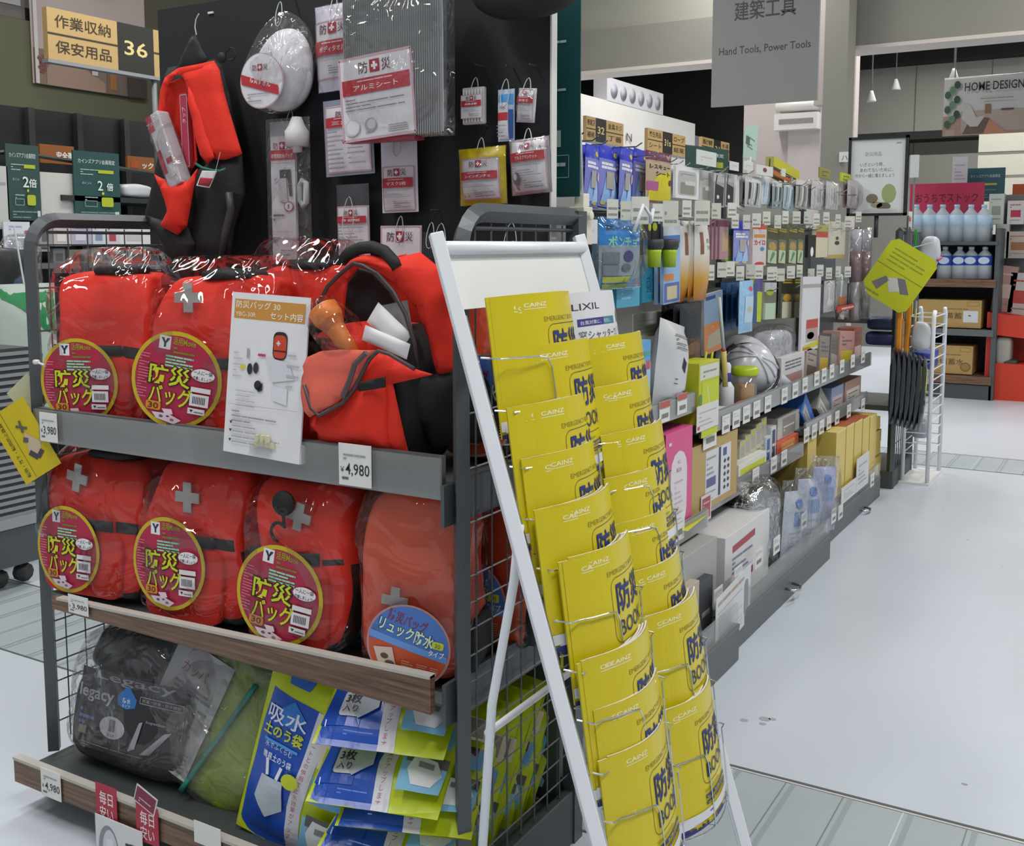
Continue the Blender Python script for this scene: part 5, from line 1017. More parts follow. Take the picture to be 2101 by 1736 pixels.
card(1324, 312, 1376, 418, -1.41, 'rescue_sheet', 'maroon-headed yellow rescue sheet pack in the top row', 'pack', lambda w, h: [rect(-w*.5, h*.83, w*.5, h, '6a1d42'), rect(-w*.5, 0, w*.5, h*.8, 'b8a184'), poly([(-w*.45, h*.05), (w*.48, h*.08), (w*.45, h*.66), (-w*.1, h*.55), (-w*.4, h*.3)], 'cfc21c'), txt('レスキュー', 0, h*.67, h*.1, '2a2320', 'c', w*.8, .03), txt('シート', w*.1, h*.54, h*.1, '2a2320', 'c', w*.6, .03), rect(-w*.48, h*.25, -w*.1, h*.42, 'a8588a'), ell(w*.42, h*.42, w*.09, h*.06, '6a1d42', 10), lines(-w*.4, h*.02, w*.4, h*.08, 1, '6a4a3a', .5)], 'a8987c', .016, 0, 0, True)
def grey_ops(w, h): return [rrect(-w*.4, h*.1, w*.4, h*.85, w*.08, 'b5b4ae'), rrect(-w*.3, h*.14, w*.3, h*.5, w*.04, '8c8b80'), [rect(-w*.1, h*.42, w*.34, h*.55, 'c9c9c7')], lines(-w*.3, h*.7, w*.3, h*.8, 2, '9a9a98')]
card(1386, 342, 1434, 408, -1.40, 'buckle_card', 'white card with a square metal window bracket, top row', 'hardware', grey_ops, 'dededf', .01, 0, 0, False, 2)
card(1436, 350, 1462, 420, -1.43, 'bracket_card', 'grey bracket card just right of the white window bracket card', 'hardware', grey_ops, 'bdbdba', .012)
def black_ops(w, h): return [rect(-w*.5, h*.75, w*.5, h, 'b9b9b4'), poly([(-w*.4, h*.05), (w*.4, h*.05), (w*.45, h*.6), (-w*.35, h*.7)], '2a2b2d'), ell(-w*.1, h*.3, w*.12, h*.06, 'd5d6d8', 9), line(-w*.3, h*.7, -w*.2, h*.95, w*.08, '3a3a3c')]
for i, (x0, x1, lb) in enumerate(((1464, 1486, 'first'), (1488, 1506, 'second'))):
    card(x0, 356, x1, 425, -1.41, 'buckle_pack', '%s black buckle pack hanging in the top row' % lb, 'hardware', black_ops, '9b9b98', .02, 0, 0, False, 1)
card(1508, 364, 1530, 428, -1.42, 'clip_card', 'white card with slim dark clips leaning in the top row', 'hardware', lambda w, h: [rect(-w*.1, h*.1, w*.4, h*.7, '4a4c4e'), line(-w*.2, h*.9, -w*.05, h*.2, w*.1, '77787a')], 'd9d9d6', .01, 8)
def silver_ops(c): return lambda w, h: [rect(-w*.5, h*.8, w*.5, h, 'c6c6c4')]+[line(-w*.35+w*.2*k, h*.08, -w*.3+w*.2*k, h*.78, w*.09, (c, 'd0d4d6')[k % 2]) for k in range(4)]
for i, (x0, x1, y0, y1, c, base, lb) in enumerate(((1528, 1562, 362, 425, '3a3c3e', 'b5b5b2', 'carabiner pack with two dark hooks'), (1562, 1582, 362, 420, '9fb2c0', 'c2ccd4', 'pale blue clear pack'), (1584, 1604, 372, 428, '3f4a4e', '8e9798', 'dark rod pack'), (1606, 1630, 375, 432, '6f8a96', 'a8b4b8', 'slanted blue-grey rod pack'), (1632, 1656, 370, 428, '6a625e', 'a39d98', 'brownish tube pack'), (1664, 1692, 372, 430, 'cfc6c6', 'd8d2d2', 'white bottle-shaped pack'), (1694, 1720, 374, 430, 'cfc8c8', 'd6d0d0', 'white rounded pack'), (1738, 1775, 372, 428, 'b8a0a2', 'c9b9b9', 'pinkish clear pack at the far end'))):
    card(x0, y0, x1, y1, -1.40-.02*(i % 2), 'tool_pack', '%s, top hook row' % lb, 'hardware', silver_ops(c), base, .02, (0, 0, 0, 6, 2, 0, 0, 0)[i], 0, True, 1, film='film' if i > 4 else None)
card(1586, 336, 1640, 372, -1.44, 'tape_pack', 'yellow and orange headed pack high above the rod packs', 'pack', lambda w, h: [rect(-w*.5, h*.45, w*.5, h, 'c5bd1e'), rect(-w*.5, h*.25, w*.5, h*.45, '35302a'), rect(-w*.5, 0, w*.5, h*.25, 'b8662c'), txt('ロープ', 0, h*.28, h*.16, 'e0d8c0', 'c', w*.5, .01)], 'a8a060', .015, 6, 0, False, 1)
card(1682, 345, 1704, 366, -1.44, 'yellow_card', 'small olive card high in the top row near the far end', 'card', lambda w, h: [rect(-w*.5, 0, w*.5, h, '8f8a3a'), lines(-w*.3, h*.2, w*.3, h*.8, 3, '55522a')], '8f8a3a', .008)
card(1726, 356, 1746, 374, -1.44, 'yellow_card', 'bright yellow card beside the framed poster', 'card', lambda w, h: [rect(-w*.5, 0, w*.5, h, 'b9c01e'), lines(-w*.3, h*.2, w*.3, h*.8, 3, '55522a')], 'b9c01e', .008)
# white sign holders above the hooks
for i, (x0, y0, x1, y1, lb) in enumerate(((1430, 310, 1470, 340, 'clear blank sign holder above the bracket cards'), (1498, 332, 1516, 350, 'small white holder tag above the buckle packs'), (1527, 331, 1545, 350, 'small white holder tag above the carabiner pack'), (1552, 340, 1586, 360, 'white holder tag with a red mark in the top row'), (1604, 346, 1612, 362, 'white holder tag beside the yellow headed pack'))):
    card(x0, y0, x1, y1, -1.38, 'sign_holder', lb, 'sign holder', (lambda w, h: [lines(-w*.3, h*.3, w*.3, h*.7, 2, 'b9b9b4')]) if i != 3 else (lambda w, h: [ell(0, h*.55, w*.13, h*.25, '8a3040', 8)]), 'd4d6d0', .003)
card(1408, 302, 1495, 350, -1.62, 'green_poster', 'dark green poster standing behind the top hook row', 'poster', lambda w, h: [txt('会員限定', w*.38, h*.62, h*.17, 'd5e0da', 'r', w*.5, .01), rect(w*.2, h*.15, w*.36, h*.4, 'b4bf2e')], '16473f', .004, -2)
t, w, h = place(1526, 243, 1552, 332, -1.45, 'flag_sign', 'narrow pale green flag sign turned edgewise above the hooks', 'sign', 8)
m = MB(); m.prism([(-w*.5, 0), (w*.5, h*.1), (w*.5, h), (-w*.5, h*.72)], 0, .003, 'b3cdbf'); m.decal([lines(-w*.3, h*.3, w*.3, h*.6, 4, '77837c', .5), rect(-w*.4, h*.35, -w*.1, h*.55, '55605a')]); m.build('sign_sheet', t)
m = MB(); m.tube([(0, .002, -.12), (0, .002, .02)], .008, 'd3d4cc', 6); m.build('clip', t)

# row two
card(1190, 450, 1226, 500, -1.36, 'side_card', 'white price-side card in front of the blue toilet pack', 'card', lambda w, h: [lines(-w*.3, h*.3, w*.3, h*.7, 2, 'b5b8bc')], 'ccd2d8', .008)
def aqua(w, h): return [rect(-w*.5, h*.62, w*.5, h, '1d7fce'), rect(-w*.5, 0, w*.5, h*.62, '8f9aa6'), txt('携帯トイレの目隠しに', 0, h*.83, h*.08, '1a4a6e', 'c', w*.8, .02), txt('ポンチョ', -w*.08, h*.6, h*.17, '7fc4b4', 'c', w*.62, .04), [ell(w*.28, h*.7, w*.06, h*.03, 'b9c8d4', 9)], ell(w*.02, h*.46, w*.12, h*.085, '3b3474', 16), ell(-w*.02, h*.3, w*.11, h*.06, '5c5f66', 14), [rect(-w*.46, h*.36, -w*.2, h*.52, '6d757e'), rect(-w*.46, h*.2, -w*.2, h*.34, '7c848c')], [rect(-w*.46, h*.1, w*.12, h*.18, 'b9c422'), rect(-w*.46, 0, w*.1, h*.08, '8d9a2a')], rect(-w*.5, 0, w*.5, h*.01, 'b0c8e0')]
t = card(1228, 448, 1312, 592, -1.38, 'toilet_pack', 'large bright blue toilet poncho pack with a violet disc, second row', 'pack', aqua, '4a8fd0', .05, 0, 0, True, film='film')
m = MB(); m.tube([(-.03, -.06, .17), (.0, -.075, .25), (.045, -.08, .22), (.07, -.07, .2), (.11, -.06, .24)], .006, 'e3e6e8', 6); m.build('handle_cord', t)
def cyan(w, h): return [rect(-w*.5, 0, w*.5, h, '2f8aa6'), txt('DELTA', w*.02, h*.25, w*.35, '134a66', 'l', h*.4, .01, pi/2), lines(-w*.3, h*.1, w*.3, h*.3, 4, '1e6c8a', .3)]
for i, (x0, y0, x1, y1, lb) in enumerate(((1265, 575, 1312, 630, 'light blue card below the toilet poncho pack'), (1318, 538, 1352, 618, 'teal card with vertical lettering beside the lime torches'))):
    card(x0, y0, x1, y1, -1.40-.03*i, 'teal_card', lb, 'card', cyan if i else (lambda w, h: [rect(-w*.5, 0, w*.5, h, '56a5c4'), lines(-w*.3, h*.3, w*.3, h*.8, 3, '86c4dc')]), '2f8aa6', .012, -3 if i else 0, 0, False, 1)
for i, (x0, x1, lb) in enumerate(((1312, 1336, 'left lime and black torch on a black hanging card'), (1338, 1374, 'right lime and black torch on a black hanging card'))):
    t, w, h = place(x0, 452, x1, 548, -1.40+.0*i, 'torch_card', lb, 'torch')
    m = MB(); m.prism([(-w*.5, h*.25), (w*.5, h*.3), (w*.5, h), (w*.18, h), (w*.18, h*.92), (-w*.18, h*.92), (-w*.18, h), (-w*.5, h)], 0, .004, '1c1d1f'); m.decal([[ell(-w*.36, h*.86, w*.13, h*.09, 'b5c41e', 12), ell(w*.36, h*.86, w*.13, h*.09, 'b5c41e', 12)]]); m.build('hang_card', t)
    m = MB(); m.lathe([(.022, 0), (.024, h*.3), (.026, h*.38)], mat('torch_lime', 'a9c41e', .4), 14, (0, -.03, h*.0)); m.build('torch_body', t)
    m = MB(); m.lathe([(.027, h*.38), (.032, h*.44), (.032, h*.58), (.028, h*.6)], '3a3c3e', 14, (0, -.03, 0)); m.build('torch_head', t)
card(1362, 452, 1396, 622, -1.39, 'foot_pack', 'tall pale blue pack with an orange patch, between torches and rice pouches', 'pack', lambda w, h: [rect(-w*.5, h*.8, w*.5, h, 'c3cbd4'), rect(-w*.5, h*.72, w*.5, h*.82, '4c6fb8'), rect(-w*.5, 0, w*.5, h*.72, '8fb4d8'), txt('足の', 0, h*.6, h*.08, '3c6c9a', 'c', None, .01), rect(-w*.45, h*.28, w*.1, h*.36, 'd0824a'), rect(-w*.45, h*.02, w*.45, h*.25, '5e6cae'), rect(-w*.3, h*.05, w*.3, h*.21, 'c3bd98')], '8fa8c8', .012, -2, 0, False, 1)
gr = bpy.data.materials.new('rice_pouch'); gr.use_nodes = True; nt = gr.node_tree; b = nt.nodes['Principled BSDF']; tc = nt.nodes.new('ShaderNodeTexCoord'); sp = nt.nodes.new('ShaderNodeSeparateXYZ'); rp = nt.nodes.new('ShaderNodeValToRGB'); mr = nt.nodes.new('ShaderNodeMapRange')
mr.inputs['From Max'].default_value = .27; nt.links.new(tc.outputs['Object'], sp.inputs[0]); nt.links.new(sp.outputs['Z'], mr.inputs[0]); nt.links.new(mr.outputs[0], rp.inputs[0]); nt.links.new(rp.outputs[0], b.inputs['Base Color'])
rp.color_ramp.elements[0].color = (*lin('b86c14'), 1); rp.color_ramp.elements[1].position = .62; rp.color_ramp.elements[1].color = (*lin('d6d2cc'), 1); e = rp.color_ramp.elements.new(.3); e.color = (*lin('c8983a'), 1); b.inputs['Roughness'].default_value = .4; MATS['rice_pouch'] = gr
for i, (x0, x1, lb) in enumerate(((1393, 1415, 'left'), (1412, 1428, 'middle'), (1424, 1450, 'right'))):
    card(x0, 452, x1, 620-2*i, -1.42+.02*i, 'rice_pouch', '%s of three white-to-orange rice pouches in the second row' % lb, 'pouch', lambda w, h: [rect(-w*.42, h*.93, w*.42, h, '1e1d3a'), txt('のし', w*.1, h*.72, h*.07, '5a4a44', 'c', None, .01), txt('うま', w*.12, h*.64, h*.06, '6a5a54', 'c', None, .01), rect(-w*.35, h*.58, -w*.22, h*.85, '8a5a44')], 'rice_pouch', .05, 0, 0, True)
for i in range(4):
    card(1452+8*i, 452, 1470+8*i, 532, -1.43+.008*i, 'mauve_pack', 'one of four thin mauve packs hung close together right of the rice pouches', 'pack', lambda w, h: [rect(-w*.5, h*.84, w*.5, h, '6a2a4e'), rect(-w*.5, 0, w*.5, h*.82, 'a8868e'), rect(-w*.2, h*.2, w*.4, h*.7, 'b89a78')], '9a747e', .012)['group'] = 'thin mauve packs'
card(1487, 470, 1505, 535, -1.42, 'lemon_pack', 'yellow-green pack between mauve packs and violet warmer', 'pack', lambda w, h: [rect(-w*.5, h*.8, w*.5, h, '2f6a4a'), rect(-w*.5, h*.15, w*.5, h*.65, 'c9bd4a'), rect(-w*.5, 0, w*.5, h*.13, '8fc24a')], 'b9a86a', .012)
card(1504, 453, 1536, 544, -1.40, 'warming_pack', 'blue-headed violet hand-warmer pack in the second row', 'pack', header_pack('1f28b0', '8c8cc8', 0, heat), '5560b8', .014, 0, 0, True)
card(1544, 458, 1572, 546, -1.40, 'heat_pack', 'orange-headed red and white pack in the second row', 'pack', lambda w, h: [rect(-w*.5, h*.86, w*.5, h, 'd2522a'), rect(-w*.5, 0, w*.5, h*.86, 'cfc8c8'), rect(-w*.4, h*.66, w*.4, h*.74, 'c98a2c'), txt('カイロ', 0, h*.5, h*.14, 'b8303c', 'c', w*.8, .04), [ell(w*.2, h*.4, w*.16, h*.05, '4a8ab0', 10)], ell(0, h*.05, w*.36, h*.05, 'c23a38', 14)], 'c8b8b8', .014)
def olive(w, h): return [rect(-w*.5, h*.62, w*.5, h, '4a4a38'), [rect(-w*.5, h*.82, w*.5, h*.86, 'a8922e'), rect(-w*.5, h*.88, w*.5, h*.91, 'a8922e')], rect(-w*.5, h*.36, w*.5, h*.6, '6d6a66'), ell(0, h*.44, w*.4, h*.12, 'a8904e', 14), rect(-w*.45, 0, w*.45, h*.34, 'b5c4a8'), line(-w*.2, h*.05, w*.25, h*.28, w*.12, '5c8a5a'), line(w*.1, h*.3, -w*.1, h*.15, w*.1, '5c8a5a')]
for i, (x0, x1) in enumerate(((1574, 1594), (1597, 1612), (1618, 1634), (1636, 1648))):
    card(x0, 462, x1, 540, -1.41, 'rope_pack', '%s of four olive rope packs with pale green cards, second row' % ('first', 'second', 'third', 'last')[i], 'pack', olive, '7a7a5a', .016, 3, 0, False, 1)
card(1658, 482, 1674, 528, -1.41, 'black_pack', 'black pack with a white light stripe, second row', 'pack', lambda w, h: [rect(-w*.5, 0, w*.5, h, '1e1e22'), ell(0, h*.25, w*.2, h*.22, 'e6e6e6', 12)], '1e1e22', .015)
card(1674, 462, 1698, 528, -1.41, 'cream_box', 'cream and red carded box, second row', 'box', lambda w, h: [rect(-w*.5, h*.62, w*.5, h*.8, 'b84a44'), rect(-w*.5, h*.8, w*.5, h, 'a8a85a'), rect(-w*.5, 0, w*.5, h*.62, 'cfc7ac')], 'cfc7ac', .02)
card(1700, 455, 1734, 530, -1.41, 'beige_box', 'beige carded box with a small dark figure, second row', 'box', lambda w, h: [rect(-w*.5, 0, w*.5, h, 'c8c3b0'), ell(0, h*.42, w*.15, h*.06, '3c3a34', 10), ell(0, h*.55, w*.1, h*.05, '4c4a44', 8), rect(-w*.5, 0, w*.5, h*.1, 'b89a5a'), lines(-w*.3, h*.75, w*.3, h*.85, 2, '98948a')], 'c8c3b0', .02)
for i, (x0, x1) in enumerate(((1745, 1762), (1764, 1784))):
    t, w, h = place(x0, 470, x1, 655-4*i, -1.37-.02*i, 'poster_tube', '%s of two tall clear tubes with a mauve lower half, far end' % ('left', 'right')[i], 'tube')
    m = MB(); m.lathe([(.029, 0), (.029, h*.42)], mat('tube_grey', 'a3a2a0', .3, metal=.3), 12); m.lathe([(.03, h*.42), (.03, h*.75)], '82646a', 12); m.lathe([(.029, h*.75), (.029, h)], 'b9b8c0', 12); m.build('rolled_sheet', t)
    m = MB(); m.lathe([(.035, -.004), (.035, h*1.02)], 'film', 14); m.build('plastic_wrap', t)
# row three
for i in range(3):
    card(1368+13*i, 622, 1412+13*i, 740, -1.46+.05*i, 'food_pouch', '%s dark brown food pouch hanging below the rice pouches' % ('nearest', 'second', 'third')[i], 'pouch', lambda w, h: [rect(-w*.5, 0, w*.5, h*.4, '4a3222'), rect(-w*.5, h*.4, w*.5, h, '23272e'), ell(0, h*.22, w*.35, h*.12, '6a4a2c', 12)], '2c2a28', .03, 0, 0, True, 1)
card(1446, 600, 1484, 722, -1.40, 'folder_pack', 'slate and orange landscape folder leaning right of the brown pouches', 'folder', lambda w, h: [rect(-w*.5, h*.5, w*.5, h, '7f93ac'), rect(-w*.5, 0, w*.5, h*.5, 'c07a44'), poly([(-w*.35, h*.08), (w*.4, h*.1), (w*.4, h*.38), (-w*.3, h*.3)], 'a39c84'), [rect(-w*.4, h*.9, w*.1, h*.96, '33427a')], txt('登山', -w*.1, h*.42, h*.05, 'd8b088', 'l')], '9a9a9a', .012, -4)
t, w, h = place(1470, 610, 1496, 800, -1.33, 'thin_rod', 'thin white and yellow rod leaning before the white helmet', 'rod', 0)
m = MB(); m.tube([(-.05, 0, h), (.01, 0, h*.42)], .007, 'c3cbcc', 8); m.build('rod_shaft', t); m = MB(); m.tube([(.01, 0, h*.42), (.035, 0, h*.03)], .011, 'c9b96a', 8); m.tube([(.008, 0, h*.45), (.011, 0, h*.41)], .009, 'b03a44', 8); m.build('rod_grip', t)
for i in range(4):
    card(1478+11*i, 576+3*i, 1520+11*i, 678-4*i, -1.47+.035*i, 'blue_pouch', '%s of four dark blue pouches hung before the pale blue pack' % ('first', 'second', 'third', 'last')[i], 'pouch', lambda w, h: [rect(-w*.5, 0, w*.5, h, '28507e'), line(-w*.3, 0, -w*.2, h, w*.05, '3d6a9a')], '28507e', .02, 0, 0, True)
card(1516, 576, 1544, 682, -1.34, 'towel_pack', 'pale blue pack with a pink seal in front of the dark blue pouches', 'pack', lambda w, h: [rect(-w*.5, 0, w*.5, h, '9cc4e4'), ell(w*.15, h*.84, w*.14, h*.05, 'c0566e', 12), rect(-w*.3, h*.2, w*.3, h*.7, 'b9cfe0'), ell(0, h*.45, w*.16, h*.06, 'c3b89a', 10)], '8fb8dc', .03, 0, 0, True)
card(1546, 560, 1562, 660, -1.40, 'lime_strip', 'narrow lime green strip pack beside the pale blue pack', 'pack', lambda w, h: [rect(-w*.5, 0, w*.5, h*.62, 'b4c41e'), rect(-w*.5, h*.62, w*.5, h, '5c4a8a')], 'a8b81e', .02, 4)
card(1567, 580, 1592, 655, -1.41, 'hook_card', 'pale green card with a round lime hook, third row', 'card', lambda w, h: [rect(-w*.5, h*.75, w*.5, h, 'c5c8cc'), rect(-w*.5, h*.45, w*.5, h*.75, '6a6c58'), ell(-w*.05, h*.74, w*.3, h*.09, 'a8b42e', 14), rect(-w*.4, 0, w*.4, h*.44, 'b3c9ae')], '9fa694', .012, 2, 0, False, 1)
for i, (x0, x1) in enumerate(((1602, 1626), (1628, 1644))):
    card(x0, 570, x1, 652, -1.41, 'strap_pack', '%s dark pack with yellow bands and cream card, third row' % ('left', 'right')[i], 'pack', lambda w, h: [rect(-w*.5, h*.6, w*.5, h, '25261f'), [rect(-w*.4, h*.86, w*.4, h*.9, 'b0982e'), rect(-w*.4, h*.93, w*.4, h*.96, 'b0982e')], ell(0, h*.5, w*.34, h*.1, 'b8922e', 14), rect(-w*.4, 0, w*.4, h*.4, 'cfcdb4')], '5a5a4c', .014, 2, 0, False, 1)
card(1645, 568, 1682, 718, -1.34, 'tall_panel', 'tall white promotional panel with red food photos standing on the upper rail', 'panel', lambda w, h: [rect(-w*.5, h*.85, w*.5, h*.9, 'a3a2a2'), rect(-w*.25, h*.3, w*.4, h*.42, 'b8443c'), [rect(-w*.25, h*.12, w*.4, h*.3, 'b09a94'), ell(0, h*.2, w*.2, h*.05, 'd6d0cc', 10)], poly([(-w*.4, 0), (w*.45, h*.05), (w*.45, h*.12), (-w*.4, h*.07)], 'c2c01e'), rect(-w*.4, h*.02, 0, h*.05, 'b8702c')], 'd2d2d6', .012, 1)
for i, (x0, y0, x1, y1, lb, c1, c2) in enumerate(((1690, 576, 1712, 640, 'clear pack with a white bottle, third row far end', 'c5c3c8', 'd8d6da'), (1714, 560, 1738, 640, 'clear pack of silver tools on an orange card', '9aa0a4', 'c0703c'), (1738, 580, 1762, 625, 'dark violet pack near the far end of the third row', '2e2450', '3a2c64'))):
    card(x0, y0, x1, y1, -1.40, 'tool_pack', lb, 'pack', lambda w, h: [rect(-w*.5, h*.6, w*.5, h, c1), rect(-w*.35, h*.05, w*.35, h*.4, c2), line(-w*.2, h*.4, -w*.1, h*.95, w*.15, 'd3d6d8')], c1, .02, 0, 0, True, film='film')
card(1718, 626, 1760, 636, -1.36, 'red_strip_card', 'small red and white strip card above two silver tubes', 'card', lambda w, h: [rect(-w*.5, 0, w*.5, h, 'b8342c'), lines(-w*.3, h*.3, w*.3, h*.8, 1, 'd8b8b4', .7)], 'b8342c', .006)
for i, x in enumerate((1714, 1740)):
    t, w, h = place(x, 634, x+18, 655, -1.38, 'silver_tube', '%s short silver tube under the red strip card' % ('left', 'right')[i], 'tube'); m = MB(); m.lathe([(.024, 0), (.024, h)], mat('tube_silver', 'b5b5a8', .25, metal=.8), 14); m.build('tube_body', t); m = MB(); m.lathe([(.025, h*.9), (.025, h), (.015, h*1.03)], '8a8a84', 14); m.build('tube_cap', t)
# hanging price tags on hook ends
k = 0
for row, (y, x0, x1, n, X) in enumerate(((433, 1255, 1500, 9, -1.35), (450, 1510, 1760, 13, -1.37), (556, 1460, 1580, 7, -1.36), (560, 1585, 1740, 9, -1.37))):
    for i in range(n):
        px = x0+(x1-x0)*i/(n-1)+rg.uniform(-3, 3); py = y+rg.uniform(-5, 6); p = at(px, py, X=X); t = thing('hook_tag', 'small white price tag hanging at a hook end of the %s hook row' % ('upper', 'upper', 'second', 'second')[row], 'price tag', p, FACE-R(38+rg.uniform(-12, 12)), 'small hook price tags')
        m = MB(); s = 1.5 if (row == 0 and i in (2, 4, 6)) else 1; m.box(-.019*s, 0, -.028*s, .019*s, .002, .028*s, ('d2d2c6', 'c9cabf', 'd6d5cc')[i % 3]); m.decal([lines(-.015*s, -.02*s, .016*s, .015*s, 2, '8f938a', .4, i)]); m.build('tag_card', t)

# ------------------------------------------------------------------ goods on shelves
def boxes(x0, y0, x1, y1, X, dep, name, label, cat, ops, base, zb=None, turn=0, tilt=0, side=None, top=None, bev=.002, group=None):
    """upright carton: front face on plane X, as seen between the picture points"""
    t, w, h = place(x0, y0, x1, y1, X, name, label, cat, tilt, group, turn)
    if zb is not None: h += t.location.z-zb; t.location.z = zb
    m = MB(); vs = (-w/2, 0, 0, w/2, dep, h); m.box(*vs, base); q = ops(w, h) if ops else []
    if q: m.decal(q)
    if top: m.decal([rect(-w/2, 0, w/2, dep, top)], lambda u, v: (Vector((u, v, h)), Vector((0, 0, 1))))
    if side: m.decal([rect(0, 0, dep, h, side)], lambda u, v: (Vector((-w/2, dep-u, v)), Vector((-1, 0, 0))))
    m.build('box_body', t, bevel=bev)
    return t
SU, SN = .77, .875
boxes(1300, 700, 1334, 845, -1.30, .10, 'toilet_box', 'pale blue toilet box with トイレ in dark letters, behind the booklets', 'box', lambda w, h: [rect(-w*.5, h*.72, w*.5, h, '5f9fd2'), rect(-w*.5, 0, w*.5, h*.72, 'a3c3de'), txt('トイレ', -w*.02, h*.6, h*.12, '1c3a68', 'c', w*.7, .02), [rrect(w*.22, h*.62, w*.46, h*.73, .004, 'c4525c')], rect(w*.1, h*.8, w*.45, h*.85, '5ca07a'), txt('99', w*.0, h*.2, h*.16, '4a7ab8', 'c', None, .01)], '86b4da', SN)
t, w, h = place(1330, 660, 1396, 845, -1.32, 'water_pouch', 'tall silver-white foil pouch with bold black signs, leaning by the pale blue box', 'pouch', 12)
m = MB(); m.packet(w*.8, h, .10, mat('pouch_white', 'c9cacb', .3, bump=.25, bs=14), seed=3); S = pkt(w*.8, h, .10, .003, 3); ww = w*.8
m.decal([poly([(-ww*.05, h*.5), (ww*.08, h*.44), (ww*.12, h*.56), (0, h*.62)], '1c1c1e'), txt('ニ', -ww*.2, h*.3, h*.1, '222224', 'c'), txt('下水', ww*.12, h*.18, h*.12, '1c1c1e', 'c', None, .02, R(-80)), lines(-ww*.25, h*.7, ww*.25, h*.88, 4, '77787a', .3)], S, cut=.03, cutz=.04, eps=.001); m.build('pouch_body', t)
card(1300, 640, 1372, 690, -1.5, 'white_poster_card', 'white card with a black diamond hanging behind the foil pouch', 'card', lambda w, h: [poly([(w*.2, h*.1), (w*.45, h*.5), (w*.4, h*.8), (w*.25, h*.6)], '222224'), lines(-w*.4, h*.2, w*.1, h*.8, 4, 'a8aaac', .3)], 'bfc0c0', .006)
def rape(w, h): return [rect(-w*.5, h*.0, w*.5, h, 'b9bb1c'), ell(0, h*.45, w*.18, h*.15, '6d9a3c', 14)]
boxes(1368, 746, 1395, 840, -1.40, .12, 'candle_box', 'far lime yellow box behind the near lime candle box', 'box', rape, 'a8a81a', SN)
t = boxes(1434, 742, 1476, 830, -1.265, .20, 'candle_box', 'near lime yellow box with a green seal and a white label front', 'box', lambda w, h: [rect(-w*.45, h*.72, w*.45, h*.96, 'cfd2c8'), lines(-w*.3, h*.76, w*.35, h*.9, 2, '8d9080'), rect(-w*.35, -.05, w*.45, h*.68, 'c0c82a'), line(-w*.1, h*.6, w*.12, h*.05, .006, 'dcdcb8'), ell(-w*.42, h*.4, w*.08, h*.1, '4f8a4a', 10)], 'bcbf1c', .80, 0, 0, 'b0b21a')
m = MB(); m.decal([ell(.10, .10, .035, .035, '5f9a3c', 16)], lambda u, v: (Vector((-.115, .2-u, v)), Vector((-1, 0, 0))), eps=.002); m.build('green_seal', t)
for i in range(5):
    p = at(1375+13*i+(30 if i > 2 else 0), 735, X=-1.36); t = thing('lime_stick', '%s lime marker stick poking out behind the lime boxes' % ('first', 'second', 'third', 'fourth', 'fifth')[i], 'stick', p+Vector((0, 0, -.05)), FACE, None, 0, R(18)); m = MB(); m.tube([(0, 0, -.1), (0, 0, .075)], .0045, 'c3c41e', 6); m.build('stick_body', t)
t, w, h = place(1430, 828, 1474, 880, -1.262, 'info_card', 'white info card on the front of the near lime box, above the rail', 'card', 0); m = MB(); m.box(-w/2, 0, 0, w/2, .002, h, 'd6d6d2'); m.decal([lines(-w*.4, h*.2, w*.4, h*.85, 4, 'aaa9a4', .3), [ell(-w*.42, h*.15, w*.06, h*.08, 'b0524a', 8)]]); m.build('card_face', t)
# bottles, jar, helmet
p = at(1490, 800, X=-1.36); t = thing('glue_bottle', 'small white bottle with a violet and white cap beside the white helmet', 'bottle', (p.x, p.y, SU), FACE)
m = MB(); m.lathe([(.028, 0), (.03, .01), (.03, .09), (.014, .115)], 'd4d6da', 16); m.build('bottle_body', t); m = MB(); m.lathe([(.016, .112), (.016, .145), (.016, .147), (.017, .175), (.01, .185)], ['4a3a9a', '4a3a9a', 'd9d9de', 'd9d9de'], 14); m.build('cap', t)
p = at(1527, 840, X=-1.33); t = thing('lidded_jar', 'clear jar with lime lid and amber pack inside, in front of the helmet', 'jar', (p.x, p.y, SU), FACE-R(30))
m = MB(); m.box(-.038, -.028, .004, .028, .02, .095, mat('amber', 'b8861c', .35)); m.build('amber_pack', t, bevel=.008)
m = MB(); m.lathe([(.042, 0), (.045, .02), (.047, .13)], 'clear_plastic', 18); m.build('jar_body', t)
m = MB(); m.lathe([(.05, .125), (.053, .132), (.053, .150), (.046, .158), (.03, .160)], mat('jar_lime', 'b3c820', .35), 22); m.build('jar_lid', t)
HD = Vector((.42, -.62, .50)).normalized(); p = at(1538, 770, X=-1.42); t = thing('safety_helmet', 'white safety helmet lying on its side, black strap over the crown', 'helmet', (p.x, p.y, SU+.105)); t.rotation_mode = 'QUATERNION'; t.rotation_quaternion = Vector((0, 0, 1)).rotation_difference(HD)
HW = mat('helmet_white', 'cfd0d6', .22)
m = MB(); m.lathe([(.112*cos(R(a)), .125*sin(R(a))) for a in range(0, 91, 8)], HW, 28); m.build('helmet_shell', t)
m = MB(); m.grid(lambda u, v: Vector(((.110+(.022+.045*max(0, sin(2*pi*u-.9))**2)*v)*cos(2*pi*u), (.110+(.022+.045*max(0, sin(2*pi*u-.9))**2)*v)*sin(2*pi*u), .006-.012*v)), 32, 3, HW); m.build('helmet_brim', t, solid=.004)
m = MB()
for a in (-24, 0, 24): m.tube([(.115*cos(R(b))*cos(R(a)), .115*cos(R(b))*sin(R(a)), .127*sin(R(b))) for b in range(25, 156, 10)], .005, HW, 6)
m.build('helmet_ridge', t)
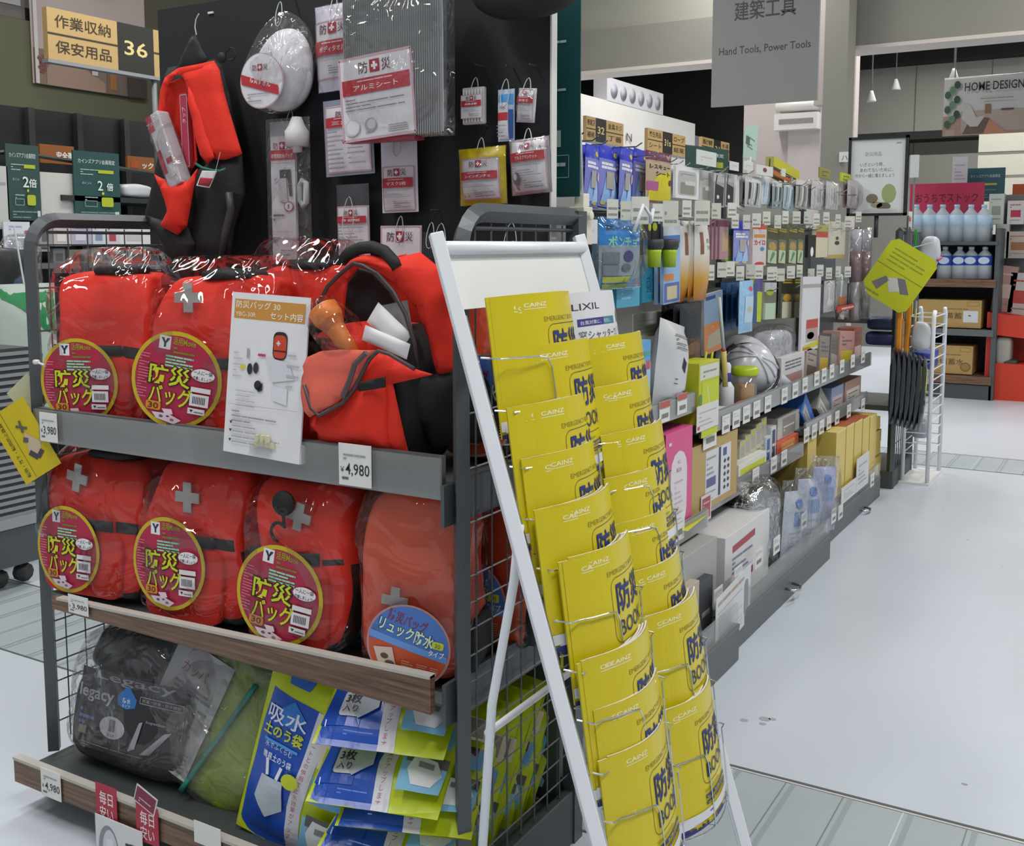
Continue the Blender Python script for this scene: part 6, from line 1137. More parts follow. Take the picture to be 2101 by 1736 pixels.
m = MB(); m.tube([(.122*cos(R(b)), .122*sin(R(b)), .012) for b in range(0, 360, 15)], .006, '202124', 6, True); m.tube([(.13*cos(R(b)), .13*sin(R(b)), .0+.02*sin(R(b*3))) for b in range(150, 300, 12)], .0045, '202124', 6); m.build('strap', t)
boxes(1484, 838, 1500, 862, -1.30, .08, 'soap_box', 'small white box lying at the front edge left of the amber jar', 'box', lambda w, h: [lines(-w*.4, h*.2, w*.4, h*.7, 2, 'b0b0b0')], 'd6d6d6', SU+.01)
p = at(1520, 848, X=-1.31); t = thing('whistle', 'small orange-red whistle at the shelf edge under the amber jar', 'whistle', (p.x, p.y, SU+.012), FACE); m = MB(); m.blob(.07, .03, .025, 'd2583a', 3, 8, .002, 9, 1); m.build('whistle_body', t)
t, w, h = place(1556, 668, 1608, 800, -1.42, 'bagged_cushion', 'upright grey-white pack in hazy film behind the helmet', 'pack'); h += t.location.z-SU; t.location.z = SU; m = MB(); m.blob(w*.9, .12, h*.92, 'b9bac2', 4, 10, .01, 9, 3); m.build('pack_body', t); m = MB(); m.blob(w, .14, h, 'film_soft', 5, 12, .012, 10, 5); m.build('plastic_wrap', t)
for i, (x0, y0, x1, y1, c, c2, lb) in enumerate(((1603, 728, 1650, 800, 'cfcacb', 'b08a84', 'white box with pink print beyond the helmet'), (1652, 716, 1676, 772, 'a59a92', '6a5a52', 'brown tilted pack beyond the white printed box'), (1680, 690, 1700, 755, '8a8078', 'c8a83c', 'olive pack leaning on the far upper shelf'), (1702, 688, 1722, 745, '6e6a66', 'a8a49e', 'dark slanted pack on the far upper shelf'), (1722, 680, 1752, 740, 'b88880', 'c8b82c', 'red and yellow pack at the far end of the upper shelf'), (1752, 672, 1768, 728, '9a5a4c', 'cfb8b0', 'narrow red pack ending the upper shelf'))):
    boxes(x0, y0, x1, y1, -1.33-.01*(i % 2), .09, 'food_pack', lb, 'pack', lambda w, h: [rect(-w*.4, h*.1, w*.4, h*.45, c2), lines(-w*.35, h*.6, w*.35, h*.9, 3, '6a6462', .5, i)], c, SU, 0, (0, 10, 6, 10, 4, 0)[i])
p = at(1614, 782, X=-1.32); t = thing('bottle_pack', 'small pale bottle with light blue cap lying at the rail beyond the helmet', 'bottle', (p.x, p.y, SU+.02), FACE+R(30), None, R(-50)); m = MB(); m.lathe([(.03, 0), (.032, .09), (.015, .12)], 'c6cfda', 12); m.build('bottle_body', t); m = MB(); m.lathe([(.018, .115), (.018, .15)], '7fb4dc', 12); m.build('cap', t)
# middle shelf
SM1, SM2, SM3 = .463, .485, .562
PK = 'd0608e'
boxes(1365, 883, 1420, 1045, -1.27, .24, 'pink_box', 'glossy pink box with a white foot-shaped window on the middle shelf', 'box', lambda w, h: [rrect(-w*.3, h*.04, w*.3, h*.8, w*.28, 'ddd5d8'), txt('ALL', w*.0, h*.68, h*.05, 'b06a88', 'c'), txt('BOX', 0, h*.6, h*.06, 'b04a78', 'c'), lines(-w*.15, h*.2, w*.15, h*.55, 7, 'c9b4be', .3), [ell(-w*.05, h*.12, w*.05, h*.02, '3a3a40', 8), ell(w*.1, h*.13, w*.03, h*.015, '3a3a40', 8)], rect(-w*.4, h*.88, -w*.3, h*.91, 'e6d0da')], 'd8568c', SM1, 0, 0, 'a02a58')
boxes(1420, 900, 1512, 1030, -1.285, .30, 'brown_carton', 'plain brown carton with a white pictogram sheet on the middle shelf', 'carton', lambda w, h: [rect(-w*.22, h*.1, w*.34, h*.85, 'd2d3d6'), [rect(w*.06, h*.12, w*.11, h*.84, '3a3d50')], [rect(-w*.2, h*.32, w*.0, h*.45, '56608a'), rect(w*.16, h*.68, w*.24, h*.8, '4a5688')], lines(-w*.2, h*.5, w*.0, h*.8, 4, '9a9ca4', .4), lines(-w*.2, h*.13, w*.0, h*.28, 3, '9a9ca4', .4), [ell(w*.2+w*.08*(q % 2), h*(.2+.1*(q//2)), w*.025, h*.03, '3a3d50', 8) for q in range(10)]], 'b59a5e', SM1+.012)
for i in range(5):
    boxes(1518+11*i, 905-12*i, 1528+11*i, 985-9*i, -1.33, .07, 'snack_pouch', '%s cream snack pouch in the white and yellow tray' % ('first', 'second', 'third', 'fourth', 'fifth')[i], 'pouch', lambda w, h: [rect(-w*.4, h*.5, w*.4, h*.85, 'a8a29a'), ell(0, h*.9, w*.3, h*.08, 'c8be4a', 10), lines(-w*.3, h*.2, w*.3, h*.45, 3, '85807a', .4)], 'c4bda6', SM2+.02)
boxes(1516, 940, 1572, 982, -1.296, .13, 'display_tray', 'white cardboard tray with a yellow front strip holding snack pouches', 'tray', lambda w, h: [rect(-w*.45, h*.1, w*.45, h*.75, 'c4c82a'), lines(-w*.3, h*.3, w*.35, h*.6, 1, '8a8a2c', .6)], 'd6d6d0', SM2)
for i, (x0, y0, x1, y1, c, c2, lb) in enumerate(((1571, 895, 1581, 960, 'c2c6cc', '4a5f9a', 'narrow white and blue box beside the snack tray'), (1582, 875, 1592, 950, 'c9cccf', '33405f', 'narrow white box with a navy stripe'), (1594, 900, 1638, 935, 'c4583c', 'd88a3c', 'red and orange tray front on the middle shelf'), (1596, 850, 1640, 905, 'bdb9b2', '8d8a84', 'pile of white paper packs in the red and orange tray'))):
    boxes(x0, y0, x1, y1, -1.32-.02*(i == 3), .10, 'food_box', lb, 'box', lambda w, h: [rect(-w*.3, h*.05, w*.3, h*.9, c2), lines(-w*.25, h*.3, w*.25, h*.6, 2, 'd8d0c4', .5)], c, SM2 if i < 3 else SM2+.07)
for i, (x0, y0, x1, y1, c, c2, lb, tl) in enumerate(((1640, 826, 1668, 880, '3f6fc0', 'b9b4b0', 'blue pack leaning on the far middle shelf', 40), (1674, 808, 1698, 860, '8d8f84', 'c9c9c0', 'olive-grey clear pack on the far middle shelf', 30), (1706, 792, 1730, 845, '8a9ab4', 'c9b4b4', 'pale blue box with red print, far middle shelf', 0), (1734, 778, 1766, 830, 'b08878', 'd8ccc4', 'brown printed box ending the far middle shelf', 0))):
    boxes(x0, y0, x1, y1, -1.33, .12, 'rain_pack', lb, 'pack', lambda w, h: [rect(-w*.4, h*.15, w*.4, h*.6, c2), lines(-w*.3, h*.2, w*.3, h*.5, 3, '6c6864', .4)], c, SM3, 0, tl)
# bottom shelf
SB = .115
boxes(1488, 1075, 1577, 1200, -1.19, .32, 'white_carton', 'big white carton with dark red strips on the bottom shelf', 'carton', lambda w, h: [poly([(-w*.35, h*.72), (w*.15, h*.76), (w*.15, h*.86), (-w*.35, h*.82)], 'a8414c'), poly([(-w*.3, h*.2), (w*.12, h*.24), (w*.12, h*.34), (-w*.3, h*.30)], 'a8414c'), lines(-w*.35, h*.42, w*.1, h*.68, 4, '7d83a0', .5)], 'd6d5d4', SB+.03)
t = boxes(1400, 1125, 1470, 1240, -1.20, .30, 'bagged_box', 'clear wrapped grey box with a yellow sticker on top, bottom shelf', 'box', lambda w, h: [rect(-w*.3, h*.1, w*.3, h*.6, 'b9b8b4')], 'a8a8a4', SB+.03)
m = MB(); m.decal([poly([(-.04, .03), (.2, .05), (.19, .12), (-.05, .10)], 'cdcc2a'), rect(.1, .06, .16, .09, 'c0583c')], lambda u, v: (Vector((u, v, .335)), Vector((0, 0, 1))), eps=.002); m.build('yellow_sticker', t)
boxes(1435, 1190, 1462, 1300, -1.17, .12, 'black_box', 'small black box beside the white explanation sheet', 'box', lambda w, h: [lines(-w*.3, h*.4, w*.3, h*.6, 1, '8a8a8c')], '3c3e42', SB+.01)
boxes(1410, 1200, 1434, 1330, -1.17, .12, 'beige_box', 'beige box with a brown ring print behind the booklets, bottom shelf', 'box', lambda w, h: [ell(w*.1, h*.25, w*.3, h*.2, '8f7f72', 16), ell(w*.1, h*.25, w*.24, h*.16, 'b9aa9c', 16)], 'b9aa9c', SB+.01)
t, w, h = place(1460, 1165, 1548, 1310, -1.145, 'explanation_sheet', 'white explanation sheet with a grey bottle drawing on the clear bottom front', 'sheet', 0, None, R(4))
m = MB(); m.box(-w/2, 0, 0, w/2, .002, h*.8, 'd3d6d8'); h *= .8; m.decal([lines(-w*.45, h*.84, w*.3, h*.94, 1, 'b39a88', .6), lines(-w*.45, h*.1, w*.25, h*.78, 9, 'b4b8bc', .3), rrect(w*.3, h*.15, w*.42, h*.8, w*.05, '8a8d90')]); m.build('sheet_face', t)
boxes(1490, 1030, 1570, 1085, -1.38, .05, 'red_banner_box', 'red banner card reading おおきな behind the white carton', 'banner', lambda w, h: [rect(-w*.5, 0, w*.5, h, 'b02a3c'), txt('おおきな', -w*.05, h*.55, h*.32, 'd8d2d4', 'c', w*.58, .03), txt('ごみ袋', -w*.1, h*.1, h*.3, 'c08a3c', 'c', w*.6, .03), [rect(w*.3, h*.75, w*.44, h*.82, 'e0d4d6')]], 'a8283a', .30)
t, w, h = place(1535, 985, 1622, 1165, -1.22, 'foil_blanket', 'crinkled silver foil blanket roll on the bottom shelf under the middle rail', 'blanket', 4)
h += t.location.z-SB-.0; t.location.z = SB; m = MB(); m.blob(w*.55, .16, h*.97, 'foil', 4, 14, .014, 14, 3, c=(-w*.1, .06)); m.build('foil_body', t); m = MB(); m.blob(w*.6, .18, h, 'film', 4, 12, .014, 12, 6, c=(-w*.1, .06)); m.build('plastic_wrap', t)
for i, (x0, y0, x1, y1, lb, c) in enumerate(((1595, 990, 1655, 1150, 'nearest', 'c3c8d4'), (1622, 965, 1688, 1120, 'middle', 'c5cce0'), (1655, 940, 1715, 1080, 'farthest', 'aeb4dc'))):
    t, w, h = place(x0, y0, x1, y1, -1.20, 'bagged_sheet', '%s of three white and blue bagged sheets leaning on the bottom shelf' % lb, 'pack', 10); h += t.location.z-SB; t.location.z = SB
    m = MB(); m.packet(w*.8, h*.86, .05, c, seed=i, nu=8, nv=10)
    S = pkt(w*.8, h*.86, .05, .003, i); m.decal([rect(-w*.2, h*.42, w*.15, h*.6, '7d9cd0'), lines(-w*.3, h*.1, w*.3, h*.38, 5, 'a8abb8', .4, i), ell(-w*.05, h*.7, w*.12, h*.06, '4a78c4', 12)], S, cut=.03, cutz=.05, eps=.0012); m.build('pack_body', t)
    m = MB(); m.packet(w, h, .10, 'film_soft', seed=i+5, nu=8, nv=10); m.build('plastic_wrap', t)
for i in range(3):
    p = at(1596+9*i, 1142-26*i, X=-1.3); t = thing('white_bottle', '%s white bottle lying between the foil roll and bagged sheets' % ('lowest', 'middle', 'uppermost')[i], 'bottle', (p.x, p.y, max(SB+.03, p.z-.02)), FACE+R(60), None, R(90)); m = MB(); m.lathe([(.024, -.06), (.027, -.04), (.027, .05), (.012, .075)], 'cfd0d2', 14); m.build('bottle_body', t); m = MB(); m.lathe([(.017, .07), (.017, .095)], '4a4c50', 12); m.build('cap', t)
ym = [(1656, 895, 1674, 1010), (1714, 884, 1733, 1040), (1735, 872, 1750, 1020), (1752, 864, 1767, 1005), (1769, 858, 1782, 992), (1784, 853, 1797, 978)]
for i, (x0, y0, x1, y1) in enumerate(ym):
    boxes(x0, y0, x1, y1, -1.235-.06*(i == 0), .22, 'cream_carton', '%s tall cream yellow carton from the near end of its row, bottom shelf' % ('first', 'second', 'third', 'fourth', 'fifth', 'sixth')[i], 'carton', lambda w, h: [lines(-w*.35, h*.05, w*.35, h*.14, 2, 'a8913e', .3), rect(-w*.5, h*.97, w*.5, h, 'e0cf8a')], 'd8c06a', .19, 0, 0, 'cdb458', 'a8522c' if 2 <= i <= 4 else None)
for i in range(5):
    boxes(1788+3*(i % 2), 860+26*i, 1806+2*(i % 2), 884+26*i, -1.27, .12, 'small_cream_box', '%s small yellow box down the stack at the far end of the cartons' % ('first', 'second', 'third', 'fourth', 'fifth')[i], 'box', lambda w, h: [rect(-w*.5, 0, -w*.3, h, '8a4a34')], 'd6b856')
for i, (x0, y0, x1, y1, lb) in enumerate(((1727, 992, 1756, 1024, 'left white notice on the clear front before the cream cartons'), (1758, 935, 1782, 1000, 'tall white notice on the clear front before the cream cartons'))):
    card(x0, y0, x1, y1, -1.215, 'notice_card', lb, 'card', lambda w, h: [lines(-w*.35, h*.2, w*.35, h*.85, 5, '9ea3a8', .35)], 'd3d6d8', .003)
# ================================================================ far end of the aisle
er = thing('end_rack', 'dark mesh rack closing the far end of the shelving run', 'rack', (-1.45, 6.6, 0))
m = MB()
for y in (6.32, 6.86): m.tube([(-1.215, y, 0), (-1.215, y, 1.48)], .022, 'dark_steel', 4)
m.tube([(-1.215, 6.32, 1.48), (-1.215, 6.86, 1.48)], .02, 'dark_steel', 4); m.box(-1.7, 6.3, 0, -1.2, 6.88, .1, 'dark_steel_base'); m.build('side_frame', er, world=True)
m = MB()
for i in range(9): m.tube([(-1.215, 6.36+.058*i, .1), (-1.215, 6.36+.058*i, 1.46)], .003, 'dark_steel', 4)
for i in range(13): m.tube([(-1.215, 6.32, .14+.105*i), (-1.215, 6.86, .14+.105*i)], .003, 'dark_steel', 4)
m.build('wire_mesh', er, world=True)
m = MB()
for z in (.45, .95): m.box(-1.72, 6.32, z, -1.23, 6.86, z+.03, 'shelf_steel')
m.box(-1.74, 6.28, 0, -1.70, 6.86, 1.5, 'dark_steel'); m.build('shelf', er, world=True)
for i, (x0, y0, x1, y1, c) in enumerate(((1772, 652, 1836, 680, '2d3a5e'), (1772, 682, 1834, 712, '27335a'))):
    p, q = at(x0, y0, Y=6.28), at(x1, y1, Y=6.28); t = thing('tarp_bundle', '%s folded navy tarp bundle inside the far mesh rack' % ('upper', 'lower')[i], 'bundle', ((p.x+q.x)/2, 6.4, q.z)); m = MB(); m.blob(q.x-p.x, .2, p.z-q.z, c, 5, 8, .01, 9, i); m.build('folded_sheet', t)
# framed poster on top
a, b_ = at(1743, 283, Y=6.16), at(1859, 442, Y=6.16); w_, h_ = b_.x-a.x, a.z-b_.z
t = thing('framed_poster', 'black-framed white poster with a pale green rucksack picture over the far shelves', 'poster', (a.x, 6.16, b_.z))
m = MB(); m.box(0, 0, 0, w_, .02, h_, 'd0d4d4')
m.decal([txt('防災用品', w_*.42, h_*.76, h_*.06, '8c9090', 'c', w_*.27, .006), [txt('いざという時、', w_*.2, h_*.63, h_*.055, '5c605e', 'l', w_*.4), txt('あわてないために、', w_*.2, h_*.56, h_*.055, '5c605e', 'l', w_*.56), txt('今から一緒に備えましょう', w_*.12, h_*.49, h_*.055, '5c605e', 'l', w_*.66)], [rect(w_*.8, h_*.9, w_*.88, h_*.92, '9a9e9c')], [ell(w_*.7, h_*.28, w_*.12, h_*.12, '93a06c', 20), ell(w_*.42, h_*.22, w_*.1, h_*.06, '7d7460', 14), ell(w_*.62, h_*.12, w_*.12, h_*.05, '6c6657', 14), ell(w_*.5, h_*.14, w_*.1, h_*.04, 'a39878', 12)], rect(w_*.3, h_*.06, w_*.85, h_*.09, 'c3c7c6')]); m.build('poster_sheet', t)
m = MB(); d = .014
for q in ((0, 0, w_, d), (0, h_-d, w_, h_), (0, 0, d, h_), (w_-d, 0, w_, h_)): m.box(q[0], -.012, q[1], q[2], .022, q[3], '17181b')
m.build('poster_frame', t)
m = MB(); m.tube([(w_*.5, .01, 0), (w_*.5, .01, -.12)], .012, '33353a', 6); m.build('stand_rod', t)
# goods on the side of the end rack
def side_card(cx, cy, w, h, rot, X, name, label, cat, ops, base, tk=.01):
    p = at(cx, cy, X=X); t = thing(name, label, cat, p, FACE, None, 0, R(rot)); m = MB(); m.box(-w/2, 0, -h/2, w/2, tk, h/2, base)
    if ops: m.decal(ops(w, h))
    m.build('card', t)
    return t
p = at(1844, 566, Y=6.05); t = thing('notice_tag', 'big tilted yellow-green tag with a grey product picture before the far mesh rack', 'tag', p, R(12), None, 0, R(32))
w_, h_ = .28, .335; m = MB(); pts = [(-w_/2, -h_/2+.05), (-w_/2+.06, -h_/2), (w_/2-.03, -h_/2), (w_/2, -h_/2+.03), (w_/2, h_/2-.03), (w_/2-.03, h_/2), (-w_/2+.03, h_/2), (-w_/2, h_/2-.03)]; m.prism(pts, 0, .003, mat('tag_lime', 'b6bd10', .45))
m.decal([line(-w_*.5, h_*.03, w_*.48, h_*.03, .006, '8f8a18'), lines(-w_*.36, h_*.12, w_*.36, h_*.4, 4, '8a9014', .35, 3), lines(-w_*.4, -h_*.45, -w_*.1, -h_*.38, 1, '8a9014', .5), [poly([(-w_*.36, -h_*.3), (-w_*.2, -h_*.1), (-w_*.1, -h_*.14), (-w_*.2, -h_*.36)], '6d6c74'), poly([(-w_*.16, -h_*.12), (.0, -h_*.04), (w_*.2, -h_*.2), (w_*.02, -h_*.3)], 'c3c3be'), poly([(w_*.0, -h_*.04), (w_*.14, h_*.0), (w_*.36, -h_*.18), (w_*.22, -h_*.24)], '6d6c74')]]); m.build('tag_card', t)
m = MB(); m.tube([(-.03, .002, h_/2-.01), (.05, .02, h_/2+.08)], .002, 'c5c9cb', 4); m.build('cable_tie', t)
t = side_card(1866, 480, .10, .2, 4, -1.19, 'glove_pack', 'black and red headed pack hanging above the big yellow-green tag', 'pack', lambda w, h: [rect(-w*.4, h*.35, w*.2, h*.5, 'b8384a'), rect(-w*.3, -h*.5, w*.3, h*.2, '3a3d40')], '55595c')
t = side_card(1882, 500, .07, .17, -3, -1.17, 'green_pack', 'black pack edged in bright green beside the big yellow-green tag', 'pack', lambda w, h: [rect(-w*.5, -h*.5, w*.5, h*.5, '2f9a4a'), rect(-w*.36, -h*.42, w*.36, h*.4, '2c4a44')], '2f9a4a')
t = side_card(1868, 452, .10, .10, 0, -1.19, 'pale_green_card', 'pale green edged card over the black and red headed pack', 'card', lambda w, h: [lines(-w*.3, -h*.2, w*.3, h*.3, 3, 'a3aaa6', .4)], 'ccd6d0', .004)
for i, (dx, rot) in enumerate(((0, -2), (17, 8))):
    p = at(1846+dx, 672, X=-1.16-.02*i); t = thing('folding_saw', '%s long orange folding saw hanging in a clear pack below the tag' % ('left', 'right')[i], 'saw', p, FACE, None, 0, R(rot)); m = MB(); m.blob(.045, .03, .40, mat('saw_orange', 'd68a1c', .4), 4, 10, .004, 6, i, z0=-.2); m.build('saw_body', t)
    m = MB(); m.decal([rect(-.012, .07, .012, .15, 'd8d42a')] if i else [rect(-.01, -.15, .01, .05, 'b8741c')], y=-.018); m.build('blade_print', t)
t = side_card(1878, 670, .05, .30, 8, -1.15, 'saw_card', 'grey and yellow packing card right of the orange saws', 'card', lambda w, h: [rect(-w*.4, h*.1, w*.4, h*.35, 'c8c43a'), rect(-w*.4, -h*.2, w*.4, 0, 'b8b43a'), lines(-w*.3, -h*.45, w*.3, -h*.25, 2, '4a4c4e', .5)], '8a8d90', .006)
for i in range(7):
    x = 1832+10*i; p = at(x, 795+3*i, X=-1.17+.02*i); t = thing('net_bag', 'long black net pack %s from the left of seven hung beside the white wire stand' % ('first', 'second', 'third', 'fourth', 'fifth', 'sixth', 'last')[i], 'pack', p, FACE, None, 0, R(4+2*i)); m = MB(); m.packet(.11, .42, .035, mat('net_black', '26292c', .3, bump=.4, bs=16), seed=i, nu=6, nv=8, z0=-.2); m.build('pack_body', t)
    if i > 4: m = MB(); m.decal([rect(-.02, .02, .03, .16, 'b4b83a'), lines(-.02, -.1, .03, 0, 2, '6a6c6e', .5)], pkt(.11, .42, .035, .003, i, .05, 0, -.2), cut=.03, cutz=.05, eps=.001); m.build('printed_label', t)
# white wire tower
wt = thing('wire_stand', 'tall white wire stand on a white base beside the far mesh rack', 'stand', (-1.11, 6.72, 0))
m = MB()
for x in (-1.185, -1.045):
    for y in (6.52, 6.93): m.tube([(x, y, .01), (x, y, .98), (x, y+(.03 if y < 6.7 else -.03), 1.02)], .012, 'white_powder', 8)
m.build('upright', wt, world=True)
m = MB()
for k in range(14):
    z = .18+.062*k; m.tube([(-1.185, 6.52, z), (-1.045, 6.52, z), (-1.045, 6.93, z), (-1.185, 6.93, z)], .0035, 'white_powder', 5, True)
m.build('wire_tier', wt, world=True)
m = MB(); m.box(-1.2, 6.49, 0, -1.03, 6.96, .012, 'e0e0de'); m.build('base_plate', wt, world=True)
for i, (px, py, s, c, lb) in enumerate(((1908, 520, .2, 'c9ccd4', 'white net bag with a pink band on top of the wire stand'), (1890, 690, .16, 'bfc4c8', 'pale grey bag in the middle of the wire stand'), (1897, 760, .16, 'b9bec2', 'pale grey bag low in the wire stand'), (1890, 875, .14, 'a8b0ba', 'grey-blue bag at the bottom of the wire stand'))):
    p = at(px, py, X=-1.11); t = thing('net_pack', lb, 'bag', (p.x, p.y, p.z-s/2), FACE); m = MB(); m.blob(.12, .11, s, c, 3, 8, .016, 12, i); m.build('bag_body', t)
    if i == 0: m = MB(); m.tube([(-.06, -.055, s*.3), (.06, -.055, s*.38)], .008, 'b8466a', 6); m.build('band', t)
for i, (z, c) in enumerate(((.86, '33409a'), (.80, '27358c'))):
    t = thing('blue_pack', '%s blue pack lying in the upper tiers of the white wire stand' % ('upper', 'lower')[i], 'pack', (-1.115, 6.72, z-.13)); m = MB(); m.blob(.11, .36, .05, c, 5, 8, .005, 10, i); m.build('pack_body', t)
# water shelf
ws = thing('water_shelf', 'dark rear shelf holding water bottles and 備蓄水 cartons', 'shelf', (-1.42, 10.7, 0))
YW = 10.42
def zz(py, px=1960): return at(px, py, Y=YW).z
XW0, XW1 = at(1868, 700, Y=YW).x, at(2038, 700, Y=YW).x
m = MB()
for x in (XW0, XW1): m.box(x-.02, YW, 0, x+.02, YW+.6, 1.55, 'dark_steel')
m.box(XW0, YW+.55, 0, XW1, YW+.6, 1.5, '33363a'); m.build('side_frame', ws, world=True)
for k, (pt, pb, c) in enumerate(((496, 503, 'dark_steel'), (573, 589, 'walnut_board'), (675, 688, 'shelf_steel'), (770, 786, 'walnut_board'))):
    m = MB(); m.box(XW0, YW-.02, zz(pb), XW1, YW+.58, zz(pt), c); m.build('shelf', ws, world=True)
m = MB(); m.box(XW0, YW, 0, XW1, YW+.6, zz(788), '4a5053'); m.build('base_plinth', ws, world=True)
def bottle(px, top, bot, label, blue=False, dy=.1):
    a, b = at(px, top, Y=YW+dy), at(px, bot, Y=YW+dy); h = a.z-b.z
    t = thing('water_bottle', label, 'bottle', (a.x, YW+dy, b.z), 0, 'water bottles on the rear shelf'); r = .068
    m = MB(); m.lathe([(r, 0), (r, h*.66), (r*.85, h*.76), (r*.35, h*.88), (r*.32, h*.93)], mat('bottle_clear', 'cdd6de', .15, alpha=.7), 12); m.build('bottle_body', t)
    m = MB(); m.lathe([(r*.36, h*.92), (r*.36, h)], 'a8cbe0' if not blue else 'c5ccd2', 10); m.build('cap', t)
    m = MB(); m.lathe([(r*1.02, h*.42), (r*1.02, h*.72)], '3357b0' if blue else 'b4cfe4', 12)
    if blue: m.decal([ell(0, h*.57, r*.7, h*.11, 'c3d0e4', 16)], y=-r*1.04)
    m.build('bottle_label', t)
for i, px in enumerate((1881, 1908, 1935, 1964, 1993, 2020)): bottle(px, 420, 496, 'clear water bottle with a pale label, %s from the left on the top tier' % ('first', 'second', 'third', 'fourth', 'fifth', 'last')[i])
for i, px in enumerate((1895, 1922, 1944, 1972, 1998, 2024)): bottle(px-2, 440, 496, 'clear water bottle in the rear rank of the top tier', False, .26)
for i, px in enumerate((1940, 1970, 1994, 2022)): bottle(px, 506, 572, 'water bottle with a dark blue label, %s from the left on the second tier' % ('first', 'second', 'third', 'last')[i], True)
for i, (x0, y0, x1, y1, lb) in enumerate(((1885, 614, 2012, 674, 'upper brown 備蓄水 carton with a white slip on the rear shelf'), (1880, 706, 1994, 769, 'lower brown 備蓄水 carton with a round mark on the rear shelf'))):
    a, b = at(x0, y0, Y=YW+.04), at(x1, y1, Y=YW+.04); w_, h_ = b.x-a.x, a.z-b.z; t = thing('water_carton', lb, 'carton', ((a.x+b.x)/2, YW+.04, b.z)); m = MB(); m.box(-w_/2, 0, 0, w_/2, .4, h_, 'b5955a'); m.decal([txt('備蓄水', w_*.14, h_*.34, h_*.24, '5c4322', 'c', w_*.42, .006), lines(-w_*.05, h_*.66, w_*.3, h_*.72, 1, '8a6a3a', .6), frame(w_*.28, h_*.8, w_*.46, h_*.94, .004, '8a6a3a')]+([rect(w_*.22, h_*.2, w_*.45, h_*.62, 'd3d5da'), [rect(w_*.3, h_*.42, w_*.34, h_*.47, '55585e')]] if i == 0 else [ell(w_*.38, h_*.26, w_*.09, h_*.16, '6a5230', 18), ell(w_*.38, h_*.26, w_*.075, h_*.13, '9a7a44', 18)])); m.build('carton_body', t)
a, b = at(1868, 378, Y=YW+.4), at(2018, 425, Y=YW+.4); w_, h_ = b.x-a.x, a.z-b.z
t = thing('red_banner', 'crimson banner reading おうちでストック above the water bottles', 'banner', (a.x, YW+.4, b.z-.2)); m = MB(); m.box(0, 0, 0, w_, .01, h_+.2, 'b82d52'); m.decal([txt('おうちでストック', w_*.5, .2+h_*.25, h_*.42, '4a1424', 'c', w_*.84, .008)]); m.build('banner_sheet', t)
def far_card(x0, y0, x1, y1, Y, name, label, cat, ops, base, tk=.01, rod=False):
    a, b = at(x0, y0, Y=Y), at(x1, y1, Y=Y); w, h = b.x-a.x, a.z-b.z; t = thing(name, label, cat, ((a.x+b.x)/2, Y, b.z)); m = MB(); m.box(-w/2, 0, 0, w/2, tk, h, base)
    o = ops(w, h) if ops else None
    if o: m.decal(o)
    m.build('sheet', t)
    if rod: m = MB(); m.tube([(0, tk+.008, h*.5), (0, tk+.008, -b.z)], .008, '777a7a', 5); m.build('stand_rod', t)
    return t
far_card(1983, 346, 2060, 412, 11.2, 'teal_poster', 'teal members poster standing behind the crimson banner', 'poster', lambda w, h: [txt('カインズアプリ会員限定', 0, h*.72, h*.1, 'b9ccd0', 'c', w*.76, .006), rect(-w*.1, h*.48, w*.3, h*.54, 'a8b84a'), lines(-w*.35, h*.1, w*.3, h*.4, 4, '5f8a94', .4)], '2a5a66')
far_card(1955, 322, 1984, 380, 11.1, 'white_notice', 'white notice card left of the teal members poster', 'card', lambda w, h: [lines(-w*.35, h*.2, w*.35, h*.8, 5, '9fa6b4', .4)], 'c6c9d0', rod=True)
far_card(2078, 378, 2130, 440, 11.4, 'orange_board', 'orange board at the right edge behind the display', 'board', lambda w, h: [lines(-w*.1, h*.4, w*.4, h*.6, 2, 'e0b8a0', .6)], 'c2562a')
far_card(1868, 318, 1884, 364, 9.5, 'leaning_flag', 'thin white flag sign turned edgewise beside the framed poster', 'sign', None, 'cfd2d0', .02, True)
far_card(1722, 312, 1744, 332, 8.884, 'white_board_sign', 'white board strip with a dark kana letter beside the pillar', 'sign', lambda w, h: [txt('ハ', 0, h*.15, h*.7, '3a3c3c', 'c')], 'cfd1cf', .016)
# red display
a, b = at(2026, 640, Y=10.5), at(2125, 820, Y=10.5); w_, h_ = b.x-a.x, a.z
t = thing('red_display', 'red cardboard floor display with an open window at the right edge', 'display', (a.x, 10.5, 0)); RD = mat('display_red', 'cf3a22', .5)
m = MB(); m.box(0, 0, 0, w_, .4, h_*.42, RD); m.box(0, 0, h_*.42, w_*.12, .4, h_*.82, RD); m.box(w_*.88, 0, h_*.42, w_, .4, h_*.82, RD); m.box(0, .36, h_*.42, w_, .4, h_*1.05, RD); m.prism([(0, h_*.75), (w_, h_*.70), (w_, h_*.93), (0, h_*1.0)], 0, .36, RD); m.build('display_body', t)
for i, (x0, y0, x1, y1, c, lb) in enumerate(((2046, 690, 2075, 755, 'a8a49c', 'grey printed packs inside the window of the red display'), (2058, 735, 2090, 762, '3a3f38', 'dark green box low in the window of the red display'))):
    a2, b2 = at(x0, y0, Y=10.6), at(x1, y1, Y=10.6); t = thing('display_goods', lb, 'pack', ((a2.x+b2.x)/2, 10.6, b2.z)); m = MB(); m.blob(b2.x-a2.x, .15, a2.z-b2.z, c, 5, 8, .01, 6, i); m.build('pack_body', t)
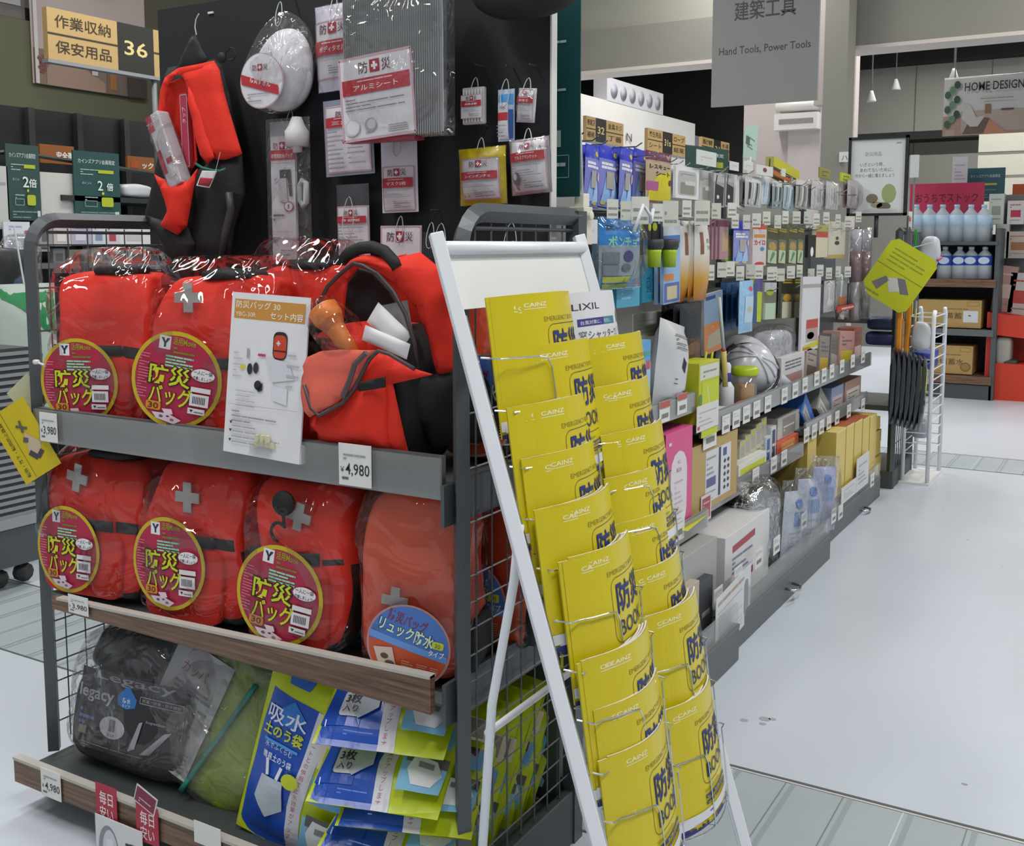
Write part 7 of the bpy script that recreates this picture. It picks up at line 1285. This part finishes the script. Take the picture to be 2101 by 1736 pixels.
for i, (x0, y0, x1, y1, c, c2, lb) in enumerate(((2036, 545, 2075, 640, 'b08a84', 'c8b0a8', 'tall pinkish printed carton above the red display'), (2070, 560, 2110, 650, 'c3bcb8', 'b8443c', 'white and red pack at the right edge above the display'), (2066, 475, 2110, 530, 'b5a8a0', '9a6a4a', 'brown and white tea box on the right display'), (2045, 460, 2068, 530, 'b5b5b0', '9a9a96', 'pale narrow pack left of the tea box'), (2030, 398, 2058, 460, 'c2c6c0', '8d9a8a', 'pale upright pack right of the water bottles'), (2068, 412, 2100, 460, 'c9c5c2', 'b02a4a', 'white pack with a crimson square at the right edge'))):
    a2, b2 = at(x0, y0, Y=10.75), at(x1, y1, Y=10.75); w2, h2 = b2.x-a2.x, a2.z-b2.z; t = thing('display_carton', lb, 'carton', ((a2.x+b2.x)/2, 10.75, b2.z), 0, None, 0, R((6, 3, 0, 0, 0, 0)[i])); m = MB(); m.box(-w2/2, 0, 0, w2/2, .12, h2, c); m.decal([rect(-w2*.3, h2*.3, w2*.3, h2*.6, c2), lines(-w2*.35, h2*.7, w2*.3, h2*.9, 2, c2, .4), lines(-w2*.35, h2*.08, w2*.3, h2*.24, 2, '8a8480', .4)]); m.build('carton_body', t)
m = MB(); m.box(at(2040, 530, Y=10.9).x, 10.9, 0, at(2140, 530, Y=10.9).x, 11.3, at(2050, 400, Y=10.9).z, '6a6c6c'); o = m.build('goods_rack'); tag(o, 'grey rack carrying packs at the right edge behind the red display', 'rack')

# ================================================================ left of the rack
XG = -5.25
lg = thing('left_shelving', 'dark shelving across the left aisle with black back boards and green posters', 'shelving', (-5.5, 3.9, 0))
m = MB(); m.box(-5.75, 2.4, 0, -5.7, 6.2, 2.2, '1d2020'); m.build('back_board', lg, world=True)
m = MB()
for y in (3.62, 4.02, 4.35, 4.7): m.box(-5.7, y-.02, 0, -5.66, y+.02, 2.2, '3d403f')
m.build('upright', lg, world=True)
m = MB(); m.tube([(-5.3, 3.35, 1.86), (-5.3, 3.62, 1.90)], .012, '33362f', 4); m.tube([(-5.3, 3.62, 1.90), (-5.3, 5.2, 1.80)], .012, '33362f', 4); m.build('top_rail', lg, world=True)
m = MB()
for z in (1.30, .95, .5): m.box(-5.7, 2.6, z-.03, XG, 6.0, z, 'shelf_steel')
zs = at(270, 408, X=XG-.1).z; m.box(-5.7, 3.9, zs-.03, XG, 5.0, zs, '24282a'); m.build('shelf', lg, world=True)
m = MB(); m.box(-5.7, 2.6, 0, XG, 6.0, .12, '33373a'); m.build('base_plinth', lg, world=True)
def lcard(x0, y0, x1, y1, X, name, label, cat, ops, base, tk=.01, tilt=0):
    a, b = at(x0, (y0+y1)/2, X=X), at(x1, (y0+y1)/2, X=X); zt, zb = at((x0+x1)/2, y0, X=X).z, at((x0+x1)/2, y1, X=X).z; w, h = b.y-a.y, zt-zb
    t = thing(name, label, cat, (X, (a.y+b.y)/2, zb), FACE, None, 0, R(tilt)); m = MB(); m.box(-w/2, 0, 0, w/2, tk, h, base)
    o = ops(w, h) if ops else None
    if o: m.decal(o, eps=.001)
    m.build('sheet', t)
    return t
def members(w, h): return [txt('カインズアプリ会員限定', 0, h*.83, h*.07, 'c3cfca', 'c', w*.8, .008), lines(-w*.36, h*.66, w*.05, h*.76, 3, '9ab0aa', .4), rect(w*.02, h*.69, w*.36, h*.74, 'a8b42e'), txt('ポイント', -w*.34, h*.52, h*.045, 'b9c6c0', 'l', w*.2), txt('2', w*.05, h*.44, h*.2, 'd3dcd8', 'c', None, .01), txt('倍', w*.26, h*.45, h*.12, 'd3dcd8', 'c', None, .02), [ell(w*.1, h*.395, w*.03, h*.022, 'b4c02e', 8)], rrect(w*.06, h*.2, w*.32, h*.34, .01, 'a8b42a'), frame(-w*.3, h*.2, -w*.04, h*.28, .004, '7d9a92'), lines(-w*.3, h*.29, -w*.02, h*.36, 2, '9ab0aa', .4), lines(-w*.4, h*.03, w*.4, h*.14, 3, '6f8a86', .45), rect(w*.34, h*.05, w*.43, h*.13, 'b9c6c2')]
lcard(14, 297, 82, 452, XG, 'green_poster', 'left dark green members poster reading 2倍 on the far left shelving', 'poster', members, '2b4642')
lcard(152, 312, 246, 452, XG, 'green_poster', 'right dark green members poster reading 2倍 on the far left shelving', 'poster', members, '1d4746')
lcard(82, 298, 152, 336, XG-.2, 'orange_sign', 'orange sign reading 安全帯 partly hidden behind the right green poster', 'sign', lambda w, h: [txt('安全帯', w*.22, h*.3, h*.42, 'dcdcd6', 'c', w*.5, .03)], '8a5220', .02)
lcard(262, 322, 320, 352, XG-.2, 'orange_sign', 'orange sign ending in ック beside the hanging rucksack', 'sign', lambda w, h: [txt('ック', w*.2, h*.25, h*.45, 'dcdcd6', 'c', w*.4, .03), rect(-w*.4, h*.2, -w*.1, h*.7, 'a04a1c')], '8a5220', .02)
lcard(84, 355, 158, 455, XG-.02, 'blank_board', 'blank white panel between the two green members posters', 'panel', None, 'bdbdb8', .01)
lcard(-30, 340, 18, 470, XG, 'blank_board', 'white printed panel at the left picture edge', 'panel', lambda w, h: [lines(-w*.1, h*.6, w*.4, h*.8, 2, '9a9a98')], 'b9bab6')
lcard(8, 455, 62, 512, XG+.02, 'notice_card', 'white notice with blue heading and a photo, left of the rack', 'card', lambda w, h: [lines(-w*.3, h*.7, w*.2, h*.9, 2, '8fa3c4', .5), ell(w*.35, h*.62, w*.08, h*.08, 'b85a5a', 10), lines(-w*.35, h*.48, w*.3, h*.58, 1, '8a8a8e', .4), rect(-w*.36, h*.08, w*.36, h*.4, '8d93a4'), rect(-w*.1, h*.1, w*.1, h*.3, 'c5c9d3')], 'cdd0d6')
for i, (x0, y0, x1, y1, c, c2, lb) in enumerate(((80, 458, 108, 505, '8f8d88', '5a5c58', 'grey clip pack behind the left mesh panel'), (110, 457, 145, 505, 'b9b3b0', 'd3d0cc', 'pale printed card behind the left mesh panel'), (146, 460, 188, 502, 'a8a3b8', 'c9c6d4', 'lilac card behind the left mesh panel'), (190, 457, 218, 503, 'c3c8d0', '7f8aa8', 'white card with blue pictures behind the left mesh'), (218, 458, 246, 504, 'c5c3c2', 'a8404c', 'white card with a crimson corner behind the left mesh'), (246, 455, 308, 504, 'cfcfcd', 'b8b6b2', 'white card with pale tool photos behind the left mesh'))):
    lcard(x0, y0, x1, y1, XG, 'shelf_card', lb, 'card', lambda w, h: [rect(-w*.3, h*.2, w*.2, h*.6, c2), lines(-w*.35, h*.7, w*.35, h*.9, 2, c2, .5)], c)
for i, (x0, y0, x1, y1, c, lb) in enumerate(((80, 506, 102, 516, 'd9dad8', 'white rolled item on the left shelf behind the mesh'), (110, 510, 134, 560, '8a8d90', 'grey clear pack hanging below the left shelf cards'), (140, 512, 180, 560, '9a9590', 'beige clear pack hanging below the left shelf cards'), (188, 508, 210, 560, 'b8a890', 'striped orange and white pack below the left shelf cards'), (226, 512, 262, 560, 'a3a19a', 'pale grey pack in the left shelf lower row'), (264, 512, 300, 560, 'b5b8b8', 'silver white pack in the left shelf lower row'))):
    t = lcard(x0, y0, x1, y1, XG-.05, 'shelf_pack', lb, 'pack', lambda w, h: [rect(-w*.3, h*.5, w*.3, h*.8, '6a6a68'), lines(-w*.3, h*.1, w*.3, h*.4, 2, 'c9c9c6')], c, .04)
a, b = at(245, 378, X=XG-.1), at(306, 408, X=XG-.1); t = thing('rolled_pack', 'silver and white crumpled pack on the black shelf left of the rucksack', 'pack', (XG-.1, (a.y+b.y)/2, b.z), FACE); m = MB(); m.blob(b.y-a.y, .12, a.z-b.z, 'b8bcc0', 4, 10, .02, 9, 3); m.build('pack_body', t)
# big photo banners above
a, b = at(60, -60, X=-7.4), at(302, 190, X=-7.4); zt, zb = 4.2, at(180, 186, X=-7.4).z; w_ = b.y-a.y
t = thing('photo_banner', 'large interior photo banner with plant pots behind the aisle 36 sign', 'banner', (-7.4, (a.y+b.y)/2, zb), FACE); h_ = zt-zb
m = MB(); m.box(-w_/2, 0, 0, w_/2, .02, h_, 'c3b5b0'); m.decal([rect(-w_/2, 0, w_/2, h_*.17, '8c7668'), poly([(-w_*.28, h_*.17), (w_*.1, h_*.05), (w_*.1, 0), (-w_*.4, 0), (-w_*.4, h_*.1)], 'a88d7c'), rect(w_*.12, 0, w_*.5, h_*.17, '7a6a60'), [rect(w_*.14, h_*.02, w_*.2, h_*.2, 'a8713c'), rect(-w_*.1, h_*.55, -w_*.06, h_*.8, 'b8864a'), rect(w_*.14, h_*.55, w_*.18, h_*.8, 'b8864a'), rect(-w_*.1, h_*.5, w_*.18, h_*.54, 'b8864a')], [poly([(-w_*.13, h_*.22), (-w_*.06, h_*.22), (-w_*.08, h_*.12), (-w_*.11, h_*.12)], 'cfcdca'), poly([(-w_*.03, h_*.15), (w_*.04, h_*.15), (w_*.03, h_*.08), (-w_*.02, h_*.08)], 'cfcdca')], [ell(-w_*.1, h_*.24, w_*.04, h_*.03, '5a6a44', 9), ell(0, h_*.19, w_*.04, h_*.035, '44553a', 9)], rect(-w_/2, 0, -w_*.47, h_, 'd5d3d2'), txt('coffee', -w_*.43, h_*.05, h_*.1, '8a3a4a', 'l', w_*.13, .01, R(60)), rect(w_*.3, 0, w_*.48, h_*.16, '4a423e')], eps=.003); m.build('banner_sheet', t)
a, b = at(-80, -60, X=-7.45), at(58, 170, X=-7.45); w_ = b.y-a.y; zb = at(0, 162, X=-7.45).z; t = thing('photo_banner', 'grey and brown photo banner cut by the upper left corner', 'banner', (-7.45, (a.y+b.y)/2, zb), FACE); h_ = 4.2-zb
m = MB(); m.box(-w_/2, 0, 0, w_/2, .02, h_, '6d6866'); m.decal([rect(-w_/2, 0, w_/2, h_*.2, '7a4a34'), rect(-w_/2, h_*.2, w_/2, h_*.3, '4f4644'), rect(w_*.05, h_*.36, w_*.42, h_*.75, 'a3a3a6'), rect(w_*.1, h_*.44, w_*.38, h_*.62, '5c5c60')], eps=.003); m.build('banner_sheet', t)
m = MB(); m.box(-7.5, 1.5, 3.1, -7.46, 9, 3.2, '1c1c1a'); m.box(-7.5, 1.5, 2.35, -7.44, 9, 3.1, mat('fascia_olive', '6c6d56', .8)); m.box(-7.5, 1.5, 2.2, -7.4, 9, 2.36, '696b67'); m.box(-7.5, 1.5, 0, -7.44, 9, 2.2, '2a2d2c'); tag(m.build('wall_side_bay'), kind='structure')
# yellow tag on the left post and the clear slip behind it
p = at(50, 905, X=XL-.03); t = thing('caution_tag', 'yellow caution tag with a strap picture hanging tilted left of the upper rail', 'tag', (p.x, 1.62, at(50, 905, Y=1.62).z), R(20), None, 0, R(-31))
a = at(50, 905, Y=1.62); t.location = (a.x, 1.62, a.z)
w_, h_ = .115, .19; m = MB(); m.box(-w_/2, 0, -h_/2, w_/2, .0012, h_/2, mat('tag_yellow', 'cdb712', .45)); ops = [txt('転倒・落下・転倒防止器具', -w_*.28, -h_*.44, .012, '3a351a', 'l', h_*.8, .006, pi/2), line(-w_*.18, -h_*.48, -w_*.18, h_*.48, .0012, '6a601a'), poly([(-w_*.05, -h_*.2), (w_*.16, -h_*.3), (w_*.34, -h_*.12), (w_*.1, .02)], 'c9b39a'), line(-w_*.02, -h_*.16, w_*.1, -h_*.28, .014, '4a4348'), line(w_*.1, -h_*.28, w_*.28, -h_*.22, .012, '4a4348'), line(-w_*.0, h_*.02, w_*.1, -h_*.02, .012, '5a545a'), line(w_*.0, h_*.22, w_*.22, h_*.12, .006, '5a5a4a'), line(w_*.08, h_*.1, w_*.14, h_*.26, .006, '5a5a4a')]
m.decal(ops); m.build('tag_card', t)
a = at(60, 815, Y=1.66); t = thing('clear_slip', 'small translucent slip behind the yellow caution tag', 'tag', (a.x-.012, 1.665, a.z), R(20), None, 0, R(48)); m = MB(); m.box(-.045, 0, -.04, .045, .001, .04, mat('slip', 'd8d8b0', .3, alpha=.7)); m.build('slip_sheet', t)
a = at(82, 742, Y=1.64); t = thing('white_clip', 'small white clip on the left post of the rack', 'clip', (a.x, 1.63, a.z)); m = MB(); m.blob(.018, .014, .012, 'd6d8d4', 3, 4, 0, 1, z0=-.006); m.tube([(0, 0, 0), (.03, .0, -.006)], .003, 'd6d8d4', 5); m.build('clip_body', t)
# shopping area items between rack and left shelving
a = at(45, 640, X=-4.2); t = thing('green_bag', 'green and white printed bag hanging left of the rack post', 'bag', (-4.2, at(55, 700, X=-4.2).y, at(50, 870, X=-4.2).z), FACE)
h_ = at(50, 582, X=-4.2).z-t.location.z; m = MB(); m.packet(.30, h_, .1, 'b9c6bd', seed=2); S = pkt(.30, h_, .1, .003, 2); m.decal([poly([(-.14, h_*.98), (.14, h_*.98), (.14, h_*.62), (.06, h_*.66), (-.04, h_*.82), (-.12, h_*.9)], '1c8048'), poly([(-.06, h_*.3), (.02, h_*.35), (.04, h_*.5), (-.03, h_*.48)], '2f6a50')], S, cut=.03, cutz=.06, eps=.001); m.build('bag_body', t)
m = MB(); m.tube([(0, .0, h_), (0, .05, h_+.25)], .004, 'c9cdd0', 5); m.build('hook', t)
bs = None
for i in range(22):
    z = .36+.022*i; t = None
bk = thing('basket_stack', 'tall stack of grey slatted baskets at the left edge behind the yellow tag', 'basket stack', (-3.9, at(25, 900, X=-3.9).y, 0), FACE)
zt = at(25, 715, X=-3.9).z; yb0, yb1 = at(-40, 850, X=-3.9).y, at(66, 850, X=-3.9).y; w_ = yb1-yb0
m = MB(); n = 24
for i in range(n):
    z = .30+(zt-.30)*i/n; m.box(-w_/2, -.0, z, w_/2, .4, z+(zt-.30)/n*.5, '8f9396'); m.box(-w_/2+.01, .008, z+(zt-.3)/n*.5, w_/2-.01, .4, z+(zt-.3)/n, '3f4447')
m.build('basket_tiers', bk)
m = MB(); m.box(-w_/2+.03, 0, .1, w_/2-.02, .4, .26, '4d5356'); m.box(-w_/2, -.01, .26, w_/2, .4, .3, '9a9fa2'); m.build('bottom_basket', bk)
m = MB()
for x in (-w_/2+.05, w_/2-.06): m.lathe([(.04, -.015), (.04, .015)], '2c2e30', 10, (x, .05, .05), 'y')
m.build('caster', bk)
a = at(10, 590, X=-4.3)
for i, (px, py, s, c, lb) in enumerate(((15, 560, .22, '2c2f30', 'dark bottle-shaped pack left of the rack'), (22, 590, .14, '44588a', 'blue printed pack at the left edge'), (40, 540, .26, 'b4b6bc', 'crumpled clear bag at the left edge'))):
    p = at(px, py, X=-4.3); t = thing('left_pack', lb, 'pack', p-Vector((0, 0, s/2)), FACE); m = MB(); m.blob(s*.7, .12, s, c if i < 2 else 'film_soft', 4, 10, .02, 9, i); m.build('pack_body', t)
m = MB(); m.box(-4.6, at(-60, 600, X=-4.3).y, at(20, 640, X=-4.3).z, -4.25, at(58, 600, X=-4.3).y, at(20, 625, X=-4.3).z, 'b9bab2'); m.box(-4.6, at(-60, 600, X=-4.3).y, 0, -4.3, at(50, 600, X=-4.3).y, at(20, 640, X=-4.3).z, '24302a'); o = m.build('low_counter'); tag(o, 'dark low counter with a pale top at the left picture edge', 'counter')
